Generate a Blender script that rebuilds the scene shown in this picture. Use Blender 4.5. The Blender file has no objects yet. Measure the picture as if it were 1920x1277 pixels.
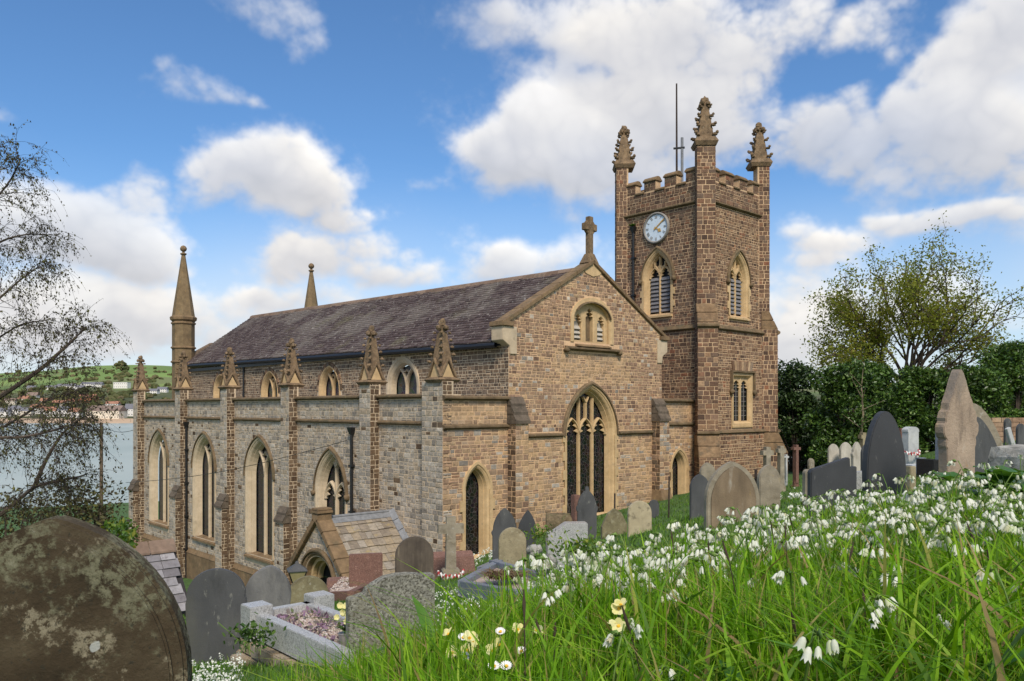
import bpy, bmesh, math, random
import numpy as np
from math import sin, cos, pi, sqrt, atan2, radians, hypot
from mathutils import Vector, Matrix
from mathutils.geometry import tessellate_polygon

SC = bpy.context.scene
COL = SC.collection
RNG = random.Random(11)
NR = np.random.default_rng(5)

# ------------------------------------------------------------------ camera
# the eye is the world origin; it looks level along +Y (rise of the frame = lens shift)
F, CX, HY = 1520.0, 960.0, 765.0          # the photograph's 1920 px wide frame, used for surveying
cam = bpy.data.cameras.new('camera')
camo = bpy.data.objects.new('camera', cam)
COL.objects.link(camo)
camo.rotation_euler = (pi / 2, 0, 0)
cam.sensor_width = 36.0
cam.lens = 36.0 * F / 1920.0
cam.shift_y = (HY - 638.5) / 1920.0
cam.clip_start = 0.05
cam.clip_end = 20000
SC.camera = camo

# ------------------------------------------------------------------ light
SUN_AZ = radians(170)      # clockwise from +Y (the view direction): behind the camera, to its right
SUN_EL = radians(47)
sun = bpy.data.lights.new('sun', 'SUN')
sun.energy = 3.2
sun.angle = radians(12)     # thin cloud over the sun
sun.color = (1.0, 0.90, 0.76)
suno = bpy.data.objects.new('sun', sun)
COL.objects.link(suno)
sd = Vector((sin(SUN_AZ) * cos(SUN_EL), cos(SUN_AZ) * cos(SUN_EL), sin(SUN_EL)))
suno.rotation_euler = sd.to_track_quat('Z', 'Y').to_euler()
SKY_STRENGTH = 0.122
SC.view_settings.view_transform = 'Standard'
SC.view_settings.look = 'None'
SC.view_settings.gamma = 1.0
SC.view_settings.use_curve_mapping = False
SC.view_settings.exposure = 0.22
SC.cycles.use_denoising = True
SC.cycles.max_bounces = 6
SC.cycles.transparent_max_bounces = 8


# ------------------------------------------------------------------ node helper
class NT:
    def __init__(s, tree):
        s.t = tree
        s.n = tree.nodes
        s.l = tree.links

    def put(s, sock, v):
        if v is None:
            return
        if hasattr(v, 'links'):
            s.l.new(v, sock)
        elif isinstance(v, (tuple, list)) and len(v) == 3 and sock.type == 'RGBA':
            sock.default_value = (*v, 1)
        else:
            sock.default_value = v

    def node(s, typ, ins=None, **props):
        n = s.n.new(typ)
        for k, v in props.items():
            setattr(n, k, v)
        for k, v in (ins or {}).items():
            s.put(n.inputs[k], v)
        return n

    def math(s, op, a, b=None, c=None, clamp=False):
        n = s.node('ShaderNodeMath', operation=op, use_clamp=clamp)
        for i, v in enumerate((a, b, c)):
            if v is not None:
                s.put(n.inputs[i], v)
        return n.outputs[0]

    def vec(s, op, a, b=None, scale=None):
        n = s.node('ShaderNodeVectorMath', operation=op)
        s.put(n.inputs[0], a)
        if b is not None:
            s.put(n.inputs[1], b)
        if scale is not None:
            s.put(n.inputs[3], scale)
        return n.outputs['Value'] if op in ('LENGTH', 'DOT_PRODUCT', 'DISTANCE') else n.outputs[0]

    def rng(s, v, a, b, c=0.0, d=1.0, smooth=True):
        n = s.node('ShaderNodeMapRange', interpolation_type='SMOOTHSTEP' if smooth else 'LINEAR')
        for i, q in enumerate((v, a, b, c, d)):
            s.put(n.inputs[i], q)
        return n.outputs[0]

    def mix(s, f, a, b, blend='MIX'):
        n = s.node('ShaderNodeMix', data_type='RGBA', blend_type=blend)
        s.put(n.inputs[0], f)
        s.put(n.inputs[6], a)
        s.put(n.inputs[7], b)
        return n.outputs[2]

    def noise(s, co, scale, detail=4, rough=0.55, **k):
        n = s.node('ShaderNodeTexNoise', {'Scale': scale, 'Detail': detail, 'Roughness': rough}, **k)
        if co is not None:
            s.l.new(co, n.inputs['Vector'])
        return n.outputs[0]

    def ramp(s, f, stops, interp='LINEAR'):
        n = s.node('ShaderNodeValToRGB')
        n.color_ramp.interpolation = interp
        e = n.color_ramp.elements
        while len(e) < len(stops):
            e.new(0.5)
        for q, (p, c) in zip(e, stops):
            q.position = p
            q.color = (*c, 1)
        s.put(n.inputs[0], f)
        return n.outputs[0]


# ------------------------------------------------------------------ sky: clear blue with broken cumulus
world = bpy.data.worlds.new('World')
SC.world = world
world.use_nodes = True


# ------------------------------------------------------------------ clouds: a map of cover and light over the upper sky, made here
def cloud_map(W=5120, H=1280, seed=4):
    """cover and light of a broken cumulus sky; columns = azimuth (clockwise, centre = +Y), rows = elevation 0..90 degrees"""
    rg = np.random.default_rng(seed)
    H2 = H * 2                                  # padded so that the spectrum may wrap

    def field(lo, hi, beta):
        q = 4 if hi * 2.2 < W / 8 else 1        # soft fields are made small and enlarged
        w_, h_ = W // q, H2 // q
        fx = np.fft.rfftfreq(w_) * w_           # cycles round the horizon
        fy = np.fft.fftfreq(h_) * h_ * 2.0      # vertically, on the padded 180 degrees
        K = np.hypot(fx[None, :], fy[:, None] * .80)
        K[0, 0] = 1
        amp = (K ** (-beta) * (K > lo) * np.exp(-(K / hi) ** 2)).astype(np.float32)
        f = np.fft.irfft2(np.fft.rfft2(rg.standard_normal((h_, w_), dtype=np.float32)) * amp, s=(h_, w_)).astype(np.float32)
        f /= f.std()
        if q > 1:
            for ax in (0, 1):
                g = np.roll(f, -1, ax)
                f = np.stack([f + (g - f) * (k / q) for k in range(q)], ax + 1).reshape((f.shape[0] * q, f.shape[1]) if ax == 0 else (f.shape[0], f.shape[1] * q))
        return np.ascontiguousarray(f[:H])
    big = field(7, 400, 1.75)
    lowmid = field(9, 60, 1.5)
    wx, wy = field(14, 120, 1.6), field(14, 120, 1.6)
    bil = [np.minimum(np.abs(field(a * .7, a * 1.4, .5)), 1.6) for a in (38, 80, 170)]
    billow = bil[0] * .5 + bil[1] * .32 + bil[2] * .18
    fine = field(180, 2500, 1.45)
    az = ((np.arange(W) + .5) / W - .5) * 2 * pi
    el = (np.arange(H) + .5) / H * pi / 2
    AZ, EL = np.meshgrid(az.astype(np.float32), el.astype(np.float32))
    A2, E2 = AZ + .016 * wx, EL + .011 * wy
    blobs = [  # where the clouds stand: survey pixel, half width, half height, weight
        (1170, 140, 170, 90, .80), (1320, 230, 260, 120, 1.05), (1100, 50, 190, 50, .62), (1500, 250, 180, 90, 1.15), (1600, 260, 100, 80, 1.0), (1680, 240, 60, 50, .7),
        (1400, 70, 300, 80, .95), (1700, 85, 130, 80, .9), (1270, 30, 200, 60, .9), (1890, 60, 80, 90, 1.0), (1830, 250, 170, 120, 1.0), (1740, 190, 90, 70, .95), (1890, 320, 90, 70, .95),
        (1045, 232, 62, 54, 2.1), (1000, 290, 84, 50, 1.6), (1085, 310, 105, 60, 1.5), (1180, 330, 110, 70, .95), (935, 325, 60, 28, .7),
        (180, 440, 130, 62, 1.4), (80, 400, 150, 66, 1.2), (265, 490, 80, 40, 1.15), (500, 355, 140, 42, 1.1), (580, 335, 80, 60, 1.3), (640, 390, 80, 44, 1.15), (420, 375, 70, 30, .8),
        (240, 352, 150, 40, .82), (285, 320, 36, 26, .75), (185, 285, 40, 20, .6), (690, 455, 100, 50, 1.15), (640, 500, 150, 46, 1.1), (765, 525, 54, 38, 1.25), (590, 470, 60, 26, .6),
        (930, 500, 85, 34, 1.2), (850, 520, 60, 22, .6), (1040, 485, 80, 36, 1.0), (300, 590, 280, 64, 1.0), (430, 640, 200, 40, .85), (150, 660, 200, 40, .8), (600, 570, 190, 32, .95), (520, 560, 40, 24, .95), (275, 585, 40, 24, 1.0), (90, 600, 170, 60, .75),
        (275, 150, 36, 24, .46), (325, 188, 70, 30, .46), (440, 205, 28, 24, .52), (390, 212, 70, 18, .46), (480, 8, 80, 30, .36), (535, 52, 42, 30, .38), (575, 90, 22, 20, .36),
        (1525, 470, 100, 36, 1.2), (1500, 510, 90, 30, .9), (1690, 410, 60, 24, .9), (1790, 425, 130, 34, 1.1), (1890, 440, 90, 46, .9), (1480, 600, 110, 90, 1.0), (1640, 395, 40, 16, .7),
        (1720, 590, 320, 40, .7), (15, 208, 34, 24, .6), (20, 260, 20, 20, .5), (1110, 400, 80, 40, .6), (1090, 540, 70, 30, .7), (1440, 320, 110, 34, .6), (800, 312, 40, 16, .55), (880, 80, 30, 20, .45), (920, 20, 60, 30, .6)]
    tot = np.zeros_like(AZ)
    hs, ws = np.zeros_like(AZ), np.full_like(AZ, 1e-4)
    for (px, py, rx, ry, w) in blobs:
        x, z = (px - CX) / F, (HY - py) / F
        a0, e0 = atan2(x, 1), atan2(z, hypot(x, 1))
        dx, dy = (A2 - a0) * cos(a0) ** -1 * F * (1.0) / rx, (E2 - e0) * F * hypot(x, 1) / ry
        # flat-bottomed: the lower half of a cloud is shallower than its top
        q = dx * dx * .9 + np.where(dy < 0, dy * 1.25, dy * .92) ** 2
        b = w * np.exp(-.62 * q)
        tot = np.maximum(tot, b) + .22 * np.minimum(tot, b)
        b4 = b ** 3
        hs += b4 * np.clip(.52 + .26 * dy + .10 * dx + .16 * (w - .9), 0, 1.15)
        ws += b4
    for (px, py, rx, ry, w) in [(1590, 120, 60, 30, .85), (1510, 80, 26, 34, .5), (1665, 180, 24, 45, .35), (1075, 135, 85, 42, .42), (1150, 118, 36, 18, .3), (1740, 20, 40, 34, .6), (1000, 70, 40, 30, .3)]:
        x, z = (px - CX) / F, (HY - py) / F
        a0, e0 = atan2(x, 1), atan2(z, hypot(x, 1))
        q = ((A2 - a0) * F / rx / cos(a0)) ** 2 + ((E2 - e0) * F * hypot(x, 1) / ry) ** 2
        tot -= w * np.exp(-.6 * q)
    far = np.clip((np.hypot(AZ, (EL - .27) * 1.6) - .80) / .35, 0, 1)
    lowf = field(2.5, 14, 1.2)
    tot = np.maximum(tot, far * np.clip(.45 + .5 * lowf, 0, 1.15))
    hs = (hs + .6 * 1e-4) / ws
    S = tot * .93 + .27 * big * np.clip(.2 + tot, 0, .85) + .30 * (billow - .72) * np.clip(tot * 1.2, 0, 1) + .035 * fine
    dens = np.clip((S - .42) / .6, 0, 1.5).astype(np.float32)
    alpha = np.clip((S - .24) / .68, 0, 1)
    alpha = alpha * alpha * (3 - 2 * alpha) * np.clip(.90 + .07 * lowmid, .70, 1) * np.clip(.28 + .80 * tot, .2, 1)
    veil = np.exp(-((EL - .06) / .11) ** 2) * np.clip(.38 + .16 * lowmid, 0, .75)
    # light that reaches each place through the cloud above and to the right of it
    sh = np.zeros_like(dens)
    step = W / (2 * pi) / 1000.0
    for k, d in enumerate((5, 12, 22, 36, 54)):
        ox, oy = int(round(d * .35 * step)), int(round(d * .95 * step))
        r = np.roll(dens, -ox, 1)
        r[:-oy] = r[oy:]
        sh += r * (.8, .9, .9, .8, .7)[k]
    grad = np.clip(np.exp(-.30 * sh), 0, 1)
    light = 1.0 * (hs - .5) + .52 * grad + .22 + .16 * (billow - .72) + .085 * big
    light = np.clip(light, 0, 1)
    light = light * alpha / (alpha + veil * (1 - alpha) + 1e-5) + .62 * (1 - alpha / (alpha + veil * (1 - alpha) + 1e-5))
    alpha = alpha + veil * (1 - alpha)
    return alpha, light


SKY_TINT = (0.60, 0.85, 1.06)


def build_sky():
    W, H = 5120, 1280
    alpha, light = cloud_map(W, H)
    px = np.ones((H, W, 4), np.float32)
    px[..., 0], px[..., 1], px[..., 2] = alpha, light, 0
    im = bpy.data.images.new('cloud_cover', W, H, alpha=False, float_buffer=False)
    im.colorspace_settings.name = 'Non-Color'
    im.pixels.foreach_set(px.ravel())
    im.pack()
    w = NT(world.node_tree)
    for n in list(w.n):
        w.n.remove(n)
    out = w.node('ShaderNodeOutputWorld')
    bgn = w.node('ShaderNodeBackground')
    sky = w.node('ShaderNodeTexSky', sky_type='NISHITA', sun_disc=False, sun_elevation=SUN_EL, sun_rotation=SUN_AZ,
                 altitude=30, air_density=1.0, dust_density=0.6, ozone_density=2.2)
    tc = w.node('ShaderNodeTexCoord')
    sep = w.node('ShaderNodeSeparateXYZ', {0: tc.outputs['Generated']})
    x, y, z = sep.outputs
    u = w.math('ADD', w.math('MULTIPLY', w.math('ARCTAN2', x, y), 1 / (2 * pi)), .5)
    v = w.math('MULTIPLY', w.math('ARCSINE', w.math('MAXIMUM', z, 0.0)), 2 / pi)
    uv = w.node('ShaderNodeCombineXYZ', {0: u, 1: v})
    tx = w.node('ShaderNodeTexImage', {0: uv.outputs[0]}, image=im, extension='EXTEND', interpolation='Cubic')
    rgb = w.node('ShaderNodeSeparateColor', {0: tx.outputs[0]})
    cc = w.ramp(rgb.outputs[1], CLOUD_RAMP)
    milk = w.rng(z, 0.30, 0.0, 0.0, 0.45)          # pale air towards the horizon
    skyc = w.mix(1.0, sky.outputs[0], SKY_TINT, 'MULTIPLY')
    skyc = w.mix(milk, skyc, (4.6, 5.6, 6.9))
    col = w.mix(w.math('MULTIPLY', rgb.outputs[0], w.rng(z, -.01, .0)), skyc, cc)
    w.l.new(col, bgn.inputs[0])
    bgn.inputs[1].default_value = SKY_STRENGTH
    w.l.new(bgn.outputs[0], out.inputs[0])


CLOUD_RAMP = [(0.0, (3.5, 3.6, 3.9)), (0.4, (5.2, 5.15, 5.25)), (0.7, (6.7, 6.5, 6.25)), (1.0, (7.9, 7.65, 7.3))]
build_sky()


# ------------------------------------------------------------------ materials
def new_mat(name):
    m = bpy.data.materials.new(name)
    m.use_nodes = True
    t = NT(m.node_tree)
    for n in list(t.n):
        t.n.remove(n)
    out = t.node('ShaderNodeOutputMaterial')
    p = t.node('ShaderNodeBsdfPrincipled')
    t.l.new(p.outputs[0], out.inputs[0])
    return m, t, p, out


def island(t):
    g = t.node('ShaderNodeNewGeometry')
    o = t.node('ShaderNodeObjectInfo')
    return t.math('FRACT', t.math('ADD', g.outputs['Random Per Island'], o.outputs['Random'])), g.outputs['Position']


def stone(name, cols, var=0.35, nscale=9.0, layers=(), bump=0.25, bscale=40.0, rough=0.88, per_piece=True, spec=0.25,
          vstretch=1.0):
    """cols: list of (position, colour) picked per piece; layers: (colour, scale, lo, hi, amount)"""
    if any(k in name for k in ('rubble', 'mortar', 'dressed', 'coping', 'moulding', 'crocket', 'spire', 'weathered')):
        k_ = (1.06, .965, .88)
        if name == 'grey_rubble':
            k_ = (1.15, 1.115, 1.06)
        elif name == 'mortar':
            k_ = (1.08, 1.04, .99)
        elif 'dressed' in name or 'coping' in name:
            k_ = (1.03, .985, .93)
        elif 'gable' in name or 'cream' in name:
            k_ = (1.10, .965, .905)
        elif 'tower_rubble' in name or 'warm_rubble' in name:
            k_ = (1.02, .885, .83)
        cols = [(a, (c[0] * k_[0], c[1] * k_[1], c[2] * k_[2])) for a, c in cols]      # the local stone is warm
    if 'rubble' in name:
        layers = list(layers) + [((.045, .034, .025), 13, .60, .68, .65), ((.09, .07, .05), 1.1, .55, .74, .40, .22)]
    m, t, p, out = new_mat(name)
    r, pos = island(t)
    if per_piece and len(cols) > 1:
        c = t.ramp(r, cols)
    elif len(cols) > 1:
        c = t.ramp(t.noise(pos, nscale * 0.35, 5, 0.6), [(0.3 + 0.4 * a, b) for a, b in cols])
    else:
        c = t.mix(0, cols[0][1], cols[0][1])
    co = pos if vstretch == 1 else t.vec('MULTIPLY', pos, (1, 1, vstretch))
    v = t.noise(co, nscale, 6, 0.65)
    c = t.mix(1.0, c, t.ramp(v, [(0.25, (1 - var,) * 3), (0.75, (1 + var,) * 3)]), 'MULTIPLY')
    for (lc, ls, lo, hi, am, *st) in layers:
        lco = t.vec('MULTIPLY', pos, (1, 1, st[0])) if st else co
        f = t.math('MULTIPLY', t.rng(t.noise(t.vec('ADD', lco, (ls, lo * 9, 3.1)), ls, 6, 0.65), lo, hi), am)
        c = t.mix(f, c, lc)
    t.l.new(c, p.inputs['Base Color'])
    p.inputs['Roughness'].default_value = rough
    p.inputs['Specular IOR Level'].default_value = spec
    b = t.node('ShaderNodeBump', {'Strength': bump, 'Distance': 0.02})
    t.l.new(t.noise(pos, bscale, 6, 0.7), b.inputs['Height'])
    t.l.new(b.outputs[0], p.inputs['Normal'])
    return m


def plain(name, c, rough=0.5, metal=0.0, spec=0.5, var=0.2, nscale=12, bump=0.0):
    m, t, p, out = new_mat(name)
    g = t.node('ShaderNodeNewGeometry')
    v = t.noise(g.outputs['Position'], nscale, 5, 0.6)
    t.l.new(t.mix(1.0, c, t.ramp(v, [(0.25, (1 - var,) * 3), (0.75, (1 + var,) * 3)]), 'MULTIPLY'), p.inputs['Base Color'])
    p.inputs['Roughness'].default_value = rough
    p.inputs['Metallic'].default_value = metal
    p.inputs['Specular IOR Level'].default_value = spec
    if bump:
        b = t.node('ShaderNodeBump', {'Strength': bump, 'Distance': 0.01})
        t.l.new(t.noise(g.outputs['Position'], nscale * 4, 5), b.inputs['Height'])
        t.l.new(b.outputs[0], p.inputs['Normal'])
    return m


def leaf(name, cols, trans=0.35, rough=0.5, spec=0.3, var=0.25, nscale=1.5):
    m, t, p, out = new_mat(name)
    r, pos = island(t)
    c = t.ramp(r, cols)
    v = t.noise(pos, nscale, 4)
    c = t.mix(1.0, c, t.ramp(v, [(0.3, (1 - var,) * 3), (0.7, (1 + var,) * 3)]), 'MULTIPLY')
    t.l.new(c, p.inputs['Base Color'])
    p.inputs['Roughness'].default_value = rough
    p.inputs['Specular IOR Level'].default_value = spec
    tr = t.node('ShaderNodeBsdfTranslucent')
    t.l.new(t.mix(1.0, c, (1.25, 1.2, 0.6), 'MULTIPLY'), tr.inputs[0])
    mx = t.node('ShaderNodeMixShader', {0: trans})
    t.l.new(p.outputs[0], mx.inputs[1])
    t.l.new(tr.outputs[0], mx.inputs[2])
    t.l.new(mx.outputs[0], out.inputs[0])
    return m


M = {}
M['mortar'] = stone('mortar', [(0, (.56, .46, .335))], .25, 6, [((.22, .19, .15), 1.2, .5, .75, .5)], .3, 60, .95)
M['mortar_gable'] = stone('mortar_gable', [(0, (.60, .46, .29))], .25, 6, [((.26, .21, .15), .7, .5, .72, .6)], .3, 60, .95)
M['mortar_tower'] = stone('mortar_tower', [(0, (.55, .42, .28))], .25, 6, [((.2, .16, .12), .8, .5, .72, .5)], .3, 60, .95)
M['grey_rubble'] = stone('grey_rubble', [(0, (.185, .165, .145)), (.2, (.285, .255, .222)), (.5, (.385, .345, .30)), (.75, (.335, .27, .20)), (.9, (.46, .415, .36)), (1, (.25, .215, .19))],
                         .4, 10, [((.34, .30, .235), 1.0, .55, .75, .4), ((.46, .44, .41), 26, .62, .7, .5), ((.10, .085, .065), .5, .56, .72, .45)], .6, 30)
M['brown_shade_rubble'] = stone('brown_shade_rubble', [(0, (.065, .045, .030)), (.3, (.11, .076, .05)), (.6, (.15, .11, .072)), (.8, (.11, .088, .068)), (1, (.18, .135, .092))],
                          .4, 10, [((.3, .24, .17), 22, .62, .72, .4)], .6, 30)  # brown stone; on buttress flanks its dark tone paints in shade and dirt
M['gable_rubble'] = stone('gable_rubble', [(0, (.15, .105, .075)), (.25, (.25, .178, .122)), (.5, (.31, .225, .155)), (.7, (.215, .155, .11)), (.88, (.38, .285, .19)), (1, (.26, .16, .10))],
                          .4, 10, [((.40, .37, .32), 24, .6, .7, .5), ((.36, .28, .185), .8, .5, .7, .45)], .42, 30)
M['cream_rubble'] = stone('cream_rubble', [(0, (.24, .185, .125)), (.3, (.37, .28, .17)), (.55, (.46, .35, .205)), (.75, (.32, .26, .19)), (.9, (.50, .39, .24)), (1, (.28, .205, .135))],
                          .35, 10, [((.5, .45, .36), 24, .62, .72, .4), ((.24, .21, .175), .7, .52, .7, .4)], .6, 30)
M['tower_rubble'] = stone('tower_rubble', [(0, (.075, .053, .04)), (.25, (.135, .09, .062)), (.5, (.18, .122, .083)), (.7, (.14, .11, .085)), (.85, (.22, .155, .1)), (.95, (.20, .10, .06)), (1, (.25, .19, .135))],
                          .4, 10, [((.34, .3, .26), 26, .62, .7, .55)], .45, 30)
M['warm_rubble'] = stone('warm_rubble', [(0, (.13, .085, .055)), (.25, (.20, .135, .085)), (.5, (.26, .18, .11)), (.7, (.19, .14, .1)), (.85, (.32, .235, .15)), (.95, (.25, .125, .07)), (1, (.36, .275, .175))],
                         .4, 10, [((.34, .3, .26), 26, .63, .7, .5)], .6, 30)
M['clerestory_rubble'] = stone('clerestory_rubble', [(0, (.085, .068, .055)), (.3, (.15, .112, .08)), (.6, (.22, .165, .115)), (.8, (.17, .14, .115)), (1, (.29, .215, .145))],
                               .4, 10, [((.36, .32, .27), 26, .63, .7, .5)], .6, 30)
M['dressed_warm'] = stone('dressed_warm', [(0, (.47, .34, .185)), (1, (.58, .43, .25))], .18, 5, [((.27, .205, .13), 3.2, .56, .75, .6)], .15, 50, .85, False)
M['dressed_pale'] = stone('dressed_pale', [(0, (.45, .37, .26)), (1, (.56, .47, .35))], .15, 5, [((.3, .24, .17), 3.0, .58, .76, .6)], .15, 50, .85, False)
M['moulding'] = stone('moulding', [(0, (.105, .080, .050)), (1, (.19, .145, .09))], .3, 6, [((.10, .09, .055), 2.5, .5, .68, .7), ((.33, .27, .10), 9, .6, .7, .5), ((.4, .38, .33), 20, .63, .7, .5)], .35, 40, .9, False)
M['coping'] = stone('coping', [(0, (.15, .105, .062)), (1, (.245, .17, .10))], .3, 5, [((.12, .10, .06), 2.2, .5, .7, .65), ((.38, .29, .09), 8, .6, .7, .5)], .35, 40, .9, False)
M['weathered_block'] = stone('weathered_block', [(0, (.15, .105, .065)), (1, (.25, .18, .11))], .35, 7, [((.10, .08, .055), 4, .5, .68, .6), ((.34, .25, .12), 6, .6, .7, .5)], .5, 30, .92, False)
M['set_off_stone'] = stone('set_off_stone', [(0, (.085, .066, .050)), (1, (.16, .125, .092))], .35, 7, [((.06, .052, .036), 4, .5, .68, .6), ((.26, .22, .15), 9, .6, .7, .5)], .5, 30, .92, False)
M['crocket_stone'] = stone('crocket_stone', [(0, (.115, .086, .058)), (1, (.24, .18, .115))], .4, 9, [((.09, .07, .045), 6, .5, .66, .6), ((.42, .38, .3), 18, .6, .7, .6), ((.36, .22, .06), 8, .62, .7, .5)], .6, 25, .95, False)
M['pale_crocket_stone'] = stone('pale_crocket_stone', [(0, (.30, .255, .17)), (1, (.48, .42, .3))], .4, 9, [((.15, .13, .085), 6, .52, .66, .6), ((.55, .53, .47), 18, .6, .7, .6), ((.40, .28, .09), 8, .62, .7, .5)], .6, 25, .95, False)
M['spire_stone'] = stone('spire_stone', [(0, (.15, .115, .07)), (1, (.225, .175, .105))], .3, 5, [((.42, .25, .06), 5, .62, .7, .7), ((.12, .1, .06), 2, .5, .7, .5)], .3, 30, .95, False)
M['slate_underlay'] = plain('slate_underlay', (.03, .026, .026), .9)
M['roof_slate'] = stone('roof_slate', [(0, (.054, .037, .036)), (.4, (.076, .054, .051)), (.7, (.092, .068, .063)), (1, (.118, .091, .084))], .3, 4,
                        [((.20, .175, .150), .40, .47, .62, .55), ((.44, .41, .37), 8, .59, .65, .65), ((.20, .19, .10), .6, .56, .7, .35)], .3, 30, .78, True, .15)
M['ridge_tile'] = stone('ridge_tile', [(0, (.16, .105, .075)), (1, (.24, .17, .125))], .3, 5, [((.1, .09, .07), 3, .5, .7, .5)], .2, 30, .9)
M['stone_slate'] = stone('stone_slate', [(0, (.19, .155, .12)), (.3, (.27, .225, .175)), (.55, (.31, .245, .165)), (.75, (.27, .24, .205)), (1, (.36, .30, .225))], .35, 6,
                         [((.16, .13, .09), 4, .55, .7, .6), ((.42, .31, .1), 2.4, .56, .7, .5)], .35, 25, .8, True, .25, 4.0)
M['blue_slate'] = stone('blue_slate', [(0, (.13, .12, .125)), (.4, (.20, .185, .19)), (.75, (.27, .255, .26)), (1, (.34, .32, .32))], .25, 7, [((.10, .085, .08), 5, .56, .7, .6)], .3, 30, .5)
M['lead'] = plain('lead', (.20, .205, .215), .5, 0, .5, .3, 8)
M['glass_leaded'] = None
M['iron'] = plain('iron', (.012, .012, .013), .45, 0, .5, .4, 20)
M['rusty_iron'] = plain('rusty_iron', (.05, .035, .028), .8, 0, .3, .5, 20)
M['louvre'] = plain('louvre', (.17, .165, .17), .7, 0, .3, .3, 14)
M['louvre_pale'] = plain('louvre_pale', (.42, .38, .32), .8, 0, .3, .2, 10)
M['dark'] = plain('dark', (.006, .006, .007), .9)
M['clock_blue'] = plain('clock_blue', (.62, .71, .80), .4, 0, .4, .1, 6)
M['gold'] = plain('gold', (.62, .36, .09), .45, .3, .5, .2, 30)
M['clock_grey'] = plain('clock_grey', (.25, .235, .215), .5, 0, .4, .2, 30)
M['white_paint'] = plain('white_paint', (.72, .70, .66), .5)


def glass_mat(name, lead_scale, lead_c, base, lw=0.06):
    m, t, p, out = new_mat(name)
    tc = t.node('ShaderNodeTexCoord')
    vo = t.node('ShaderNodeTexVoronoi', {'Scale': lead_scale}, feature='DISTANCE_TO_EDGE')
    t.l.new(tc.outputs['Object'], vo.inputs['Vector'])
    v2 = t.node('ShaderNodeTexVoronoi', {'Scale': lead_scale})
    t.l.new(tc.outputs['Object'], v2.inputs['Vector'])
    f = t.rng(vo.outputs['Distance'], lw * .6, lw, 1.0, 0.0)
    gc = t.mix(0.5, base, t.mix(1.0, v2.outputs['Color'], tuple(q * 1.6 for q in base), 'MULTIPLY'))
    t.l.new(t.mix(f, gc, lead_c), p.inputs['Base Color'])
    t.l.new(t.math('ADD', t.math('MULTIPLY', f, .5), .12), p.inputs['Roughness'])
    p.inputs['Specular IOR Level'].default_value = 0.35
    b = t.node('ShaderNodeBump', {'Strength': .5, 'Distance': .01})
    t.l.new(t.math('ADD', f, t.math('MULTIPLY', v2.outputs['Color'], .5)), b.inputs['Height'])
    t.l.new(b.outputs[0], p.inputs['Normal'])
    return m


M['glass_leaded'] = glass_mat('glass_leaded', 8.0, (.085, .075, .066), (.014, .013, .013), .045)
M['glass_plain'] = glass_mat('glass_plain', 9.0, (.035, .035, .035), (.02, .02, .021), .05)
M['glass_grey'] = glass_mat('glass_grey', 5.0, (.08, .08, .08), (.055, .058, .058), .05)


# ------------------------------------------------------------------ object helpers
def tag(o, label=None, cat=None, group=None, kind=None):
    if label:
        o['label'] = label
    if cat:
        o['category'] = cat
    if group:
        o['group'] = group
    if kind:
        o['kind'] = kind
    return o


def empty(name, loc=(0, 0, 0), rz=0.0, label=None, cat=None, group=None):
    o = bpy.data.objects.new(name, None)
    COL.objects.link(o)
    o.location = loc
    o.rotation_euler = (0, 0, rz)
    o.empty_display_size = .2
    return tag(o, label, cat, group)


def link(name, me, parent=None):
    o = bpy.data.objects.new(name, me)
    COL.objects.link(o)
    if parent is not None:
        o.parent = parent
    return o


class Fr:
    """a local frame: s along, d outward, z up"""
    def __init__(s, o, sx, dx, up=(0, 0, 1)):
        s.o, s.s, s.d, s.u = Vector(o), Vector(sx).normalized(), Vector(dx).normalized(), Vector(up).normalized()

    def p(s, a, z, d):
        return s.o + s.s * a + s.u * z + s.d * d


WORLD = Fr((0, 0, 0), (1, 0, 0), (0, 1, 0))


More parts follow.
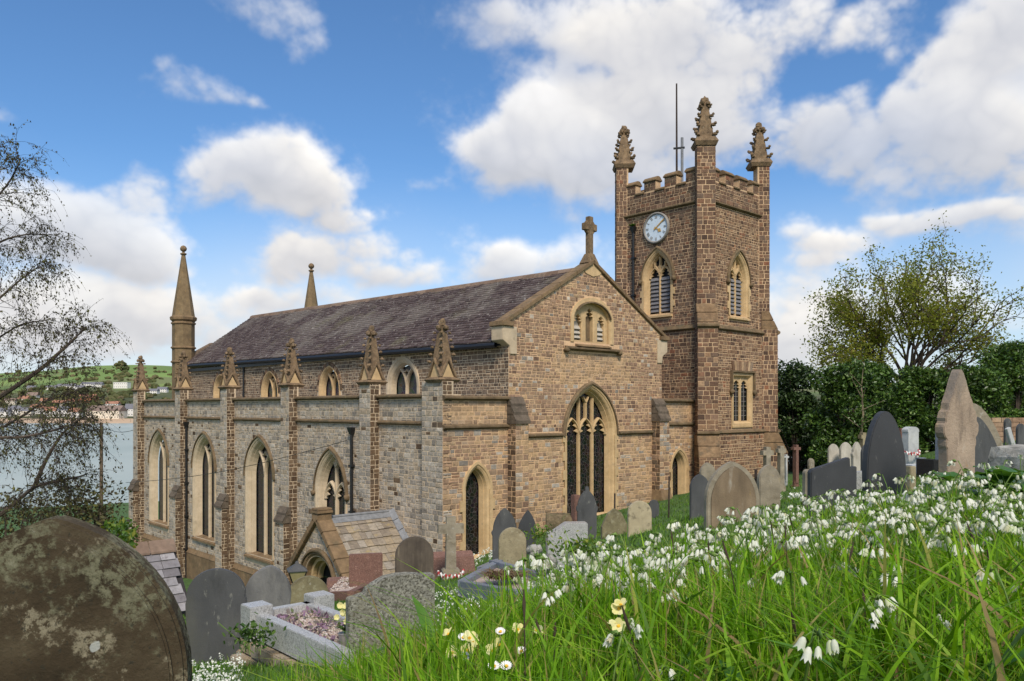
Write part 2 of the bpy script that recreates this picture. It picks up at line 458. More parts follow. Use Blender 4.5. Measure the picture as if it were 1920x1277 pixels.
class MB:
    def __init__(s):
        s.v, s.f, s.m = [], [], []

    def add(s, pts, faces, mi=0):
        b = len(s.v)
        s.v += [tuple(p) for p in pts]
        s.f += [tuple(b + i for i in f) for f in faces]
        s.m += [mi] * len(faces)

    def hexa(s, pts, mi=0):
        s.add(pts, [(0, 3, 2, 1), (4, 5, 6, 7), (0, 1, 5, 4), (1, 2, 6, 5), (2, 3, 7, 6), (3, 0, 4, 7)], mi)

    def box(s, fr, s0, s1, z0, z1, d0, d1, mi=0):
        s.hexa([fr.p(s0, z0, d0), fr.p(s1, z0, d0), fr.p(s1, z0, d1), fr.p(s0, z0, d1),
                fr.p(s0, z1, d0), fr.p(s1, z1, d0), fr.p(s1, z1, d1), fr.p(s0, z1, d1)], mi)

    def prism(s, fr, poly, d0, d1, mi=0):
        """extrude a 2-D outline (s, z) from depth d0 to d1"""
        n = len(poly)
        pts = [fr.p(a, z, d0) for a, z in poly] + [fr.p(a, z, d1) for a, z in poly]
        tri = tessellate_polygon([[Vector((a, z, 0)) for a, z in poly]])
        fs = [tuple(t) for t in tri] + [tuple(n + i for i in t) for t in tri]
        fs += [(i, (i + 1) % n, n + (i + 1) % n, n + i) for i in range(n)]
        s.add(pts, fs, mi)

    def bar(s, fr, line, w, d0, d1, wf=.45, mi=0):
        """a bar following a 2-D line: w wide at the back d0, narrower at the front d1"""
        n = len(line)
        rows = []
        for i, (a, z) in enumerate(line):
            p0, p1 = line[max(i - 1, 0)], line[min(i + 1, n - 1)]
            tx, tz = p1[0] - p0[0], p1[1] - p0[1]
            L = hypot(tx, tz) or 1
            nx, nz = -tz / L, tx / L
            dm = d0 + (d1 - d0) * .55
            rows.append([fr.p(a + nx * k * w, z + nz * k * w, d) for k, d in ((-.5, d0), (-.5, dm), (-.5 * wf, d1), (.5 * wf, d1), (.5, dm), (.5, d0))])
        pts = [q for r in rows for q in r]
        fs = []
        for i in range(n - 1):
            for k in range(5):
                a = i * 6 + k
                fs.append((a, a + 1, a + 7, a + 6))
        fs += [tuple(range(6)), tuple((n - 1) * 6 + k for k in range(6))]
        s.add(pts, fs, mi)

    def rings(s, fr, ringlist, mi=0, closed=False):
        """skin rings of equal point count; each ring = list of (s,z,d)"""
        n = len(ringlist[0])
        pts = [fr.p(*q) for r in ringlist for q in r]
        fs = []
        for i in range(len(ringlist) - 1):
            for k in range(n if closed else n - 1):
                a, b = i * n + k, i * n + (k + 1) % n
                fs.append((a, b, b + n, a + n))
        s.add(pts, fs, mi)

    def lathe(s, fr, prof, n=12, cs=0, cd=0, rot=0, mi=0):
        """prof: list of (radius, z) round the vertical through (cs, cd)"""
        rl = [[(cs + r * cos(2 * pi * k / n + rot), z, cd + r * sin(2 * pi * k / n + rot)) for k in range(n)] for r, z in prof]
        s.rings(fr, rl, mi, True)
        s.add([fr.p(*q) for q in rl[-1]], [tuple(range(n))], mi)
        s.add([fr.p(*q) for q in rl[0]], [tuple(range(n))], mi)

    def tube(s, line, r, n=6, mi=0):
        rs = r if isinstance(r, (list, tuple)) else [r] * len(line)
        rings = []
        for i, p in enumerate(line):
            p = Vector(p)
            d = (Vector(line[min(i + 1, len(line) - 1)]) - Vector(line[max(i - 1, 0)])).normalized()
            a = d.orthogonal().normalized() if abs(d.z) < .95 else Vector((1, 0, 0))
            a = (a - d * a.dot(d)).normalized()
            b = d.cross(a)
            rings.append([p + (a * cos(2 * pi * k / n) + b * sin(2 * pi * k / n)) * rs[i] for k in range(n)])
        pts = [q for r_ in rings for q in r_]
        fs = []
        for i in range(len(line) - 1):
            for k in range(n):
                a, b = i * n + k, i * n + (k + 1) % n
                fs.append((a, b, b + n, a + n))
        fs += [tuple(range(n)), tuple((len(line) - 1) * n + k for k in range(n))]
        s.add(pts, fs, mi)

    def lump(s, c, r, seed=0, mi=0, sub=1, sq=(1, 1, 1)):
        rr = random.Random(seed)
        bm = bmesh.new()
        bmesh.ops.create_icosphere(bm, subdivisions=sub, radius=1)
        vs = [Vector(c) + Vector((v.co.x * sq[0], v.co.y * sq[1], v.co.z * sq[2])) * r * rr.uniform(.72, 1.2) for v in bm.verts]
        fs = [tuple(v.index for v in f.verts) for f in bm.faces]
        bm.free()
        s.add(vs, fs, mi)

    def mesh(s, name, mats, bevel=0.0, smooth=False, normals=True):
        me = bpy.data.meshes.new(name)
        me.from_pydata(s.v, [], s.f)
        for q in (mats if isinstance(mats, (list, tuple)) else [mats]):
            me.materials.append(M[q] if isinstance(q, str) else q)
        if any(s.m):
            me.polygons.foreach_set('material_index', s.m)
        if bevel or normals:
            bm = bmesh.new()
            bm.from_mesh(me)
            if bevel:
                bmesh.ops.remove_doubles(bm, verts=bm.verts, dist=1e-5)
                bmesh.ops.dissolve_limit(bm, angle_limit=.02, verts=bm.verts, edges=bm.edges)
            bmesh.ops.recalc_face_normals(bm, faces=bm.faces)
            if bevel:
                es = [e for e in bm.edges if len(e.link_faces) == 2 and e.calc_face_angle(0) > .5]
                bmesh.ops.bevel(bm, geom=es, offset=bevel, segments=2, affect='EDGES', clamp_overlap=True)
            bm.to_mesh(me)
            bm.free()
        if smooth:
            me.polygons.foreach_set('use_smooth', [True] * len(me.polygons))
        return me

    def obj(s, name, mats, parent=None, bevel=0.0, smooth=False, normals=True):
        return link(name, s.mesh(name, mats, bevel, smooth, normals), parent)


def np_mesh(name, V, Fc, mats, mi=None, smooth=False):
    V = np.asarray(V, np.float32)
    Fc = np.asarray(Fc, np.int32)
    me = bpy.data.meshes.new(name)
    k = Fc.shape[1]
    me.vertices.add(len(V))
    me.vertices.foreach_set('co', V.ravel())
    me.loops.add(Fc.size)
    me.loops.foreach_set('vertex_index', Fc.ravel())
    me.polygons.add(len(Fc))
    me.polygons.foreach_set('loop_start', np.arange(0, Fc.size, k, dtype=np.int32))
    for q in (mats if isinstance(mats, (list, tuple)) else [mats]):
        me.materials.append(M[q] if isinstance(q, str) else q)
    if mi is not None:
        me.polygons.foreach_set('material_index', np.asarray(mi, np.int32))
    if smooth:
        me.polygons.foreach_set('use_smooth', np.ones(len(Fc), bool))
    me.update(calc_edges=True)
    return me


# ------------------------------------------------------------------ terrain
GP = [  # surveyed ground points: x, y, z
    (0.0, 0.0, -.50), (0.3, 1.0, -.50), (1.0, 1.0, -.48), (.35, 1.8, -.60), (1.2, 2.0, -.56), (2.4, 3.0, -.57), (1.2, 3.2, -.66),
    (.5, 3.0, -.78), (2.6, 4.4, -.60), (1.0, 4.6, -.95), (.2, 1.4, -.55), (-.12, 1.6, -.61), (-.3, 2.2, -.81), (.15, 2.6, -.78),
    (-.25, 3.4, -1.18), (.25, 4.0, -1.06), (.6, 6.0, -1.55), (-.5, 1.0, -.75), (-1.0, 1.2, -1.10), (-1.5, 2.9, -1.62), (-.7, 3.2, -1.42), (-.5, 4.6, -1.72),
    (-3, 2, -1.9), (-1.3, 5.2, -1.86), (-1.8, 6.0, -2.08), (-1.1, 6.7, -2.12), (-3.1, 8.3, -2.60), (-.6, 7.5, -2.18), (-.65, 10, -2.5),
    (-.4, 13, -2.98), (-5, 12, -3.38), (-3.6, 14, -3.42), (-3.6, 18, -3.95), (-1.5, 20, -4.12), (.3, 19, -3.58), (-2.1, 23.6, -4.98), (-4.8, 22, -5.1),
    (-1, 25.4, -4.62), (2.7, 28, -3.80), (6.4, 31.5, -3.45), (10, 34, -2.95), (13, 36, -2.95), (8, 26, -3.0), (3, 22, -3.2),
    (2.5, 10, -1.62), (4, 14, -1.75), (5, 11, -1.35), (6.3, 14, -1.42), (6.8, 12.2, -1.17), (5, 7, -.75), (8, 9, -.65), (4, 5, -.60),
    (12, 14, -.65), (14.5, 24, -1.25), (22, 30, -.8), (30, 35, -.8), (25, 18, -.1), (10, 20, -1.65), (12, 28, -2.3),
    (-7, 15, -3.95), (-8, 20, -5.4), (-6, 25, -6.0), (-11, 30, -7.3), (-18, 38, -8.3), (-24, 48, -9.6), (-40, 60, -12), (-12, 22, -6.8), (-20, 25, -8.0),
    (-15, 14, -5.0), (-25, 30, -9.5), (0, 60, -7), (30, 60, -2), (-10, 5, -3.4), (-10, -5, -2.4), (10, -6, .6), (0, -6, -.3), (30, 0, 1.2), (0, -30, 1), (-40, 0, -8)]


def warp(P):
    P = np.asarray(P, float)
    r = np.hypot(P[:, 0], P[:, 1]) + 1e-9
    return P / r[:, None] * np.log1p(r / 1.2)[:, None]


def tps_fit(P, z, lam=.002):
    n = len(P)
    d = np.hypot(P[:, None, 0] - P[None, :, 0], P[:, None, 1] - P[None, :, 1])
    K = np.where(d > 0, d * d * np.log(d + 1e-12), 0) + lam * np.eye(n)
    A = np.zeros((n + 3, n + 3))
    A[:n, :n] = K
    A[:n, n] = 1
    A[:n, n + 1:] = P
    A[n:, :n] = A[:n, n:].T
    return np.linalg.solve(A, np.concatenate([z, [0, 0, 0]]))


GPa = np.array(GP)
GW = warp(GPa[:, :2])
GC = tps_fit(GW, GPa[:, 2])


def ground(x, y):
    x, y = np.atleast_1d(np.asarray(x, float)), np.atleast_1d(np.asarray(y, float))
    sh = x.shape
    P0 = np.stack([x.ravel(), y.ravel()], 1)
    P = warp(P0)
    out = np.zeros(len(P))
    for a in range(0, len(P), 20000):
        Q = P[a:a + 20000]
        d = np.hypot(Q[:, None, 0] - GW[None, :, 0], Q[:, None, 1] - GW[None, :, 1])
        out[a:a + 20000] = np.where(d > 0, d * d * np.log(d + 1e-12), 0) @ GC[:-3] + GC[-3] + Q @ GC[-2:]
    r = np.hypot(P0[:, 0], P0[:, 1])
    # beyond the churchyard the land falls to the estuary on the far side and stays level elsewhere
    side = np.clip((P0[:, 1] * .6 - P0[:, 0]) / np.maximum(r, 1), -1, 1)
    farz = np.where(side > 0, -21.5 * np.clip((r - 40) / 170, 0, 1) - 9 * (1 - np.clip((r - 40) / 170, 0, 1)), -3.0)
    k = np.clip((r - 45) / 60, 0, 1)
    k = k * k * (3 - 2 * k)
    out = out * (1 - k) + farz * k
    wob = .025 * np.sin(P0[:, 0] * 2.3 + 1.1 * np.sin(P0[:, 1] * 1.7)) * np.sin(P0[:, 1] * 2.9 + .6)
    return (out + wob * np.clip(r / 3, .3, 1)).reshape(sh)


def gz(x, y):
    return float(ground([x], [y])[0])


def build_ground():
    na, nr_ = 300, 150
    rr = np.concatenate([[0.15], np.geomspace(.3, 70, 110), np.geomspace(75, 6000, 40)])
    a = np.linspace(0, 2 * pi, na, endpoint=False)
    A, R = np.meshgrid(a, rr)
    X, Y = R * np.sin(A), R * np.cos(A)
    Zz = ground(X, Y)
    V = np.stack([X.ravel(), Y.ravel(), Zz.ravel()], 1)
    n = len(rr)
    i, j = np.meshgrid(np.arange(n - 1), np.arange(na), indexing='ij')
    j2 = (j + 1) % na
    Fc = np.stack([i * na + j, i * na + j2, (i + 1) * na + j2, (i + 1) * na + j], -1).reshape(-1, 4)
    m, t, p, out = new_mat('turf')
    g = t.node('ShaderNodeNewGeometry')
    pos = g.outputs['Position']
    c = t.ramp(t.noise(pos, 1.4, 6, .65), [(.3, (.035, .075, .012)), (.55, (.055, .12, .018)), (.75, (.09, .15, .03))])
    c = t.mix(t.rng(t.noise(pos, .5, 5, .6), .58, .7, 0, .7), c, (.12, .09, .055))
    t.l.new(c, p.inputs['Base Color'])
    p.inputs['Roughness'].default_value = .95
    b = t.node('ShaderNodeBump', {'Strength': .6, 'Distance': .05})
    t.l.new(t.noise(pos, 14, 6, .7), b.inputs['Height'])
    t.l.new(b.outputs[0], p.inputs['Normal'])
    o = link('ground', np_mesh('ground', V, Fc, [m], smooth=True))
    tag(o, 'green churchyard slope falling towards the church and estuary', kind='structure')


build_ground()

# ------------------------------------------------------------------ church survey frame
TH = atan2(.679, .734)
OX, OY = -2.05, 24.0
NX, NY = .734, .679


def XY(t, u):
    return OX + t * NX - u * NY, OY + t * NY + u * NX


def tS(p, u):
    r = (p - CX) / F
    return (OX - u * NY - r * (OY + u * NX)) / (r * NY - NX)


def uS(p, t):
    r = (p - CX) / F
    return (OX + t * NX - r * (OY + t * NY)) / (r * NX + NY)


def zS(py, t, u):
    return (HY - py) / F * XY(t, u)[1]


church = empty('church', (OX, OY, 0), atan2(NY, NX),
               'grey and brown rubble stone church with slate roof, square battlemented clock tower and pinnacled aisle', 'church')

STONES = []      # every wall stone of the church: (frame, s0, s1, z0, z1, depth, material, parent)


def sub_iv(iv, holes):
    for h0, h1 in holes:
        nv = []
        for a, b in iv:
            if h1 <= a or h0 >= b:
                nv.append((a, b))
                continue
            if h0 - a > .03:
                nv.append((a, h0))
            if b - h1 > .03:
                nv.append((h1, b))
        iv = nv
    return iv


def rubble(fr, span, z0, z1, mat, parent, holes=(), hr=(.12, .2), wr=(.16, .42), dep=(.004, .014), joint=.024, seed=0, snecked=True):
    """lay irregular courses of stones; span(za, zb) -> (s0, s1)"""
    r = random.Random(seed)
    z = z0
    while z < z1 - .04:
        h = r.uniform(*hr)
        if z + h > z1 - .06:
            h = z1 - z
        za, zb = z, z + h
        sp = span(za, zb) if callable(span) else span
        z = zb
        if sp is None or sp[1] - sp[0] < .06:
            continue
        for a, b in sub_iv([sp], [q for q in (hf(za, zb) for hf in holes) if q]):
            s = a
            while s < b - .02:
                w = r.uniform(*wr) * (h / (.5 * (hr[0] + hr[1]))) ** .5
                if s + w > b - wr[0] * .6:
                    w = b - s
                j = joint * r.uniform(.7, 1.3)
                m = mat(r, (s + w / 2), (za + zb) / 2) if callable(mat) else mat
                if snecked and w > .2 and h > hr[0] * 1.15 and r.random() < .22:
                    k = r.uniform(.4, .6)
                    zz = za + h * k
                    STONES.append((fr, s + j / 2, s + w - j / 2, za + j / 2, zz - j / 2, r.uniform(*dep), m, parent))
                    STONES.append((fr, s + j / 2, s + w - j / 2, zz + j / 2, zb - j / 2, r.uniform(*dep), m, parent))
                else:
                    STONES.append((fr, s + j / 2, s + w - j / 2, za + j / 2, zb - j / 2, r.uniform(*dep), m, parent))
                s += w


class Arch:
    def __init__(s, c, a, z0, zs, R):
        s.c, s.a, s.z0, s.zs, s.R = c, a, z0, zs, R
        s.r = (a * a + R * R) / (2 * a)

    def hw(s, z, off=0):
        if z <= s.zs:
            return s.a + off
        q = (s.r + off) ** 2 - (z - s.zs) ** 2
        return max(0, sqrt(q) - (s.r - s.a)) if q > 0 else 0

    def top(s, off=0):
        return s.zs + sqrt((s.r + off) ** 2 - (s.r - s.a) ** 2)

    def arc(s, off=0, n=9):
        """springing left -> apex -> springing right"""
        th = math.acos(min(1, (s.r - s.a) / (s.r + off)))
        R = [(s.c - (s.r - s.a) + (s.r + off) * cos(th * k / n), s.zs + (s.r + off) * sin(th * k / n)) for k in range(n + 1)]
        L = [(2 * s.c - a, z) for a, z in R]
        return L + R[::-1][1:]

    def outline(s, off=0, n=9, below=0):
        p = s.arc(off, n)
        return [(s.c - s.a - off, s.z0 - below)] + p + [(s.c + s.a + off, s.z0 - below)]

    def hole(s, off=0, below=0):
        def f(za, zb):
            if zb <= s.z0 - below or za >= s.top(off):
                return None
            h = s.hw(max(za, s.z0 - below), off)
            return (s.c - h, s.c + h)
        return f


def clip_s(poly, lo, hi):
    def cl(P, test, x):
        out = []
        for i in range(len(P)):
            a, b = P[i], P[(i + 1) % len(P)]
            ia, ib = test(a[0]), test(b[0])
            if ia:
                out.append(a)
            if ia != ib:
                k = (x - a[0]) / (b[0] - a[0])
                out.append((x, a[1] + k * (b[1] - a[1])))
        return out
    P = cl(poly, lambda q: q >= lo, lo)
    return cl(P, lambda q: q <= hi, hi) if P else P


def wall_face(mb, fr, outer, holes, d=0.0, mi=0):
    loops = [[Vector((a, z, 0)) for a, z in outer]] + [[Vector((a, z, 0)) for a, z in h] for h in holes]
    flat = [q for l in loops for q in l]
    tri = tessellate_polygon(loops)
    mb.add([fr.p(q.x, q.y, d) for q in flat], [tuple(t) for t in tri], mi)


def quoined(fr, A, fw, mat, mb, d0=.0, d1=.045, seed=0):
    """toothed jambs of a dressed surround: blocks of alternating width beside the opening"""
    r = random.Random(seed)
    z = A.z0
    k = 0
    while z < A.zs - .05:
        h = min(r.uniform(.24, .34), A.zs - z)
        e = fw + (.09 if k % 2 else 0.0)
        for sg in (-1, 1):
            a0, a1 = A.c + sg * (A.a + fw * .35), A.c + sg * (A.a + e)
            mb.box(fr, min(a0, a1), max(a0, a1), z + .004, z + h - .004, d0, d1 + r.uniform(-.004, .004))
        z += h
        k += 1


def pane_mesh(fr, poly, d, mat, name, parent):
    mb = MB()
    tri = tessellate_polygon([[Vector((a, z, 0)) for a, z in poly]])
    mb.add([fr.p(a, z, d) for a, z in poly], [tuple(t) for t in tri])
    # a sheet has a back as well
    mb.add([fr.p(a, z, d - .012) for a, z in poly], [tuple(t[::-1]) for t in tri])
    return mb.obj(name, mat, parent, normals=False)


def window(fr, A, name, parent, mat, fw=.16, depth=.28, glass='glass_plain', lights=2, kind='y', hood=True, tmat=None, quoin=False,
           splay=.10, louvres=False, sill=True, seed=0, mw=.10, label=None, heads=False, zl=None):
    """arched opening: moulded surround, hood mould, sill, tracery bars and a pane for each light"""
    tmat = tmat or mat
    mb = MB()
    prof = [(fw, 0.0), (fw, .045), (fw * .55, .045), (fw * .45, .02), (fw * .2, .0), (0, -.03), (-splay * .35, -depth * .45), (-splay * .5, -depth * .45), (-splay, -depth)]
    mb.rings(fr, [[(a, z, d) for a, z in A.outline(o)] for o, d in prof])
    if quoin:
        quoined(fr, A, fw, mat, mb, seed=seed)
    w = mb.obj(name, mat, parent)
    if label:
        w['label'] = label
    I = Arch(A.c, A.a - splay, A.z0 + .02, A.zs, sqrt(max(1e-4, (A.r - splay) ** 2 - (A.r - A.a) ** 2)))
    I.r = A.r - splay
    if hood:
        hb = MB()
        hp = [(fw + .0, .0), (fw + .0, .10), (fw + .05, .10), (fw + .10, .05), (fw + .10, 0)]
        hb.rings(fr, [[(a, z, d) for a, z in A.arc(o)] for o, d in hp])
        hb.obj('hood_mould', 'moulding', w)
        if heads:
            for sg in (-1, 1):
                cb = MB()
                cb.lump(fr.p(A.c + sg * (A.a + fw + .06), A.zs - .06, .06), .12, seed + sg, sub=2)
                cb.obj('carved_stop', 'moulding', w, smooth=True)
    if sill:
        sb = MB()
        e = A.a + fw * .8
        sb.hexa([fr.p(A.c - e, A.z0 - .16, 0), fr.p(A.c + e, A.z0 - .16, 0), fr.p(A.c + e, A.z0 - .16, .11), fr.p(A.c - e, A.z0 - .16, .11),
                 fr.p(A.c - e, A.z0 + .06, -depth - .02), fr.p(A.c + e, A.z0 + .06, -depth - .02), fr.p(A.c + e, A.z0 - .07, .11), fr.p(A.c - e, A.z0 - .07, .11)])
        sb.obj('sill', 'coping' if mat == 'dressed_pale' else mat, w, bevel=.008)
    # panes, one for each light
    out = I.outline(0, 9)
    gd = -depth - .05
    xs = [I.c - I.a + 2 * I.a * k / lights for k in range(lights + 1)]
    for k in range(lights):
        P = clip_s(out, xs[k], xs[k + 1])
        pane_mesh(fr, P, gd, glass, 'pane', w)
    if lights < 2:
        return w
    tb = MB()
    d0, d1 = gd + .02, -depth + .10
    lw = 2 * I.a / lights
    if kind == 'y':
        tb.bar(fr, [(I.c, I.z0), (I.c, I.zs)], mw, d0, d1)
        for sg in (-1, 1):
            L = []
            for k in range(14):
                th = k * .075
                a = sg * (I.r - I.r * cos(th))
                z = I.zs + I.r * sin(th)
                L.append((I.c + a, z))
                if abs(a) > I.hw(z) or z > I.top():
                    break
            tb.bar(fr, L, mw, d0, d1)
        # little cusped head in the eye of the tracery
        L = [(I.c + .16 * I.a * k, I.zs + I.R * .70 + (.10 * I.R if k == 0 else 0)) for k in (-1.6, -.8, 0, .8, 1.6)]
        tb.bar(fr, L, mw * .5, d0, d1 - .03)
    else:
        zl = zl if zl is not None else I.zs
        for k in range(1, lights):
            zt = zl if kind == 'belfry' else min(I.top() - .05, I.zs + sqrt(max(0, I.r ** 2 - (abs(xs[k] - I.c) + I.r - I.a) ** 2)))
            tb.bar(fr, [(xs[k], I.z0), (xs[k], zt)], mw, d0, d1)
        hgt = lw * .82
        for k in range(lights):
            c = (xs[k] + xs[k + 1]) / 2
            h = Arch(c, lw / 2, zl, zl, hgt)
            tb.bar(fr, [q for q in h.arc(0, 7)], mw * .9, d0, d1)
            for sg in (-1, 1):       # cusps
                for zz, ln in ((.25, .30), (.58, .24)):
                    x0 = c + sg * h.hw(zl + hgt * zz)
                    tb.prism(fr, [(x0, zl + hgt * (zz + .16)), (x0 - sg * lw * ln, zl + hgt * zz), (x0, zl + hgt * (zz - .14))], d0 + .02, d1 - .05)
            zt = I.zs + sqrt(max(0, I.r ** 2 - (abs(c - I.c) + I.r - I.a) ** 2))
            if zt > zl + hgt + .1 and (kind == 'belfry' or (lights == 3 and k == 1)):
                tb.bar(fr, [(c, zl + hgt), (c, zt - (.0 if kind == 'belfry' else .22))], mw * .8, d0, d1)
        if kind == 'belfry':
            tb.bar(fr, [(I.c, zl + hgt * .55), (I.c, I.top() - .03)], mw * .9, d0, d1)
            for sg in (-1, 1):
                tb.bar(fr, [(I.c + sg * .02, zl + hgt * .3), (I.c + sg * .06, zl + hgt * .75), (I.c + sg * .22 * I.a * 2, zl + hgt * 1.15)], mw * .8, d0, d1)
                tb.prism(fr, [(I.c + sg * .02, I.top() - .36), (I.c + sg * .16, I.top() - .46), (I.c + sg * .02, I.top() - .5)], d0, d1 - .03)
        else:
            for sg in (-1, 1):       # forked head of the middle bar
                tb.bar(fr, [(I.c, I.top() - .34), (I.c + sg * .07, I.top() - .24), (I.c + sg * .13, I.top() - .13)], mw * .7, d0, d1)
    tb.obj('tracery', tmat, w)
    if louvres:
        for k in range(lights):
            a0, a1 = xs[k] + mw * .4, xs[k + 1] - mw * .4
            z = I.z0 + .08
            while z < (zl or I.zs) - .04:
                lb = MB()
                lb.hexa([fr.p(a0, z, d1 - .04), fr.p(a1, z, d1 - .04), fr.p(a1, z + .02, d1 - .02), fr.p(a0, z + .02, d1 - .02),
                         fr.p(a0, z + .13, d0 + .03), fr.p(a1, z + .13, d0 + .03), fr.p(a1, z + .15, d0 + .05), fr.p(a0, z + .15, d0 + .05)])
                lb.obj('louvre', 'louvre', w)
                z += .165
    return w


# frames of the church's walls, in its own coordinates (x = t, y = u)
FE = Fr((0, 0, 0), (1, 0, 0), (0, -1, 0))          # east walls, s = t
FSA = Fr((.35, 0, 0), (0, 1, 0), (-1, 0, 0))       # south aisle wall, s = u
FSN = Fr((2.65, 0, 0), (0, 1, 0), (-1, 0, 0))      # clerestory
ZB = -9.0


# ------------------------------------------------------------------ church: walls
def hood_arch(c, total, fw, apex, sill, ratio, hood=.10):
    """an Arch from its surveyed overall width and apex (outside of the hood)"""
    a = total / 2 - fw - hood
    A = Arch(c, a, sill, 0, a * ratio)
    dz = A.top(fw + hood)
    return Arch(c, a, sill, apex - dz, a * ratio)


class RoundArch(Arch):
    def hw(s, z, off=0):
        if z <= s.zs:
            return s.a + off
        k = (z - s.zs) / (s.R + off)
        return (s.a + off) * sqrt(1 - k * k) if k < 1 else 0

    def top(s, off=0):
        return s.zs + s.R + off

    def arc(s, off=0, n=9):
        m = 2 * n
        return [(s.c - (s.a + off) * cos(pi * k / m), s.zs + (s.R + off) * sin(pi * k / m)) for k in range(m + 1)]


def string_course(fr, s0, s1, z, h, proj, name, parent, mat='moulding', weather=.5, cut=()):
    for a, b in sub_iv([(s0, s1)], cut):
        mb = MB()
        prof = [(-.02, z), (proj * .45, z + h * .15), (proj, z + h * .4), (proj, z + h * (1 - weather * .6)), (.0, z + h), (-.02, z + h)]
        n = len(prof)
        pts = [fr.p(a, zz, d) for d, zz in prof] + [fr.p(b, zz, d) for d, zz in prof]
        mb.add(pts, [(i, (i + 1) % n, n + (i + 1) % n, n + i) for i in range(n)] + [tuple(range(n)), tuple(range(n, 2 * n))])
        mb.obj(name, mat, parent)


def weathering(fr, s0, s1, zlow, zhigh, d0, d1, name, parent, steps=2, mat='set_off_stone', over=.03):
    """sloped set-off stones on a buttress, from depth d0 (top, back) to d1 (bottom, front)"""
    for k in range(steps):
        mb = MB()
        za, zb = zhigh - (zhigh - zlow) * (k + 1) / steps, zhigh - (zhigh - zlow) * k / steps
        da, db = d0 + (d1 - d0) * (k + 1) / steps, d0 + (d1 - d0) * k / steps
        o = over
        mb.hexa([fr.p(s0 - o, za - .05, -.05), fr.p(s1 + o, za - .05, -.05), fr.p(s1 + o, za - .05, da + o), fr.p(s0 - o, za - .05, da + o),
                 fr.p(s0 - o, zb, -.05), fr.p(s1 + o, zb, -.05), fr.p(s1 + o, zb, db + .01), fr.p(s0 - o, zb, db + .01)])
        mb.add([fr.p(s0 - o, za - .05, da + o), fr.p(s1 + o, za - .05, da + o), fr.p(s1 + o, za + .05, da + o), fr.p(s0 - o, za + .05, da + o),
                fr.p(s0 - o, zb, db + .01), fr.p(s1 + o, zb, db + .01)], [(3, 2, 5, 4), (0, 1, 2, 3)])
        mb.obj(name, mat, parent, bevel=0)


def pier(fr, s0, s1, z0, z1, proj, name, parent, front, flank, seed, hr=(.11, .2), body='mortar', wr=(.18, .36)):
    """a buttress of coursed stone: mortar core, stones on its front and on both flanks"""
    mb = MB()
    mb.box(fr, s0 + .008, s1 - .008, z0, z1, -.06, proj - .008)
    o = mb.obj(name, body, parent)
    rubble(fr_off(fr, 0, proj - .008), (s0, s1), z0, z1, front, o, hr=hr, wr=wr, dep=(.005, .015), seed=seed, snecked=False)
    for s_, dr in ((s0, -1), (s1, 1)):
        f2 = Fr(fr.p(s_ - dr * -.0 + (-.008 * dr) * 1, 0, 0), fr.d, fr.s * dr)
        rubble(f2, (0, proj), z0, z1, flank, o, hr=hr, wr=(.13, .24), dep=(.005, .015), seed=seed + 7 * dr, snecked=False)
    return o


def fr_off(fr, a, d):
    return Fr(fr.p(a, 0, d), fr.s, fr.d)


def mixm(*ws):
    """pick a stone kind at random by weight"""
    tot = sum(w for _, w in ws)

    def f(r, s, z):
        q = r.random() * tot
        for m, w in ws:
            q -= w
            if q <= 0:
                return m
        return ws[-1][0]
    return f


# --- south aisle
WIN_S = [hood_arch(24.35, 3.0, .22, -1.03, -5.97, 1.32), hood_arch(18.5, 2.9, .22, -1.05, -6.1, 1.32),
         hood_arch(12.78, 2.85, .22, -1.06, -6.15, 1.35), hood_arch(7.03, 2.45, .2, -1.35, -5.0, 1.55)]
ZP, ZST = .42, -.56
mb = MB()
wall_face(mb, FSA, [(0, ZB), (27.3, ZB), (27.3, ZP), (0, ZP)], [A.outline(.05) for A in WIN_S])
mb.box(FSA, 0, 27.3, ZP - .12, ZP - .01, -.35, -.05)
aisle = mb.obj('aisle_wall', 'mortar', church)
piers_u = [(.0, 1.05), (3.9, 4.58), (9.55, 10.23), (15.2, 15.88), (20.55, 21.23), (26.6, 27.3)]
pier_holes = [(lambda a, b: (lambda za, zb: (a, b)))(a, b) for a, b in piers_u]
gm = mixm(('grey_rubble', 9), ('brown_shade_rubble', .35))
rubble(FSA, (0, 27.3), -8.4, ZST, gm, aisle, [A.hole(.2, .2) for A in WIN_S] + pier_holes, hr=(.10, .19), wr=(.14, .36), seed=3)
rubble(FSA, (0, 27.3), ZST + .14, ZP - .14, 'grey_rubble', aisle, pier_holes, hr=(.11, .2), wr=(.15, .36), seed=4)
cuts = [(a - .01, b + .01) for a, b in piers_u]
string_course(FSA, 0, 27.3, ZST, .15, .10, 'string_course', aisle, cut=cuts)
string_course(FSA, 0, 27.3, ZP - .13, .16, .14, 'parapet_coping', aisle, cut=cuts)
for k, A in enumerate(WIN_S):
    if k < 3:
        window(FSA, A, 'aisle_window', church, 'dressed_pale', fw=.2, depth=.30, splay=.17, kind='y', seed=k, mw=.11)
    else:
        window(FSA, A, 'aisle_window', church, 'dressed_pale', fw=.18, depth=.28, splay=.15, kind='panel', seed=k, mw=.11, heads=True, zl=A.zs - .25,
               label='shorter pointed window with cusped lights above the porch')
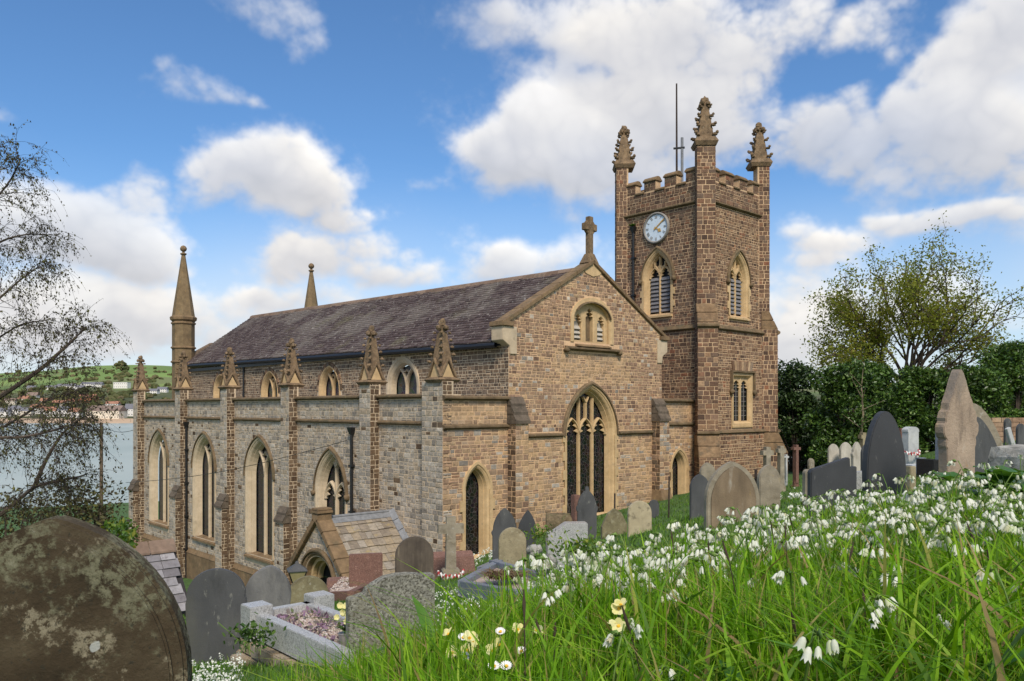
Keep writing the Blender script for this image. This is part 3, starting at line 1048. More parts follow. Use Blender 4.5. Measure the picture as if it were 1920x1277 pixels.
for k, (a, b) in enumerate(piers_u):
    zt = .80 + .004 * a
    o = pier(FSA, a, b, -8.2, zt, .35, 'aisle_buttress', church, gm, 'brown_shade_rubble', 20 + k)  # flank stones darker than the front: side shade and dirt put into the colour
    zs = [-4.9, -3.95, -4.35, -4.3, -4.3, -4.4][k]
    pier(fr_off(FSA, 0, .30), a, b, -8.4, zs, .28 if k else .08, 'buttress_foot', o, gm, 'brown_shade_rubble', 40 + k)  # foot flanks get the same painted shade and dirt
    weathering(fr_off(FSA, 0, .33), a, b, zs, zs + .55, .02, .27 if k else .08, 'set_off', o, 2)
# plinth along the foot of the aisle
mb = MB()
for a, b in sub_iv([(1.05, 26.6)], [(x - .02, y + .02) for x, y in piers_u]):
    mb.box(FSA, a, b, -9, -6.95, .0, .10)
    mb.hexa([FSA.p(a, -6.95, 0), FSA.p(b, -6.95, 0), FSA.p(b, -6.95, .12), FSA.p(a, -6.95, .12),
             FSA.p(a, -6.72, 0), FSA.p(b, -6.72, 0), FSA.p(b, -6.80, .03), FSA.p(a, -6.80, .03)])
mb.obj('plinth', 'coping', aisle)

# --- east ends of the aisles and the nave gable
LAN_S = Arch(1.33, .42, -4.62, -2.52, .68)
LAN_N = Arch(11.78, .42, -3.9, -2.38, .62)
EASTW = Arch(6.56, 1.20, -3.82, -.95, 1.62)
BLIND = RoundArch(6.64, .93, 2.28, 3.05, .62)
GE, GA = 2.76, 5.04


def gable_span(za, zb):
    h = 4.0 if zb <= GE else 4.0 * (GA - zb) / (GA - GE)
    return (6.65 - h, 6.65 + h) if h > .1 else None


mb = MB()
wall_face(mb, FE, [(0, ZB), (2.65, ZB), (2.65, .36), (0, .36)], [LAN_S.outline(.05)])
aisle_e = mb.obj('aisle_end_wall', 'mortar_gable', church)
cm = mixm(('cream_rubble', 6), ('gable_rubble', 2.5), ('grey_rubble', 1))
rubble(FE, (0, 2.65), -5.4, -.66, mixm(('cream_rubble', 4), ('gable_rubble', 3), ('grey_rubble', 1.2)), aisle_e, [LAN_S.hole(.15)], hr=(.10, .18), wr=(.14, .36), seed=60)
rubble(FE, (0, 2.65), -.50, .22, 'cream_rubble', aisle_e, hr=(.11, .18), wr=(.15, .4), seed=61)
string_course(FE, .0, 2.62, -.66, .16, .10, 'string_course', aisle_e)
string_course(FE, .0, 2.62, .22, .16, .14, 'parapet_coping', aisle_e)
mb = MB()
wall_face(mb, FE, [(10.65, ZB), (13.2, ZB), (13.2, .36), (10.65, .36)], [LAN_N.outline(.05)])
aisle_n = mb.obj('aisle_end_wall', 'mortar_gable', church)
rubble(FE, (10.65, 12.9), -4.6, -.72, cm, aisle_n, [LAN_N.hole(.15)], hr=(.10, .17), wr=(.14, .34), seed=62)
rubble(FE, (10.65, 12.9), -.56, .2, 'cream_rubble', aisle_n, hr=(.11, .18), wr=(.15, .4), seed=63)
string_course(FE, 10.66, 12.9, -.72, .16, .10, 'string_course', aisle_n)
string_course(FE, 10.66, 12.9, .2, .16, .14, 'parapet_coping', aisle_n)

mb = MB()
wall_face(mb, FE, [(2.65, ZB), (10.65, ZB), (10.65, GE), (6.65, GA), (2.65, GE)], [EASTW.outline(.05), BLIND.outline(.03)])
mb.box(FE, 2.66, 3.0, ZB, GE - .1, -.5, -.02)
gable = mb.obj('gable_wall', 'mortar_gable', church)


def gable_mat(r, s, z):
    if z > .75 and z < 2.0 and abs(s - 6.6 + .25 * sin(z * 9)) < 1.95 + .3 * r.random():
        return 'cream_rubble' if r.random() < .92 else 'gable_rubble'
    if z > -.97:
        return 'gable_rubble' if r.random() < .80 else ('cream_rubble' if r.random() < .6 else 'grey_rubble')
    return 'cream_rubble' if r.random() < .80 else ('gable_rubble' if r.random() < .6 else 'grey_rubble')


rubble(FE, gable_span, -.80, 5.0, gable_mat, gable, [EASTW.hole(.16), BLIND.hole(.2, .15), lambda a, b: (5.2, 8.1) if b > 1.95 and a < 2.16 else None],
       hr=(.09, .16), wr=(.12, .30), seed=70)
rubble(FE, (2.65, 10.65), -4.9, -.96, gable_mat, gable, [EASTW.hole(.15), lambda a, b: (2.6, 3.17), lambda a, b: (10.03, 10.65)], hr=(.10, .17), wr=(.14, .36), seed=71)
string_course(FE, 3.18, 10.02, -.99, .16, .11, 'string_course', gable, cut=[(5.08, 8.04)])
window(FE, LAN_S, 'lancet_window', church, 'dressed_warm', fw=.19, depth=.30, splay=.10, glass='glass_leaded', lights=1, hood=False, quoin=True, seed=2,
       label='tall leaded lancet in the left aisle end')
window(FE, LAN_N, 'lancet_window', church, 'dressed_warm', fw=.19, depth=.30, splay=.10, glass='glass_leaded', lights=1, hood=False, quoin=True, seed=3,
       label='leaded lancet beside the tower')
window(FE, EASTW, 'east_window', church, 'dressed_warm', fw=.16, depth=.30, splay=.14, glass='glass_leaded', lights=3, kind='panel', quoin=True, seed=4, mw=.08,
       label='great three-light leaded window under the gable')
# gable buttresses
for k, (a, b, zb) in enumerate(((2.60, 3.17, -5.2), (10.03, 10.63, -4.4))):
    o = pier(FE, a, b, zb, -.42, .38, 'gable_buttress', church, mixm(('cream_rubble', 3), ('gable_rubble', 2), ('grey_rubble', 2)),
             mixm(('brown_shade_rubble', 3), ('gable_rubble', 1)), 80 + k, body='mortar_gable')  # browner flank mix: shade and dirt of the sides painted in
    weathering(FE, a, b, -.45, .36, .06, .40, 'set_off', o, 3, over=.035)
    mb = MB()
    z_ = -3.1 - .5 * (1 - k)
    mb.box(FE, a - .05, b + .05, zb, z_ - .6, .0, .56)
    mb.hexa([FE.p(a - .05, z_ - .6, 0), FE.p(b + .05, z_ - .6, 0), FE.p(b + .05, z_ - .6, .56), FE.p(a - .05, z_ - .6, .56),
             FE.p(a, z_, 0), FE.p(b, z_, 0), FE.p(b, z_, .42), FE.p(a, z_, .42)])
    mb.obj('buttress_foot', 'coping', o, bevel=.012)

# blind three-light opening in the gable
mb = MB()
prof = [(.2, 0), (.2, .03), (.07, .035), (.03, .02), (0, -.04), (0, -.22)]
mb.rings(FE, [[(a, z, d) for a, z in BLIND.outline(o)] for o, d in prof])
blind = mb.obj('gable_opening', 'dressed_warm', church)
blind['label'] = 'blind louvred three-light opening high in the gable'
lights3 = [Arch(6.64 - .60, .21, 2.36, 2.98, .30), Arch(6.64, .22, 2.34, 3.16, .38), Arch(6.64 + .60, .21, 2.36, 2.98, .30)]
mb = MB()
ins = BLIND.outline(-.005)
wall_face(mb, FE, ins, [A.outline(0) for A in lights3], -.12)
for A in lights3:
    mb.rings(FE, [[(a, z, -.12) for a, z in A.outline(0)], [(a, z, -.15) for a, z in A.outline(-.03)], [(a, z, -.30) for a, z in A.outline(-.03)]])
mb.obj('tracery', 'dressed_warm', blind)
for k, A in enumerate(lights3):
    pane_mesh(FE, A.outline(-.02), -.29, 'moulding' if k == 1 else 'louvre_pale', 'blind_panel', blind)
    for zc in (.28, .62):
        for sg in (-1, 1):
            mb = MB()
            x0 = A.c + sg * A.hw(A.zs + A.R * zc)
            mb.prism(FE, [(x0 + sg * .02, A.zs + A.R * (zc + .2)), (x0 - sg * .10, A.zs + A.R * zc - .03), (x0 + sg * .02, A.zs + A.R * (zc - .2))], -.26, -.135)
            mb.obj('cusp', 'dressed_warm', blind)
    if k != 1:
        for z in (2.42, 2.58, 2.74):
            lb = MB()
            lb.hexa([FE.p(A.c - .19, z, -.2), FE.p(A.c + .19, z, -.2), FE.p(A.c + .19, z + .02, -.18), FE.p(A.c - .19, z + .02, -.18),
                     FE.p(A.c - .19, z + .13, -.28), FE.p(A.c + .19, z + .13, -.28), FE.p(A.c + .19, z + .14, -.26), FE.p(A.c - .19, z + .14, -.26)])
            lb.obj('louvre', 'louvre_pale', blind)
mb = MB()
mb.hexa([FE.p(5.75, 2.12, 0), FE.p(7.52, 2.12, 0), FE.p(7.52, 2.12, .16), FE.p(5.75, 2.12, .16), FE.p(5.75, 2.30, -.2), FE.p(7.52, 2.30, -.2), FE.p(7.52, 2.16, .16), FE.p(5.75, 2.16, .16)])
mb.obj('sill', 'coping', blind, bevel=.008)
string_course(FE, 5.22, 8.06, 1.96, .17, .17, 'drip_mould', blind)
for s_ in (5.25, 8.03):
    mb = MB()
    mb.lump(FE.p(s_, 1.99, .09), .11, int(s_ * 9), sub=2)
    mb.obj('carved_stop', 'moulding', blind, smooth=True)
hb = MB()
hb.rings(FE, [[(a, z, d) for a, z in BLIND.arc(o)][3:-1] for o, d in ((.0, .02), (.01, .09), (.06, .08), (.07, .0))])
hb.obj('hood_mould', 'moulding', blind)

# kneelers, gable copings, cross
for sg in (-1, 1):
    e = 6.65 + sg * 4.0
    mb = MB()
    mb.prism(FE, [(e + sg * .30, 2.16), (e + sg * .30, 2.60), (e - sg * .32, 2.60), (e - sg * .32, 1.72), (e - sg * .02, 1.72), (e + sg * .0, 1.98)], -.5, .05)
    mb.obj('kneeler', 'dressed_pale', church, bevel=.012)
    mb = MB()
    mb.box(FE, min(e + sg * .36, e - sg * .15), max(e + sg * .36, e - sg * .15), 2.60, 2.76, -.55, .12)
    mb.obj('kneeler_cap', 'coping', church, bevel=.02)
    n = 5
    for k in range(n):
        f0, f1 = k / n, (k + 1) / n - .004
        x0, x1 = e + sg * .30 + (6.65 - e - sg * .30) * f0, e + sg * .30 + (6.65 - e - sg * .30) * f1
        z0 = 2.60 + (GA + .03 - 2.60) * f0
        z1 = 2.60 + (GA + .03 - 2.60) * f1
        mb = MB()
        mb.prism(FE, [(x0, z0), (x1, z1), (x1, z1 + .15), (x0, z0 + .15)], -.42, .09)
        mb.obj('coping_stone', 'coping', church, bevel=.015)
mb = MB()
mb.prism(FE, [(6.15, GA - .22), (6.65, GA + .06), (7.15, GA - .22), (7.0, GA - .34), (6.65, GA - .42), (6.3, GA - .34)], -.2, .028)
mb.obj('apex_stone', 'dressed_warm', church)
cb = MB()
cz = GA + .16
cb.hexa([FE.p(6.35, cz - .12, -.38), FE.p(6.95, cz - .12, -.38), FE.p(6.95, cz - .12, .06), FE.p(6.35, cz - .12, .06),
         FE.p(6.52, cz + .24, -.28), FE.p(6.78, cz + .24, -.28), FE.p(6.78, cz + .24, -.02), FE.p(6.52, cz + .24, -.02)])
cr = cb.obj('gable_cross', 'crocket_stone', church, bevel=.015)
cb = MB()
cb.box(FE, 6.535, 6.765, cz + .2, cz + 1.55, -.24, -.05)
cb.box(FE, 6.33, 6.97, cz + 1.05, cz + 1.30, -.238, -.052)
cb.obj('shaft', 'crocket_stone', cr, bevel=.02)
cb = MB()
R0 = [(6.65 + .27 * cos(2 * pi * k / 20), cz + 1.175 + .27 * sin(2 * pi * k / 20)) for k in range(20)]
cb.prism(FE, R0, -.21, -.08)
cb.obj('wheel', 'crocket_stone', cr, bevel=.02)

# --- nave: clerestory, far walls
CLW = [hood_arch(5.8, 2.14, .26, 1.94, -.4, 1.12, 0), hood_arch(11.09, 1.95, .22, 1.90, -.4, 1.25, 0), hood_arch(16.52, 1.95, .22, 1.86, -.4, 1.25, 0), hood_arch(22.1, 1.9, .22, 1.88, -.4, 1.25, 0)]
ZE0, ZE1 = 2.10, 2.42


def eave(u):
    return ZE0 + (ZE1 - ZE0) * u / 27


mb = MB()
wall_face(mb, FSN, [(0, ZB), (27.2, ZB), (27.2, eave(27)), (0, eave(0))], [A.outline(.05) for A in CLW])
clere = mb.obj('clerestory_wall', 'mortar', church)
rubble(FSN, (0.0, 27.2), .28, 2.22, 'clerestory_rubble', clere, [A.hole(.24) for A in CLW], hr=(.08, .16), wr=(.11, .28), joint=.026, seed=90)
for k, A in enumerate(CLW):
    w = window(FSN, A, 'clerestory_window', church, 'dressed_pale' if k == 0 else 'dressed_warm', fw=.24 if k == 0 else .10, depth=.22, splay=.08, glass='glass_grey',
               kind='y', hood=False, sill=False, seed=k, mw=.09)
    if k:                                           # radiating voussoirs of rough stone
        pts = A.arc(.11, 7)
        for i in range(len(pts) - 1):
            (a0, z0), (a1, z1) = pts[i], pts[i + 1]
            q = A.arc(.27, 7)
            mb = MB()
            f = .06
            P = [(a0 + (a1 - a0) * f, z0 + (z1 - z0) * f), (a1 - (a1 - a0) * f, z1 - (z1 - z0) * f),
                 (q[i + 1][0] - (q[i + 1][0] - q[i][0]) * f, q[i + 1][1] - (q[i + 1][1] - q[i][1]) * f), (q[i][0] + (q[i + 1][0] - q[i][0]) * f, q[i][1] + (q[i + 1][1] - q[i][1]) * f)]
            mb.prism(FSN, P, -.02, .03 + .01 * (i % 3))
            mb.obj('voussoir', ['brown_shade_rubble', 'clerestory_rubble', 'warm_rubble'][i % 3], w)
mb = MB()
mb.box(WORLD, 10.35, 10.65, .1, 27.2, ZB, 2.1) if False else None
FN = Fr((10.65, 0, 0), (0, 1, 0), (1, 0, 0))
mb.box(FN, .3, 27.2, ZB, 2.2, -.3, 0)
FW = Fr((0, 27.3, 0), (1, 0, 0), (0, 1, 0))
mb.prism(FW, [(2.65, ZB), (10.65, ZB), (10.65, 2.5), (6.65, 5.3), (2.65, 2.5)], -.4, 0)
FNA = Fr((13.2, 0, 0), (0, 1, 0), (1, 0, 0))
mb.box(FNA, 4.5, 27.2, ZB, .36, -.3, 0)
mb.obj('far_wall', 'mortar', church)
mb = MB()
mb.hexa([(.36, .02, -.35), (2.64, .02, -.35), (2.64, 27.2, -.35), (.36, 27.2, -.35), (.36, .02, -.15), (2.64, .02, .2), (2.64, 27.2, .2), (.36, 27.2, -.15)])
mb.hexa([(10.66, .02, -.35), (13.1, .02, -.35), (13.1, 27.2, -.35), (10.66, 27.2, -.35), (10.66, .02, .2), (13.1, .02, -.15), (13.1, 27.2, -.15), (10.66, 27.2, .2)])
mb.obj('aisle_roof', 'lead', church)
# west parapet corner beside the turret
mb = MB()
mb.prism(FW, [(2.3, 1.6), (2.3, 3.35), (3.1, 3.35), (3.1, 3.1), (4.2, 3.75), (4.2, 3.0), (3.4, 2.4), (3.0, 1.6)], -.45, .0)
mb.obj('west_parapet', 'clerestory_rubble', church)
mb = MB()
mb.box(FW, 2.22, 3.15, 3.35, 3.47, -.5, .05)
mb.obj('coping_stone', 'dressed_pale', church, bevel=.01)

# --- nave roof
ZR0, ZR1 = 4.93, 5.42


def roof_pt(f, u, lift=0.0):
    ze, zr = eave(u) + .02, ZR0 + (ZR1 - ZR0) * u / 27
    return Vector((2.47 + (6.65 - 2.47) * f, u, ze + (zr - ze) * f + lift))


mb = MB()
mb.add([roof_pt(0, .3, -.03), roof_pt(0, 27, -.03), roof_pt(1, 27, -.03), roof_pt(1, .3, -.03)], [(0, 1, 2, 3)])
a, b = roof_pt(0, .3), roof_pt(0, 27)
mb.add([roof_pt(1, .3, -.03), roof_pt(1, 27, -.03), (10.83, 27, b.z), (10.83, .3, a.z)], [(0, 1, 2, 3)])
roof = mb.obj('nave_roof', 'slate_underlay', church)
rr = random.Random(77)
mb = MB()
rows = 27
for i in range(rows):
    f0, f1 = i / rows, min(1.0, (i + 1.25) / rows)
    u = .32 - rr.uniform(0, .28)
    while u < 26.95:
        w = rr.uniform(.24, .36)
        ua, ub = max(.32, u + .004), min(26.98, u + w - .004)
        if ub > ua + .03:
            l0, l1 = .045 + rr.uniform(0, .012), .008
            j = rr.uniform(-.006, .006)
            P = [roof_pt(f0 + j, ua, .005), roof_pt(f0 + j, ub, .005), roof_pt(f1, ub, 0), roof_pt(f1, ua, 0),
                 roof_pt(f0 + j, ua, l0), roof_pt(f0 + j, ub, l0 + rr.uniform(-.006, .006)), roof_pt(f1, ub, l1), roof_pt(f1, ua, l1)]
            mb.add(P, [(4, 5, 6, 7), (0, 1, 5, 4), (1, 2, 6, 5), (3, 0, 4, 7)])
        u += w
o = mb.obj('roof_slate', 'roof_slate', roof, normals=False)
tag(o, kind='stuff')
k = 0
u = .35
while u < 26.9:
    w = .62
    mb = MB()
    c = roof_pt(1, u + w / 2).z
    P = []
    for uu in (u + .006, u + w - .006):
        z = roof_pt(1, uu).z
        P += [(6.65 - .17, uu, z - .10), (6.65 - .10, uu, z + .04), (6.65, uu, z + .10), (6.65 + .10, uu, z + .04), (6.65 + .17, uu, z - .10)]
    mb.add(P, [(i, i + 1, i + 6, i + 5) for i in range(4)] + [(0, 1, 2, 3, 4), (5, 6, 7, 8, 9)])
    mb.obj('ridge_tile', 'ridge_tile', roof)
    u += w
mb = MB()
for i in range(20):
    u0, u1 = .35 + i * 1.33, .35 + (i + 1) * 1.33
    P = []
    for uu in (u0, u1):
        z = eave(min(uu, 27)) - .06
        P += [(2.48, uu, z + .04), (2.36, uu, z + .04), (2.33, uu, z - .04), (2.38, uu, z - .11), (2.46, uu, z - .11)]
    mb.add(P, [(i2, (i2 + 1) % 5, 5 + (i2 + 1) % 5, 5 + i2) for i2 in range(5)])
mb.box(FSN, .3, 27, 2.0, 2.14, .0, .13)
mb.obj('gutter', 'iron', roof)


# --- pinnacles
def spire_part(name, pos, rz, w, h, mat, parent, gablets=True, crock=5, cap=.1, flare=1.0, conc=0.0, big=1.0, seed=0, cmat=None, tip=1.0):
    cmat = cmat or mat
    fr = Fr(pos, (cos(rz), sin(rz), 0), (sin(rz), -cos(rz), 0))
    mb = MB()
    e = w / 2 + .07
    mb.hexa([fr.p(-w / 2, -.04, -w / 2), fr.p(w / 2, -.04, -w / 2), fr.p(w / 2, -.04, w / 2), fr.p(-w / 2, -.04, w / 2), fr.p(-e, cap * .5, -e), fr.p(e, cap * .5, -e), fr.p(e, cap * .5, e), fr.p(-e, cap * .5, e)])
    mb.hexa([fr.p(-e, cap * .5, -e), fr.p(e, cap * .5, -e), fr.p(e, cap * .5, e), fr.p(-e, cap * .5, e), fr.p(-w * .46, cap * 1.3, -w * .46), fr.p(w * .46, cap * 1.3, -w * .46), fr.p(w * .46, cap * 1.3, w * .46), fr.p(-w * .46, cap * 1.3, w * .46)])
    root = mb.obj(name, cmat, parent)
    mb = MB()
    b = w * (.44 if gablets else .42)
    n = 7
    prof = []
    for k in range(n + 1):
        f = k / n
        r = b * ((1 - f) ** (1 + conc)) * .93 + .075 * f * tip
        prof.append((r, cap + (h * .80 - cap) * f))
    for k in range(n):
        (r0, z0), (r1, z1) = prof[k], prof[k + 1]
        mb.hexa([fr.p(-r0, z0, -r0), fr.p(r0, z0, -r0), fr.p(r0, z0, r0), fr.p(-r0, z0, r0), fr.p(-r1, z1, -r1), fr.p(r1, z1, -r1), fr.p(r1, z1, r1), fr.p(-r1, z1, r1)])
    mb.obj('spirelet', mat, root)
    if gablets:
        for q in range(4):
            f2 = Fr(fr.o, fr.s * cos(q * pi / 2) + fr.d * sin(q * pi / 2), fr.d * cos(q * pi / 2) - fr.s * sin(q * pi / 2))
            gb = MB()
            gh = h * .27
            g0, g1 = cap, cap + gh
            gb.prism(f2, [(-b * .80, g0), (b * .80, g0), (0, g1 - .05)], b * .6, b * .98)
            gp = gb.obj('gablet_panel', 'dressed_warm', root)
            gb = MB()
            gb.bar(f2, [(-b * 1.05, g0 + .02), (0, g1 + .06), (b * 1.05, g0 + .02)], .095, b * .85, b * 1.14, .7)
            gb.obj('gablet', mat, root)
    cb = MB()
    r_ = random.Random(seed)
    z0 = cap + h * (.24 if gablets else .05)
    for k in range(crock):
        f = (z0 + (h * .76 - z0) * k / max(1, crock - 1))
        ff = (f - cap) / (h * .80 - cap)
        r = b * ((1 - ff) ** (1 + conc)) * .93 + .075 * ff * tip
        for sx in (-1, 1):
            for sy in (-1, 1):
                s_ = (.085 - .03 * ff) * big
                q_ = .75 if big < 1.1 else .38
                c = fr.p(sx * (r + s_ * q_), f + .05 * big, sy * (r + s_ * q_))
                if big > 1.1:
                    cb = MB()
                cb.lump(c, s_, r_.randrange(9999), sub=1, sq=(1, 1, .75))
                if big > 1.1:
                    cb.lump(fr.p(sx * (r + s_ * .98), f + .09 * big, sy * (r + s_ * .98)), s_ * .66, r_.randrange(9999), sub=1)
                    cb.obj('crocket', cmat, root)
    if big <= 1.1:
        tag(cb.obj('crocket', cmat, root), kind='stuff')
    fb = MB()
    zt = h * .82
    fb.box(fr, -.06 * big, .06 * big, zt - .08, zt + h * .15, -.06 * big, .06 * big)
    for q in range(4):
        a = q * pi / 2 + (pi / 4 if big > 1.1 else 0)
        fb.lump(fr.p(.13 * big * cos(a), zt + h * .055, .13 * big * sin(a)), .085 * big, q + seed, sub=1)
    fb.lump(fr.p(0, zt + h * .13, 0), .105 * big, seed + 11, sub=2, sq=(1, 1, 1.25))
    fb.obj('finial', cmat, root)
    return root


for k, (a, b) in enumerate(piers_u):
    zt = .80 + .004 * a
    top = [2.66, 2.74, 2.66, 2.62, 2.75, 2.80][k]
    c = (a + b) / 2
    sc = .74 if k else .78
    mat = ['crocket_stone', 'crocket_stone', 'crocket_stone', 'crocket_stone', 'crocket_stone', 'crocket_stone'][k]
    w = .64 if k else .66
    c0 = .40 if k == 0 else c
    spire_part('aisle_pinnacle', (.0 + w / 2 - .04, .40 if k == 0 else c, zt), 0, w, top - zt, mat, church, True, 5, seed=k * 31, tip=1.35, big=1.09)

# --- west turrets with spires
for tt, uu, lab in ((2.62, 27.05, 'spired turret at the near west corner'), (10.68, 27.2, 'spired turret behind the ridge')):
    fr = Fr((tt, uu, 0), (1, 0, 0), (0, -1, 0))
    mb = MB()
    mb.lathe(fr, [(.60, ZB), (.60, 4.86)], 8, rot=pi / 8)
    tr = mb.obj('west_turret', 'spire_stone', church)
    tr['label'] = lab
    for z, ex in ((2.55, .07), (3.35, .07), (4.72, .06)):
        mb = MB()
        mb.lathe(fr, [(.60, z - .04), (.60 + ex, z), (.60 + ex, z + .06), (.60, z + .11)], 8, rot=pi / 8)
        mb.obj('turret_band', 'coping', tr)
    mb = MB()
    mb.lathe(fr, [(.60, 4.86), (.70, 4.94), (.72, 5.08), (.66, 5.14)], 8, rot=pi / 8)
    mb.obj('turret_cornice', 'coping', tr)
    mb = MB()
    mb.lathe(fr, [(.62, 5.13), (.60, 5.2), (.10, 8.62)], 8, rot=pi / 8)
    mb.obj('spire', 'spire_stone', tr)
    mb = MB()
    mb.lathe(fr, [(.10, 8.6), (.17, 8.64), (.17, 8.70), (.07, 8.74), (.07, 8.80), (.14, 8.84), (.18, 8.92), (.18, 9.0), (.13, 9.09), (.05, 9.14)], 12)
    mb.obj('ball_finial', 'crocket_stone', tr, smooth=True)
    for k in range(14):                   # courses of the turret's ashlar, slightly proud blocks
        pass

# ------------------------------------------------------------------ tower
T0, U0, TW = 12.87, -.50, 4.5
FTS = Fr((T0, U0, 0), (0, 1, 0), (-1, 0, 0))
FTE = Fr((T0, U0, 0), (1, 0, 0), (0, -1, 0))
FTN = Fr((T0 + TW, U0, 0), (0, 1, 0), (1, 0, 0))
FTW = Fr((T0, U0 + TW, 0), (1, 0, 0), (0, 1, 0))
Z1, Z2, ZC, ZEM, ZME = -1.02, 3.26, 8.32, 9.26, 9.76
BW = .37


def ts(p):
    return uS(p, T0) - U0


def te(p):
    return tS(p, U0) - T0


BSc, BEc, SQc = (ts(1201) + ts(1266)) / 2, (te(1361) + te(1408)) / 2, (te(1361) + te(1410)) / 2
BELS = hood_arch(BSc, 1.80, .17, 6.83, 3.95, 1.75)
BELE = hood_arch(BEc, 1.80, .17, 6.70, 3.85, 1.75)
SQ0, SQ1, SQZ0, SQZ1 = SQc - .66, SQc + .66, -.62, 1.32
mb = MB()
wall_face(mb, FTS, [(0, Z2), (TW, Z2), (TW, ZEM), (0, ZEM)], [BELS.outline(.05)])
wall_face(mb, FTE, [(0, Z2), (TW, Z2), (TW, ZEM), (0, ZEM)], [BELE.outline(.05)])
mb.box(FTN, .0, TW, -6, ZEM, -.3, -.001)
mb.box(FTW, .0, TW, -6, ZEM, -.3, -.001)
for fr in (FTS, FTE):
    mb.box(fr, .0, TW, ZEM - .75, ZEM - .01, -.4, -.05)
LO = .12
LS_, LE_ = fr_off(FTS, 0, LO), fr_off(FTE, 0, LO)
wall_face(mb, LS_, [(-LO, -6), (TW, -6), (TW, Z2), (-LO, Z2)], [])
wall_face(mb, LE_, [(-LO, -6), (TW + LO, -6), (TW + LO, Z2), (-LO, Z2)], [[(SQ0, SQZ0), (SQ0, SQZ1), (SQ1, SQZ1), (SQ1, SQZ0)]])
tower = mb.obj('tower', 'mortar_tower', church)
tower['label'] = 'square battlemented tower of dark brown rubble'
ins = (BW - .02, TW - BW + .02)
rubble(FTS, ins, Z2 + .05, ZC - .1, 'tower_rubble', tower, [BELS.hole(.16, .16)], hr=(.09, .17), wr=(.12, .30), joint=.026, seed=101)
rubble(FTE, ins, Z2 + .05, ZC - .1, mixm(('tower_rubble', 3), ('warm_rubble', 2)), tower, [BELE.hole(.16, .16)], hr=(.09, .16), wr=(.11, .28), joint=.026, seed=102)
for fr, sd in ((FTS, 103), (FTE, 104)):
    rubble(fr, ins, ZC + .08, ZEM - .1, 'tower_rubble', tower, hr=(.09, .18), wr=(.12, .3), joint=.026, seed=sd)
rubble(LS_, (BW - .05, TW), -3.8, Z2 - .1, 'tower_rubble', tower, hr=(.10, .19), wr=(.14, .36), joint=.026, seed=105)
sqh = [lambda a, b: (SQ0 - .13, SQ1 + .13) if b > SQZ0 - .2 and a < SQZ1 + .17 else None]
rubble(LE_, (BW - .05, TW - BW + .05), Z1 + .12, Z2 - .1, mixm(('warm_rubble', 5), ('tower_rubble', 2)), tower, sqh, hr=(.09, .18), wr=(.13, .34), joint=.028, seed=106)
rubble(fr_off(FTE, 0, LO + .08), (BW - .05, TW - BW + .1), -4.2, Z1 - .03, mixm(('warm_rubble', 5), ('tower_rubble', 2)), tower, hr=(.09, .18), wr=(.12, .32), joint=.028, seed=107)
mb = MB()
mb.box(FTE, -.2, TW + .2, -6, Z1 - .01, -.1, LO + .08)
mb.obj('tower_base', 'mortar_tower', tower)
# flat arch of stones over the square window
for k in range(9):
    a0, a1 = SQ0 - .08 + k * (SQ1 - SQ0 + .16) / 9, SQ0 - .08 + (k + 1) * (SQ1 - SQ0 + .16) / 9
    m_ = (SQ0 + SQ1) / 2
    mb = MB()
    mb.prism(LE_, [(a0 + .01, SQZ1 + .24), (a1 - .01, SQZ1 + .24), (a1 - .01 + (a1 - m_) * .12, SQZ1 + .62), (a0 + .01 + (a0 - m_) * .12, SQZ1 + .62)], -.02, .045)
    mb.obj('voussoir', 'cream_rubble' if k % 3 else 'warm_rubble', tower)
for fr, nm in ((FTS, 's'), (FTE, 'e')):
    string_course(fr, BW - .06, TW - BW + .06, ZC - .09, .17, .13, 'string_course', tower)
for fr, s0, s1 in ((LS_, .2, TW), (LE_, .2, TW - .2)):
    string_course(fr, s0, s1, Z2 - .12, .24, .12, 'string_course', tower, weather=1.2)
string_course(fr_off(FTE, 0, LO + .04), .2, TW - .2, Z1 - .06, .18, .12, 'string_course', tower, weather=1.0)

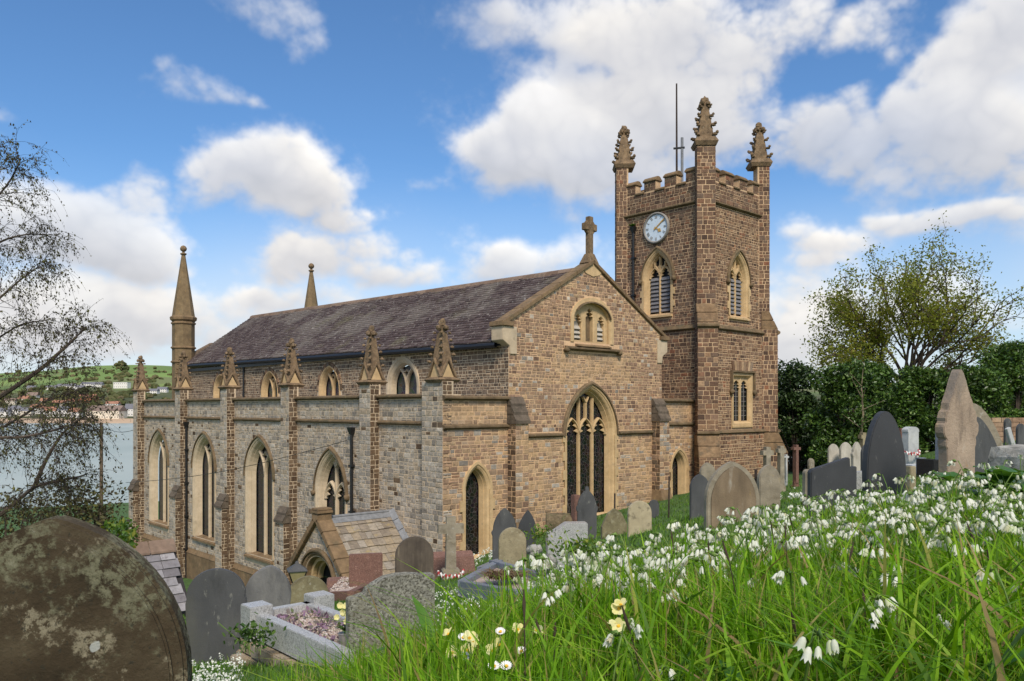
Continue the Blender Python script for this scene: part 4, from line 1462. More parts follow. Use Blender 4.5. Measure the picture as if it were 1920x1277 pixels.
# corner buttresses set diagonally, rising into pinnacle shafts
corners = [((T0, U0), (1, -1), (-1, -1)), ((T0 + TW, U0), (1, 1), (1, -1)), ((T0, U0 + TW), (-1, -1), (-1, 1))]
for k, ((cx, cy), sv, dv) in enumerate(corners):
    f = Fr((cx, cy, 0), (*sv, 0), (*dv, 0))
    fu = fr_off(f, 0, -.34)
    o = pier(fu, -BW, BW, Z2 + .1, 10.50, .46, 'tower_buttress', church, 'tower_rubble', 'tower_rubble', 120 + k, hr=(.12, .22), body='mortar_tower', wr=(.15, .32))
    fl = fr_off(f, 0, -.34)
    pier(fl, -BW - .03, BW + .03, Z1, Z2 + .13, .80, 'buttress_stage', o, mixm(('warm_rubble', 1), ('tower_rubble', 4)), mixm(('warm_rubble', 1), ('tower_rubble', 4)), 130 + k, hr=(.13, .24), body='mortar_tower', wr=(.17, .36))
    pier(fl, -BW - .06, BW + .06, -4.6, Z1 - .9, 1.22, 'buttress_foot', o, mixm(('warm_rubble', 2), ('tower_rubble', 3)), mixm(('warm_rubble', 1), ('tower_rubble', 3)), 140 + k, hr=(.16, .28), body='mortar_tower', wr=(.2, .4))
    # two big blocks and the slope of each set-off
    for zb, zt, d0, d1, w_ in ((Z2 + .13, Z2 + .92, .44, .82, BW + .03), (Z1 - .92, Z1 - .04, .82, 1.24, BW + .06)):
        zm = (zb + zt) / 2
        dm = (d0 + d1) / 2
        for za, zc, da, db in ((zb, zm - .006, d1, dm), (zm + .006, zt, dm, d0)):
            mb = MB()
            w1 = w_ + .004
            mb.hexa([fl.p(-w1, za, .1), fl.p(w1, za, .1), fl.p(w1, za, da), fl.p(-w1, za, da), fl.p(-w1, zc, .1), fl.p(w1, zc, .1), fl.p(w1, zc, db), fl.p(-w1, zc, db)])
            mb.obj('set_off', 'weathered_block', o, bevel=.02)
    string_course(fr_off(fl, 0, .80), -BW - .06, BW + .06, Z2 - .12, .22, .1, 'string_course', o)
    string_course(fr_off(fl, 0, .80), -BW - .06, BW + .06, Z1 - .06, .18, .12, 'string_course', o)
    base = fu.p(0, 10.50, .10)
    rz = atan2(sv[1], sv[0])
    spire_part('tower_pinnacle', base, rz, .80, [1.96, 1.88, 1.84][k], 'crocket_stone', church, False, 4, cap=.24, conc=-.12, big=1.42, seed=200 + k, tip=1.6)

# battlements
for fr, flip in ((FTS, 0), (FTE, 1)):
    L0, L1 = BW - .02, TW - BW + .02
    n = 4
    gap, mw_ = .46, 0
    mw_ = (L1 - L0 - 3 * gap) / n
    for k in range(n):
        a = L0 + k * (mw_ + gap)
        mb = MB()
        mb.box(fr, a, a + mw_, ZEM - .08, ZME - .16, -.36, -.006)
        m_ = mb.obj('merlon', 'mortar_tower', tower)
        rubble(fr, (a, a + mw_), ZEM - .06, ZME - .14, 'tower_rubble', m_, hr=(.12, .2), wr=(.15, .34), joint=.026, seed=300 + k + 10 * flip)
        mb = MB()
        P = [(-.42, ZME - .16), (.06, ZME - .16), (.06, ZME - .10), (-.10, ZME + .05), (-.26, ZME + .05), (-.42, ZME - .10)]
        A_ = [fr.p(a - .05, z, d) for d, z in P] + [fr.p(a + mw_ + .05, z, d) for d, z in P]
        mb.add(A_, [(i, (i + 1) % 6, 6 + (i + 1) % 6, 6 + i) for i in range(6)] + [tuple(range(6)), tuple(range(6, 12))])
        mb.obj('merlon_coping', 'coping', tower, bevel=.02)
        if k < n - 1:
            mb = MB()
            b0, b1 = a + mw_, a + mw_ + gap
            mb.hexa([fr.p(b0 - .02, ZEM - .12, -.4), fr.p(b1 + .02, ZEM - .12, -.4), fr.p(b1 + .02, ZEM - .12, .06), fr.p(b0 - .02, ZEM - .12, .06),
                     fr.p(b0 - .02, ZEM + .06, -.3), fr.p(b1 + .02, ZEM + .06, -.3), fr.p(b1 + .02, ZEM - .04, .06), fr.p(b0 - .02, ZEM - .04, .06)])
            mb.obj('embrasure_sill', 'coping', tower, bevel=.015)
for fr in (FTN, FTW):                     # the far parapets, seen through the gaps
    for k in range(4):
        a = .4 + k * 1.02
        mb = MB()
        mb.box(fr, a, a + .62, ZEM - .08, ZME - .1, -.36, 0)
        mb.obj('merlon', 'tower_rubble', tower)
        mb = MB()
        mb.box(fr, a - .05, a + .67, ZME - .1, ZME + .04, -.4, .05)
        mb.obj('merlon_coping', 'coping', tower, bevel=.03)
mb = MB()
mb.box(FTE, .3, TW - .3, 8.55, 8.6, -TW + .3, -.3)
mb.obj('tower_roof', 'lead', tower)

window(FTS, BELS, 'belfry_window', church, 'dressed_warm', fw=.17, depth=.24, splay=.10, glass='dark', lights=2, kind='belfry', quoin=True, heads=True, louvres=True, seed=7, mw=.10, zl=5.50,
       label='louvred belfry window below the clock')
window(FTE, BELE, 'belfry_window', church, 'dressed_warm', fw=.17, depth=.24, splay=.10, glass='dark', lights=2, kind='belfry', quoin=True, heads=True, louvres=True, seed=8, mw=.10, zl=5.38,
       label='louvred belfry window on the right-hand face of the tower')

# square-headed window of the tower
fr = LE_
mb = MB()
rect = lambda o: [(SQ0 - o, SQZ0 - o), (SQ0 - o, SQZ1 + o), (SQ1 + o, SQZ1 + o), (SQ1 + o, SQZ0 - o)]
prof = [(.13, 0), (.13, .045), (.03, .045), (0, .0), (-.04, -.05), (-.055, -.05), (-.08, -.11)]
mb.rings(fr, [[(a, z, d) for a, z in rect(o)] for o, d in prof], closed=True)
sqw = mb.obj('square_window', 'dressed_warm', church)
sqw['label'] = 'square-headed two-light window low on the tower'
hb = MB()
hb.bar(fr, [(SQ0 - .2, SQZ1 - .62), (SQ0 - .2, SQZ1 + .19), (SQ1 + .2, SQZ1 + .19), (SQ1 + .2, SQZ1 - .62)], .10, .0, .13, .7)
hb.obj('label_mould', 'moulding', sqw)
for sg, x in ((-1, SQ0 - .2), (1, SQ1 + .2)):
    cb = MB()
    cb.lump(fr.p(x, SQZ1 - .66, .07), .12, 5 + sg, sub=2)
    cb.obj('carved_stop', 'moulding', sqw, smooth=True)
g0, g1 = SQ0 + .08, SQ1 - .08
gmid = (g0 + g1) / 2
tb = MB()
tb.bar(fr, [(gmid, SQZ0 + .06), (gmid, SQZ1 - .06)], .085, -.15, -.05)
for c in ((g0 + gmid) / 2, (g1 + gmid) / 2):
    hw_ = (g1 - g0) / 4
    A = Arch(c, hw_, SQZ0, SQZ1 - .54, hw_ * 1.3)
    arc = A.arc(0, 6)
    top = [(c + hw_, SQZ1 - .06), (c - hw_, SQZ1 - .06)]
    tb.prism(fr, arc + top, -.14, -.08)
    for sg in (-1, 1):
        for zz, ln in ((.2, .36), (.55, .28)):
            x0 = c + sg * A.hw(A.zs + A.R * zz)
            tb.prism(fr, [(x0 + sg * .02, A.zs + A.R * (zz + .18)), (x0 - sg * hw_ * ln * 1.4, A.zs + A.R * zz), (x0 + sg * .02, A.zs + A.R * (zz - .16))], -.138, -.09)
tb.obj('tracery', 'dressed_warm', sqw)
for a, b in ((g0, gmid), (gmid, g1)):
    pane_mesh(fr, [(a, SQZ0 + .05), (a, SQZ1 - .05), (b, SQZ1 - .05), (b, SQZ0 + .05)], -.17, 'glass_plain', 'pane', sqw)
    lb = MB()
    for k in range(1, 3):
        x = a + (b - a) * k / 3
        lb.box(fr, x - .008, x + .008, SQZ0 + .1, SQZ1 - .3, -.17, -.152)
    for k in range(1, 9):
        z = SQZ0 + .1 + k * .2
        lb.box(fr, a, b, z - .008, z + .008, -.168, -.154)
    lb.obj('glazing_bar', 'clock_grey', sqw)
mb = MB()
mb.hexa([fr.p(SQ0 - .12, SQZ0 - .2, 0), fr.p(SQ1 + .12, SQZ0 - .2, 0), fr.p(SQ1 + .12, SQZ0 - .2, .06), fr.p(SQ0 - .12, SQZ0 - .2, .06),
         fr.p(SQ0 - .12, SQZ0 + .06, -.2), fr.p(SQ1 + .12, SQZ0 + .06, -.2), fr.p(SQ1 + .12, SQZ0 - .1, .065), fr.p(SQ0 - .12, SQZ0 - .1, .065)])
mb.obj('sill', 'dressed_warm', sqw, bevel=.01)

# clock: blue dial, gilt numerals and hands, ten past four
fc = Fr(FTS.p(ts(1232), 7.57, .05), (0, -1, 0), (-1, 0, 0))
R = .585
mb = MB()
circ = lambda r, n=48: [(r * sin(2 * pi * k / n), r * cos(2 * pi * k / n)) for k in range(n)]
mb.rings(fc, [[(a, z, d) for a, z in circ(r)] for r, d in ((R + .07, -.06), (R + .07, .05), (R + .03, .08), (R, .07), (R - .03, .03), (R - .04, .02))], closed=True)
clock = mb.obj('clock', 'clock_grey', church, smooth=True)
clock['label'] = 'round pale blue clock with gilt hands at ten past four'
mb = MB()
mb.prism(fc, circ(R - .02), -.02, .025)
mb.obj('dial', 'clock_blue', clock)
NUM = ['XII', 'I', 'II', 'III', 'IV', 'V', 'VI', 'VII', 'VIII', 'IX', 'X', 'XI']
for k, tx in enumerate(NUM):
    nb = MB()
    a = 2 * pi * k / 12
    wd = {'I': .032, 'V': .075, 'X': .075}
    tot = sum(wd[c] for c in tx)
    x = -tot / 2
    h = .062
    ex, ez = (cos(a), -sin(a)), (sin(a), cos(a))
    P = lambda u_, v_: (.46 * sin(a) + ex[0] * u_ + ez[0] * v_, .46 * cos(a) + ex[1] * u_ + ez[1] * v_)
    seg = []
    for c in tx:
        w_ = wd[c]
        xc = x + w_ / 2
        if c == 'I':
            seg.append(((xc, -h), (xc, h)))
        elif c == 'V':
            seg += [((xc - .026, h), (xc, -h)), ((xc + .026, h), (xc, -h))]
        else:
            seg += [((xc - .026, h), (xc + .026, -h)), ((xc + .026, h), (xc - .026, -h))]
        x += w_
    for q0, q1 in seg:
        nb.bar(fc, [P(*q0), P(*q1)], .017, .022, .034, .9)
    nb.obj('numeral', 'clock_grey', clock)
for ang, L, wd_, nm in ((54, .50, .045, 'minute_hand'), (124, .33, .06, 'hour_hand')):
    hb = MB()
    a = radians(ang)
    D_ = (sin(a), cos(a))
    N_ = (cos(a), -sin(a))
    P = lambda l, w_: (D_[0] * l + N_[0] * w_, D_[1] * l + N_[1] * w_)
    if nm == 'minute_hand':
        hb.prism(fc, [P(-.12, .03), P(-.12, -.03), P(.1, -.018), P(L, -.026), P(L + .05, 0), P(L, .026), P(.1, .018)], .045, .058)
    else:
        hb.prism(fc, [P(-.08, .025), P(-.08, -.025), P(.14, -.02), P(.17, -.075), P(.24, -.075), P(.27, -.03), P(L, 0), P(.27, .03), P(.24, .075), P(.17, .075), P(.14, .02)], .034, .044)
    hb.obj(nm, 'gold', clock)

# rainwater pipes
def downpipe(fr, s, z0, z1, nm, lab=None, d=.09, r=.055):
    mb = MB()
    mb.tube([fr.p(s, z0, d), fr.p(s, z1 - .12, d)], r, 10)
    o = mb.obj(nm, 'iron', church)
    if lab:
        o['label'] = lab
    mb = MB()
    mb.hexa([fr.p(s - .06, z1 - .16, .02), fr.p(s + .06, z1 - .16, .02), fr.p(s + .06, z1 - .16, .16), fr.p(s - .06, z1 - .16, .16),
             fr.p(s - .13, z1 + .08, .0), fr.p(s + .13, z1 + .08, .0), fr.p(s + .13, z1 + .08, .22), fr.p(s - .13, z1 + .08, .22)])
    mb.obj('hopper', 'iron', o)
    z = z1 - 1.3
    while z > z0:
        mb = MB()
        mb.box(fr, s - .10, s + .10, z, z + .07, .0, d + r + .015)
        mb.obj('bracket', 'iron', o)
        z -= 1.6
    return o


downpipe(FTS, ts(1190), 1.0, 7.72, 'downpipe', 'rainwater pipe on the tower')
downpipe(FSA, uS(661, .3), -7.5, -.75, 'downpipe')
downpipe(FSA, uS(351, .3), -8.5, -.75, 'downpipe')
mb = MB()
mb.tube([FSN.p(uS(457, 2.6), .3, .06), FSN.p(uS(457, 2.6), 2.1, .06)], .05, 8)
mb.obj('downpipe', 'iron', church)

# masts on the tower roof
pl = (15.45, 2.75)
Yp = XY(*pl)[1]
mb = MB()
mb.tube([(pl[0], pl[1], 8.6), (pl[0] - .02, pl[1], (HY - 157) / F * Yp)], [.055, .035], 8)
fp = mb.obj('flagpole', 'rusty_iron', church)
mb = MB()
mb.tube([(pl[0] + .12, pl[1] - .2, 8.6), (pl[0] + .12, pl[1] - .2, (HY - 259) / F * Yp)], .062, 8)
mb.obj('stub_mast', 'lead', fp)
mb = MB()
zz = (HY - 278) / F * Yp
mb.box(Fr((pl[0], pl[1], 0), (.5, -.85, 0), (.85, .5, 0)), -.15, .35, zz - .03, zz + .03, -.06, .06)
mb.obj('clamp', 'iron', fp)

# ------------------------------------------------------------------ porch on the south side
PT, PU, PH = -2.3, 3.2, 1.62
ZPR, ZPE = -3.42, -5.05
FP = Fr((PT, PU, 0), (0, 1, 0), (-1, 0, 0))
PA = Arch(.02, .82, -7.6, -5.35, .78)
mb = MB()
wall_face(mb, FP, [(-PH, -9), (PH, -9), (PH, ZPE), (0, ZPR - .02), (-PH, ZPE)], [PA.outline(.02)])
FPE = Fr((PT, PU - PH, 0), (1, 0, 0), (0, -1, 0))
FPW = Fr((PT, PU + PH, 0), (1, 0, 0), (0, 1, 0))
mb.box(FPE, 0, 2.6, -9, ZPE - .05, -.3, 0)
mb.box(FPW, 0, 2.6, -9, ZPE - .05, -.3, 0)
porch = mb.obj('porch', 'mortar', church)
porch['label'] = 'small gabled porch with stone-slated roof'
rubble(FP, lambda a, b: (lambda h: (-h, h) if h > .1 else None)(PH if b < ZPE else PH * (ZPR - b) / (ZPR - ZPE)), -7.2, ZPR, 'grey_rubble', porch, [PA.hole(.2)], hr=(.11, .2), wr=(.15, .38), seed=401)
rubble(FPE, (0, 2.6), -6.2, ZPE - .05, gm, porch, hr=(.12, .2), wr=(.15, .38), seed=402)
w = window(FP, PA, 'porch_doorway', church, 'coping', fw=.18, depth=.5, splay=.12, glass='dark', lights=1, hood=True, sill=False)
mb = MB()
for o, d in ((-.13, -.18), (-.22, -.36)):
    mb.rings(FP, [[(a, z, dd) for a, z in PA.arc(oo, 9)] for oo, dd in ((o + .12, d), (o, d), (o, d - .15))])
mb.obj('arch_order', 'dressed_warm', w)
# roof: boards below, stone slates in courses
sl = hypot(PH + .12, ZPR - ZPE)


def pr_pt(side, f, x, lift=0.0):
    """f: 0 at the eave, 1 at the ridge; x along the porch"""
    uu = PU - side * (PH + .10) * (1 - f)
    z = ZPE - .10 + (ZPR + .02 - ZPE + .10) * f
    nx_ = Vector((0, -side * (ZPR - ZPE), PH)).normalized()
    return Vector((PT + x, uu, z)) + nx_ * lift


mb = MB()
for sd_ in (1, -1):
    mb.add([pr_pt(sd_, 0, .0, -.02), pr_pt(sd_, 0, 2.62, -.02), pr_pt(sd_, 1, 2.62, -.02), pr_pt(sd_, 1, 0, -.02)], [(0, 1, 2, 3)])
proof = mb.obj('porch_roof', 'slate_underlay', church)
rp = random.Random(9)
for sd_ in (1, -1):
    for i in range(8):
        f0, f1 = i / 8 * .97, min(1, ((i + 1.2) / 8) * .97)
        x = .32 + (rp.uniform(-.2, 0) if i else 0)
        while x < 2.58:
            w_ = rp.uniform(.17, .36)
            xa, xb = max(.34, x + .004), min(2.60, x + w_ - .004)
            x += w_
            if xb - xa < .04:
                continue
            mb = MB()
            j = rp.uniform(-.006, .006)
            l0 = .045 + rp.uniform(0, .012)
            mb.hexa([pr_pt(sd_, f0 + j, xa, .01), pr_pt(sd_, f0 + j, xb, .01), pr_pt(sd_, f1, xb, -.005), pr_pt(sd_, f1, xa, -.005),
                     pr_pt(sd_, f0 + j, xa, l0), pr_pt(sd_, f0 + j, xb, l0 + rp.uniform(-.005, .005)), pr_pt(sd_, f1, xb, .012), pr_pt(sd_, f1, xa, .012)])
            mb.obj('slate', 'stone_slate', proof)
mb = MB()
mb.tube([pr_pt(1, 1, .4, .05), pr_pt(1, 1, 2.62, .05)], .05, 8)
mb.add([pr_pt(1, .90, .4, .05), pr_pt(1, .90, 2.60, .05), pr_pt(1, 1, 2.60, .06), pr_pt(1, 1, .4, .06)], [(0, 1, 2, 3)])
for k in range(6):
    f = k / 6
    mb.hexa([pr_pt(1, f, 2.50, .02), pr_pt(1, f, 2.64, .02), pr_pt(1, f + .16, 2.64, .02), pr_pt(1, f + .16, 2.50, .02),
             pr_pt(1, f, 2.50, .06), pr_pt(1, f, 2.66, .24), pr_pt(1, f + .16, 2.66, .22), pr_pt(1, f + .16, 2.50, .06)])
mb.obj('lead_flashing', 'lead', proof)
for sd_ in (1, -1):
    for k in range(5):
        f0, f1 = -.06 + k * 1.04 / 5, -.06 + (k + 1) * 1.04 / 5 - .006
        mb = MB()
        mb.hexa([pr_pt(sd_, f0, -.14, -.04), pr_pt(sd_, f0, .36, -.04), pr_pt(sd_, f1, .36, -.04), pr_pt(sd_, f1, -.14, -.04),
                 pr_pt(sd_, f0, -.14, .12), pr_pt(sd_, f0, .36, .12), pr_pt(sd_, f1, .36, .12), pr_pt(sd_, f1, -.14, .12)])
        mb.obj('coping_stone', 'coping', porch, bevel=.012)
mb = MB()
fa = Fr((PT + .11, PU, ZPR), (0, 1, 0), (-1, 0, 0))
mb.box(fa, -.19, .19, -.06, .20, -.24, .25)
mb.box(fa, -.24, .24, .20, .29, -.26, .28)
mb.box(fa, -.20, .20, .29, .36, -.25, .26)
mb.obj('apex_stone', 'coping', porch, bevel=.02)


# ------------------------------------------------------------------ lay the wall stones
def lay_stones():
    mw = church.matrix_basis
    c_, s_ = cos(atan2(NY, NX)), sin(atan2(NY, NX))

    def scr(v):
        x, y = OX + v[0] * c_ - v[1] * s_, OY + v[0] * s_ + v[1] * c_
        return CX + F * x / y, HY - F * v[2] / y
    scored = []
    for q in STONES:
        fr, a, b, z0, z1, d, m, par = q
        P = [scr(fr.p(*p, 0)) for p in ((a, z0), (b, z0), (b, z1), (a, z1))]
        ar = .5 * sum(P[i][0] * P[(i + 1) % 4][1] - P[(i + 1) % 4][0] * P[i][1] for i in range(4))
        c = fr.p((a + b) / 2, (z0 + z1) / 2, 0)
        x, y = OX + c[0] * c_ - c[1] * s_, OY + c[0] * s_ + c[1] * c_
        ndir = Vector((fr.d[0] * c_ - fr.d[1] * s_, fr.d[0] * s_ + fr.d[1] * c_, 0))
        vis = ndir.dot(Vector((-x, -y, 0))) > 0 and z1 > gz(x, y) - .1
        # a stone hidden by the porch, far down behind the graves, or under the setting does not show
        py = sum(p[1] for p in P) / 4
        scored.append((abs(ar) if vis and py < 1060 else 0, q))
    scored.sort(key=lambda k: -k[0])
    one = scored[:300]
    rest = scored[300:]
    r = random.Random(33)
    # a handful of irregular block shapes, shared and scaled
    blocks = {}

    def block(m, v):
        if (m, v) in blocks:
            return blocks[(m, v)]
        rb = random.Random(v * 7 + 1)
        j = lambda k=.05: rb.uniform(-k, k)
        bk = [(-.5, -.5), (.5, -.5), (.5, .5), (-.5, .5)]
        fr_ = [(-.42 + j(), -.38 + j(.08)), (.42 + j(), -.38 + j(.08)), (.42 + j(), .38 + j(.08)), (-.42 + j(), .38 + j(.08))]
        pts = [(a, 0, z) for a, z in bk] + [(a + j(.015), .7, z + j(.03)) for a, z in bk] + [(a, 1 + j(.15), z) for a, z in fr_]
        fs = [(0, 1, 5, 4), (1, 2, 6, 5), (2, 3, 7, 6), (3, 0, 4, 7), (4, 5, 9, 8), (5, 6, 10, 9), (6, 7, 11, 10), (7, 4, 8, 11), (8, 9, 10, 11)]
        me = bpy.data.meshes.new('stone')
        me.from_pydata(pts, [], fs)
        me.materials.append(M[m])
        blocks[(m, v)] = me
        return me
    for sc, (fr, a, b, z0, z1, d, m, par) in one:
        o = bpy.data.objects.new('stone', block(m, r.randrange(6)))
        COL.objects.link(o)
        o.parent = par if par.parent is church else par.parent
        o.location = fr.p((a + b) / 2, (z0 + z1) / 2, -.004)
        s_ax = fr.s if fr.s.cross(fr.d).dot(fr.u) > 0 else -fr.s        # keep the block's axes right-handed
        R_ = Matrix((s_ax, fr.d, fr.u)).transposed()
        o.rotation_euler = R_.to_euler()
        o.scale = (b - a, d + .004, z1 - z0)
    mats = sorted({q[6] for _, q in rest})
    mb = MB()
    for sc, (fr, a, b, z0, z1, d, m, par) in rest:
        w, h = b - a, z1 - z0
        bx, bz = min(.03, w * .14), min(.025, h * .17)
        j = lambda k: r.uniform(-k, k)
        k = min(w, h) * .05
        B = [(a + j(k), z0 + j(k)), (b + j(k), z0 + j(k)), (b + j(k), z1 + j(k)), (a + j(k), z1 + j(k))]
        G = [(a + bx + j(k), z0 + bz + j(k)), (b - bx + j(k), z0 + bz + j(k)), (b - bx + j(k), z1 - bz + j(k)), (a + bx + j(k), z1 - bz + j(k))]
        pts = [fr.p(x, z, -.004) for x, z in B] + [fr.p(x, z, d * .7) for x, z in B] + [fr.p(x, z, d * (1 + j(.25))) for x, z in G]
        mb.add(pts, [(0, 1, 5, 4), (1, 2, 6, 5), (2, 3, 7, 6), (3, 0, 4, 7), (4, 5, 9, 8), (5, 6, 10, 9), (6, 7, 11, 10), (7, 4, 8, 11), (8, 9, 10, 11)], mats.index(m))
    o = mb.obj('rubble_stone', mats, church, normals=False)
    tag(o, kind='stuff')
    print('stones', len(STONES), 'individual', len(one), 'px area', one[0][0], one[-1][0])


lay_stones()

# ------------------------------------------------------------------ estuary, far shore and hills
SEA = -20.0


def build_far():
    m, t, p, out = new_mat('estuary_water')
    g = t.node('ShaderNodeNewGeometry')
    pos = t.vec('MULTIPLY', g.outputs['Position'], (1, .35, 1))
    n = t.noise(pos, .02, 5)
    t.l.new(t.ramp(n, [(.35, (.30, .36, .32)), (.65, (.38, .43, .385))]), p.inputs['Base Color'])
    p.inputs['Roughness'].default_value = .35
    p.inputs['Specular IOR Level'].default_value = .22
    b = t.node('ShaderNodeBump', {'Strength': .16, 'Distance': .25})
    t.l.new(t.noise(pos, .5, 6, .65), b.inputs['Height'])
    t.l.new(b.outputs[0], p.inputs['Normal'])
    mb = MB()
    mb.add([(-3500, 90, SEA), (1800, 90, SEA), (1800, 1180, SEA), (-3500, 1180, SEA)], [(0, 1, 2, 3)])
    tag(mb.obj('water', m), 'grey-green estuary water between the churchyard and the far shore', kind='structure')
    # hills: slope up from the shore to a long skyline
    m, t, p, out = new_mat('far_fields')
    g = t.node('ShaderNodeNewGeometry')
    pos = t.vec('MULTIPLY', g.outputs['Position'], (1, .45, 1.2))
    vo = t.node('ShaderNodeTexVoronoi', {'Scale': .0065})
    t.l.new(pos, vo.inputs['Vector'])
    sep = t.node('ShaderNodeSeparateColor', {0: vo.outputs['Color']})
    c = t.ramp(sep.outputs[0], [(0, (.10, .16, .035)), (.3, (.155, .24, .05)), (.5, (.21, .31, .065)), (.62, (.14, .135, .06)), (.8, (.18, .27, .06)), (1, (.09, .11, .045))])
    sz = t.node('ShaderNodeSeparateXYZ', {0: g.outputs['Position']})
    sc = t.ramp(t.noise(pos, .02, 6, .65), [(.3, (.035, .05, .018)), (.5, (.075, .085, .03)), (.7, (.11, .10, .05))])
    low = t.rng(t.math('ADD', sz.outputs[2], t.math('MULTIPLY', t.noise(pos, .006, 4), 40)), 40, 78, 1, 0)
    c = t.mix(low, c, sc)
    t.l.new(c, p.inputs['Base Color'])
    p.inputs['Roughness'].default_value = 1
    sky_pts = [(-3000, 700), (-1200, 712), (-500, 712), (-200, 706), (0, 701), (53, 698), (93, 696), (120, 692), (160, 688), (200, 686), (250, 685), (300, 686), (360, 690), (500, 700), (800, 712), (1500, 725), (2600, 735)]
    V, Fc = [], []
    cols, rows = 180, 24
    rg = np.random.default_rng(3)
    for j in range(rows):
        f = j / (rows - 1)
        Y = 1090 + (2700 - 1090) * f
        for i in range(cols):
            px = -2600 + 5000 * i / (cols - 1)
            py = np.interp(px, [a for a, _ in sky_pts], [b for _, b in sky_pts])
            zr = (HY - py) / F * 2700
            X = (px - CX) / F * 2700 * (.42 + .58 * f)
            z = SEA + 1.5 + (zr - SEA) * (f ** .9) + 5 * sin(i * .9 + j * .7) * f * (1 - f)
            V.append((X, Y, z))
    for j in range(rows - 1):
        for i in range(cols - 1):
            a = j * cols + i
            Fc.append((a, a + 1, a + cols + 1, a + cols))
    b0 = len(V)
    hill = link('hill', np_mesh('hill', V, Fc, [m], smooth=True))
    tag(hill, 'green field-covered hill beyond the estuary', kind='structure')
    VA = np.array(V).reshape(rows, cols, 3)

    def hz(px, Y):
        f = (Y - 1090) / (2700 - 1090)
        j = f * (rows - 1)
        j0 = int(min(max(j, 0), rows - 2))
        X = (px - CX) / F * Y
        r0, r1 = VA[j0], VA[j0 + 1]
        k = j - j0
        return X, Y, float(np.interp(X, r0[:, 0], r0[:, 2]) * (1 - k) + np.interp(X, r1[:, 0], r1[:, 2]) * k)
    mb = MB()
    sand = stone('sand', [(0, (.46, .33, .22)), (1, (.52, .39, .27))], .15, .02, [], .1, 1, .95, False)
    mb.add([(-2600, 1060, SEA - .3), (1500, 1060, SEA - .3), (1500, 1098, SEA + 5.2), (-2600, 1098, SEA + 5.2), (1500, 1150, SEA + 6), (-2600, 1150, SEA + 6)], [(0, 1, 2, 3), (3, 2, 4, 5)])
    tag(mb.obj('beach', sand), 'pale sandy beach along the far shore', kind='structure')

    def solve_Y(px, py):
        lo, hi = 1092., 2690.
        for _ in range(40):
            mid = (lo + hi) / 2
            X, Y, z = hz(px, mid)
            if HY - F * z / Y > py:
                lo = mid
            else:
                hi = mid
        return lo
    # houses
    white = plain('white_render', (.74, .71, .66), .9, 0, .2, .08, .3)
    cream = plain('cream_render', (.70, .62, .50), .9, 0, .2, .08, .3)
    brick = plain('red_brick', (.36, .15, .09), .9, 0, .2, .15, .3)
    roofs = [plain('far_roof_slate', (.16, .16, .18), .8, 0, .3, .15, .3), plain('far_roof_tile', (.34, .17, .11), .8, 0, .3, .15, .3), plain('far_roof_brown', (.22, .16, .13), .8, 0, .3, .15, .3)]
    winm = plain('far_window', (.05, .055, .065), .3)

    def house(px, py, wpx, hpx, wall, roof, label, group=None, yaw=0., floors=2, flat=False):
        Y = solve_Y(px, py + hpx / 2)
        X, Y, z = hz(px, Y)
        w, h = wpx / F * Y, hpx / F * Y
        o = empty('house', (X, Y, z - 1), yaw, label, 'house', group)
        mb = MB()
        d = w * .55
        hw = h * .62 if not flat else h
        mb.box(WORLD, -w / 2, w / 2, -2, hw, -d / 2, d / 2)
        wl = mb.obj('wall', wall, o)
        if flat:
            mb = MB()
            mb.box(WORLD, -w / 2 - .3, w / 2 + .3, hw, hw + .5, -d / 2 - .3, d / 2 + .3)
            mb.obj('roof', roof, o)
        else:
            mb = MB()
            e = .4
            P = [(-d / 2 - e, hw - .3), (0, h + .2), (d / 2 + e, hw - .3)]
            pts = [(-w / 2 - e, a, b) for a, b in P] + [(w / 2 + e, a, b) for a, b in P]
            mb.add(pts, [(0, 1, 2), (3, 5, 4), (0, 3, 4, 1), (1, 4, 5, 2), (0, 2, 5, 3)])
            mb.obj('roof', roof, o)
        n = max(2, int(w / 3.5))
        for k in range(n):
            for fl in range(floors):
                mb = MB()
                xc = -w / 2 + w * (k + .5) / n
                zc = hw * (fl + .55) / floors
                mb.box(WORLD, xc - .6, xc + .6, zc - .7, zc + .7, -d / 2 - .06, -d / 2 + .02)
                mb.obj('window', winm, wl)
        return o
    r = random.Random(8)
    house(200, 772, 62, 26, cream, roofs[2], 'long cream house with a shallow brown roof standing just behind the beach')
    house(166, 746, 30, 16, brick, roofs[1], 'red brick house with a red tiled roof above the white seafront houses')
    house(229, 722, 26, 12, white, roofs[0], 'white flat-roofed stepped house high on the far hillside', flat=True, floors=2)
    house(212, 757, 24, 12, white, roofs[1], 'white house with orange tiled roof behind the cream seafront house')
    house(244, 768, 16, 24, white, roofs[0], 'white house with a grey roof close to the church corner')
    ords = ['first', 'second', 'third', 'fourth', 'fifth', 'sixth', 'seventh', 'eighth', 'ninth', 'tenth']
    for k, (px, py, w) in enumerate([(6, 772, 26), (28, 768, 22), (50, 771, 24), (72, 766, 26), (96, 771, 22), (118, 770, 26), (141, 773, 22)]):
        house(px, py, w, r.uniform(16, 22), r.choice([white, white, cream]), r.choice(roofs[:2]), ords[k] + ' pale rendered house from the left in the row on the far beach', 'houses along the far beach')
    for k, (px, py, w) in enumerate([(20, 752, 22), (45, 748, 18), (62, 742, 20), (86, 752, 18), (110, 756, 20), (133, 753, 18)]):
        house(px, py, w, r.uniform(11, 15), r.choice([white, cream]), r.choice(roofs[1:]), ords[k] + ' small brown-roofed house from the left among trees above the beach row', 'houses above the far seafront')
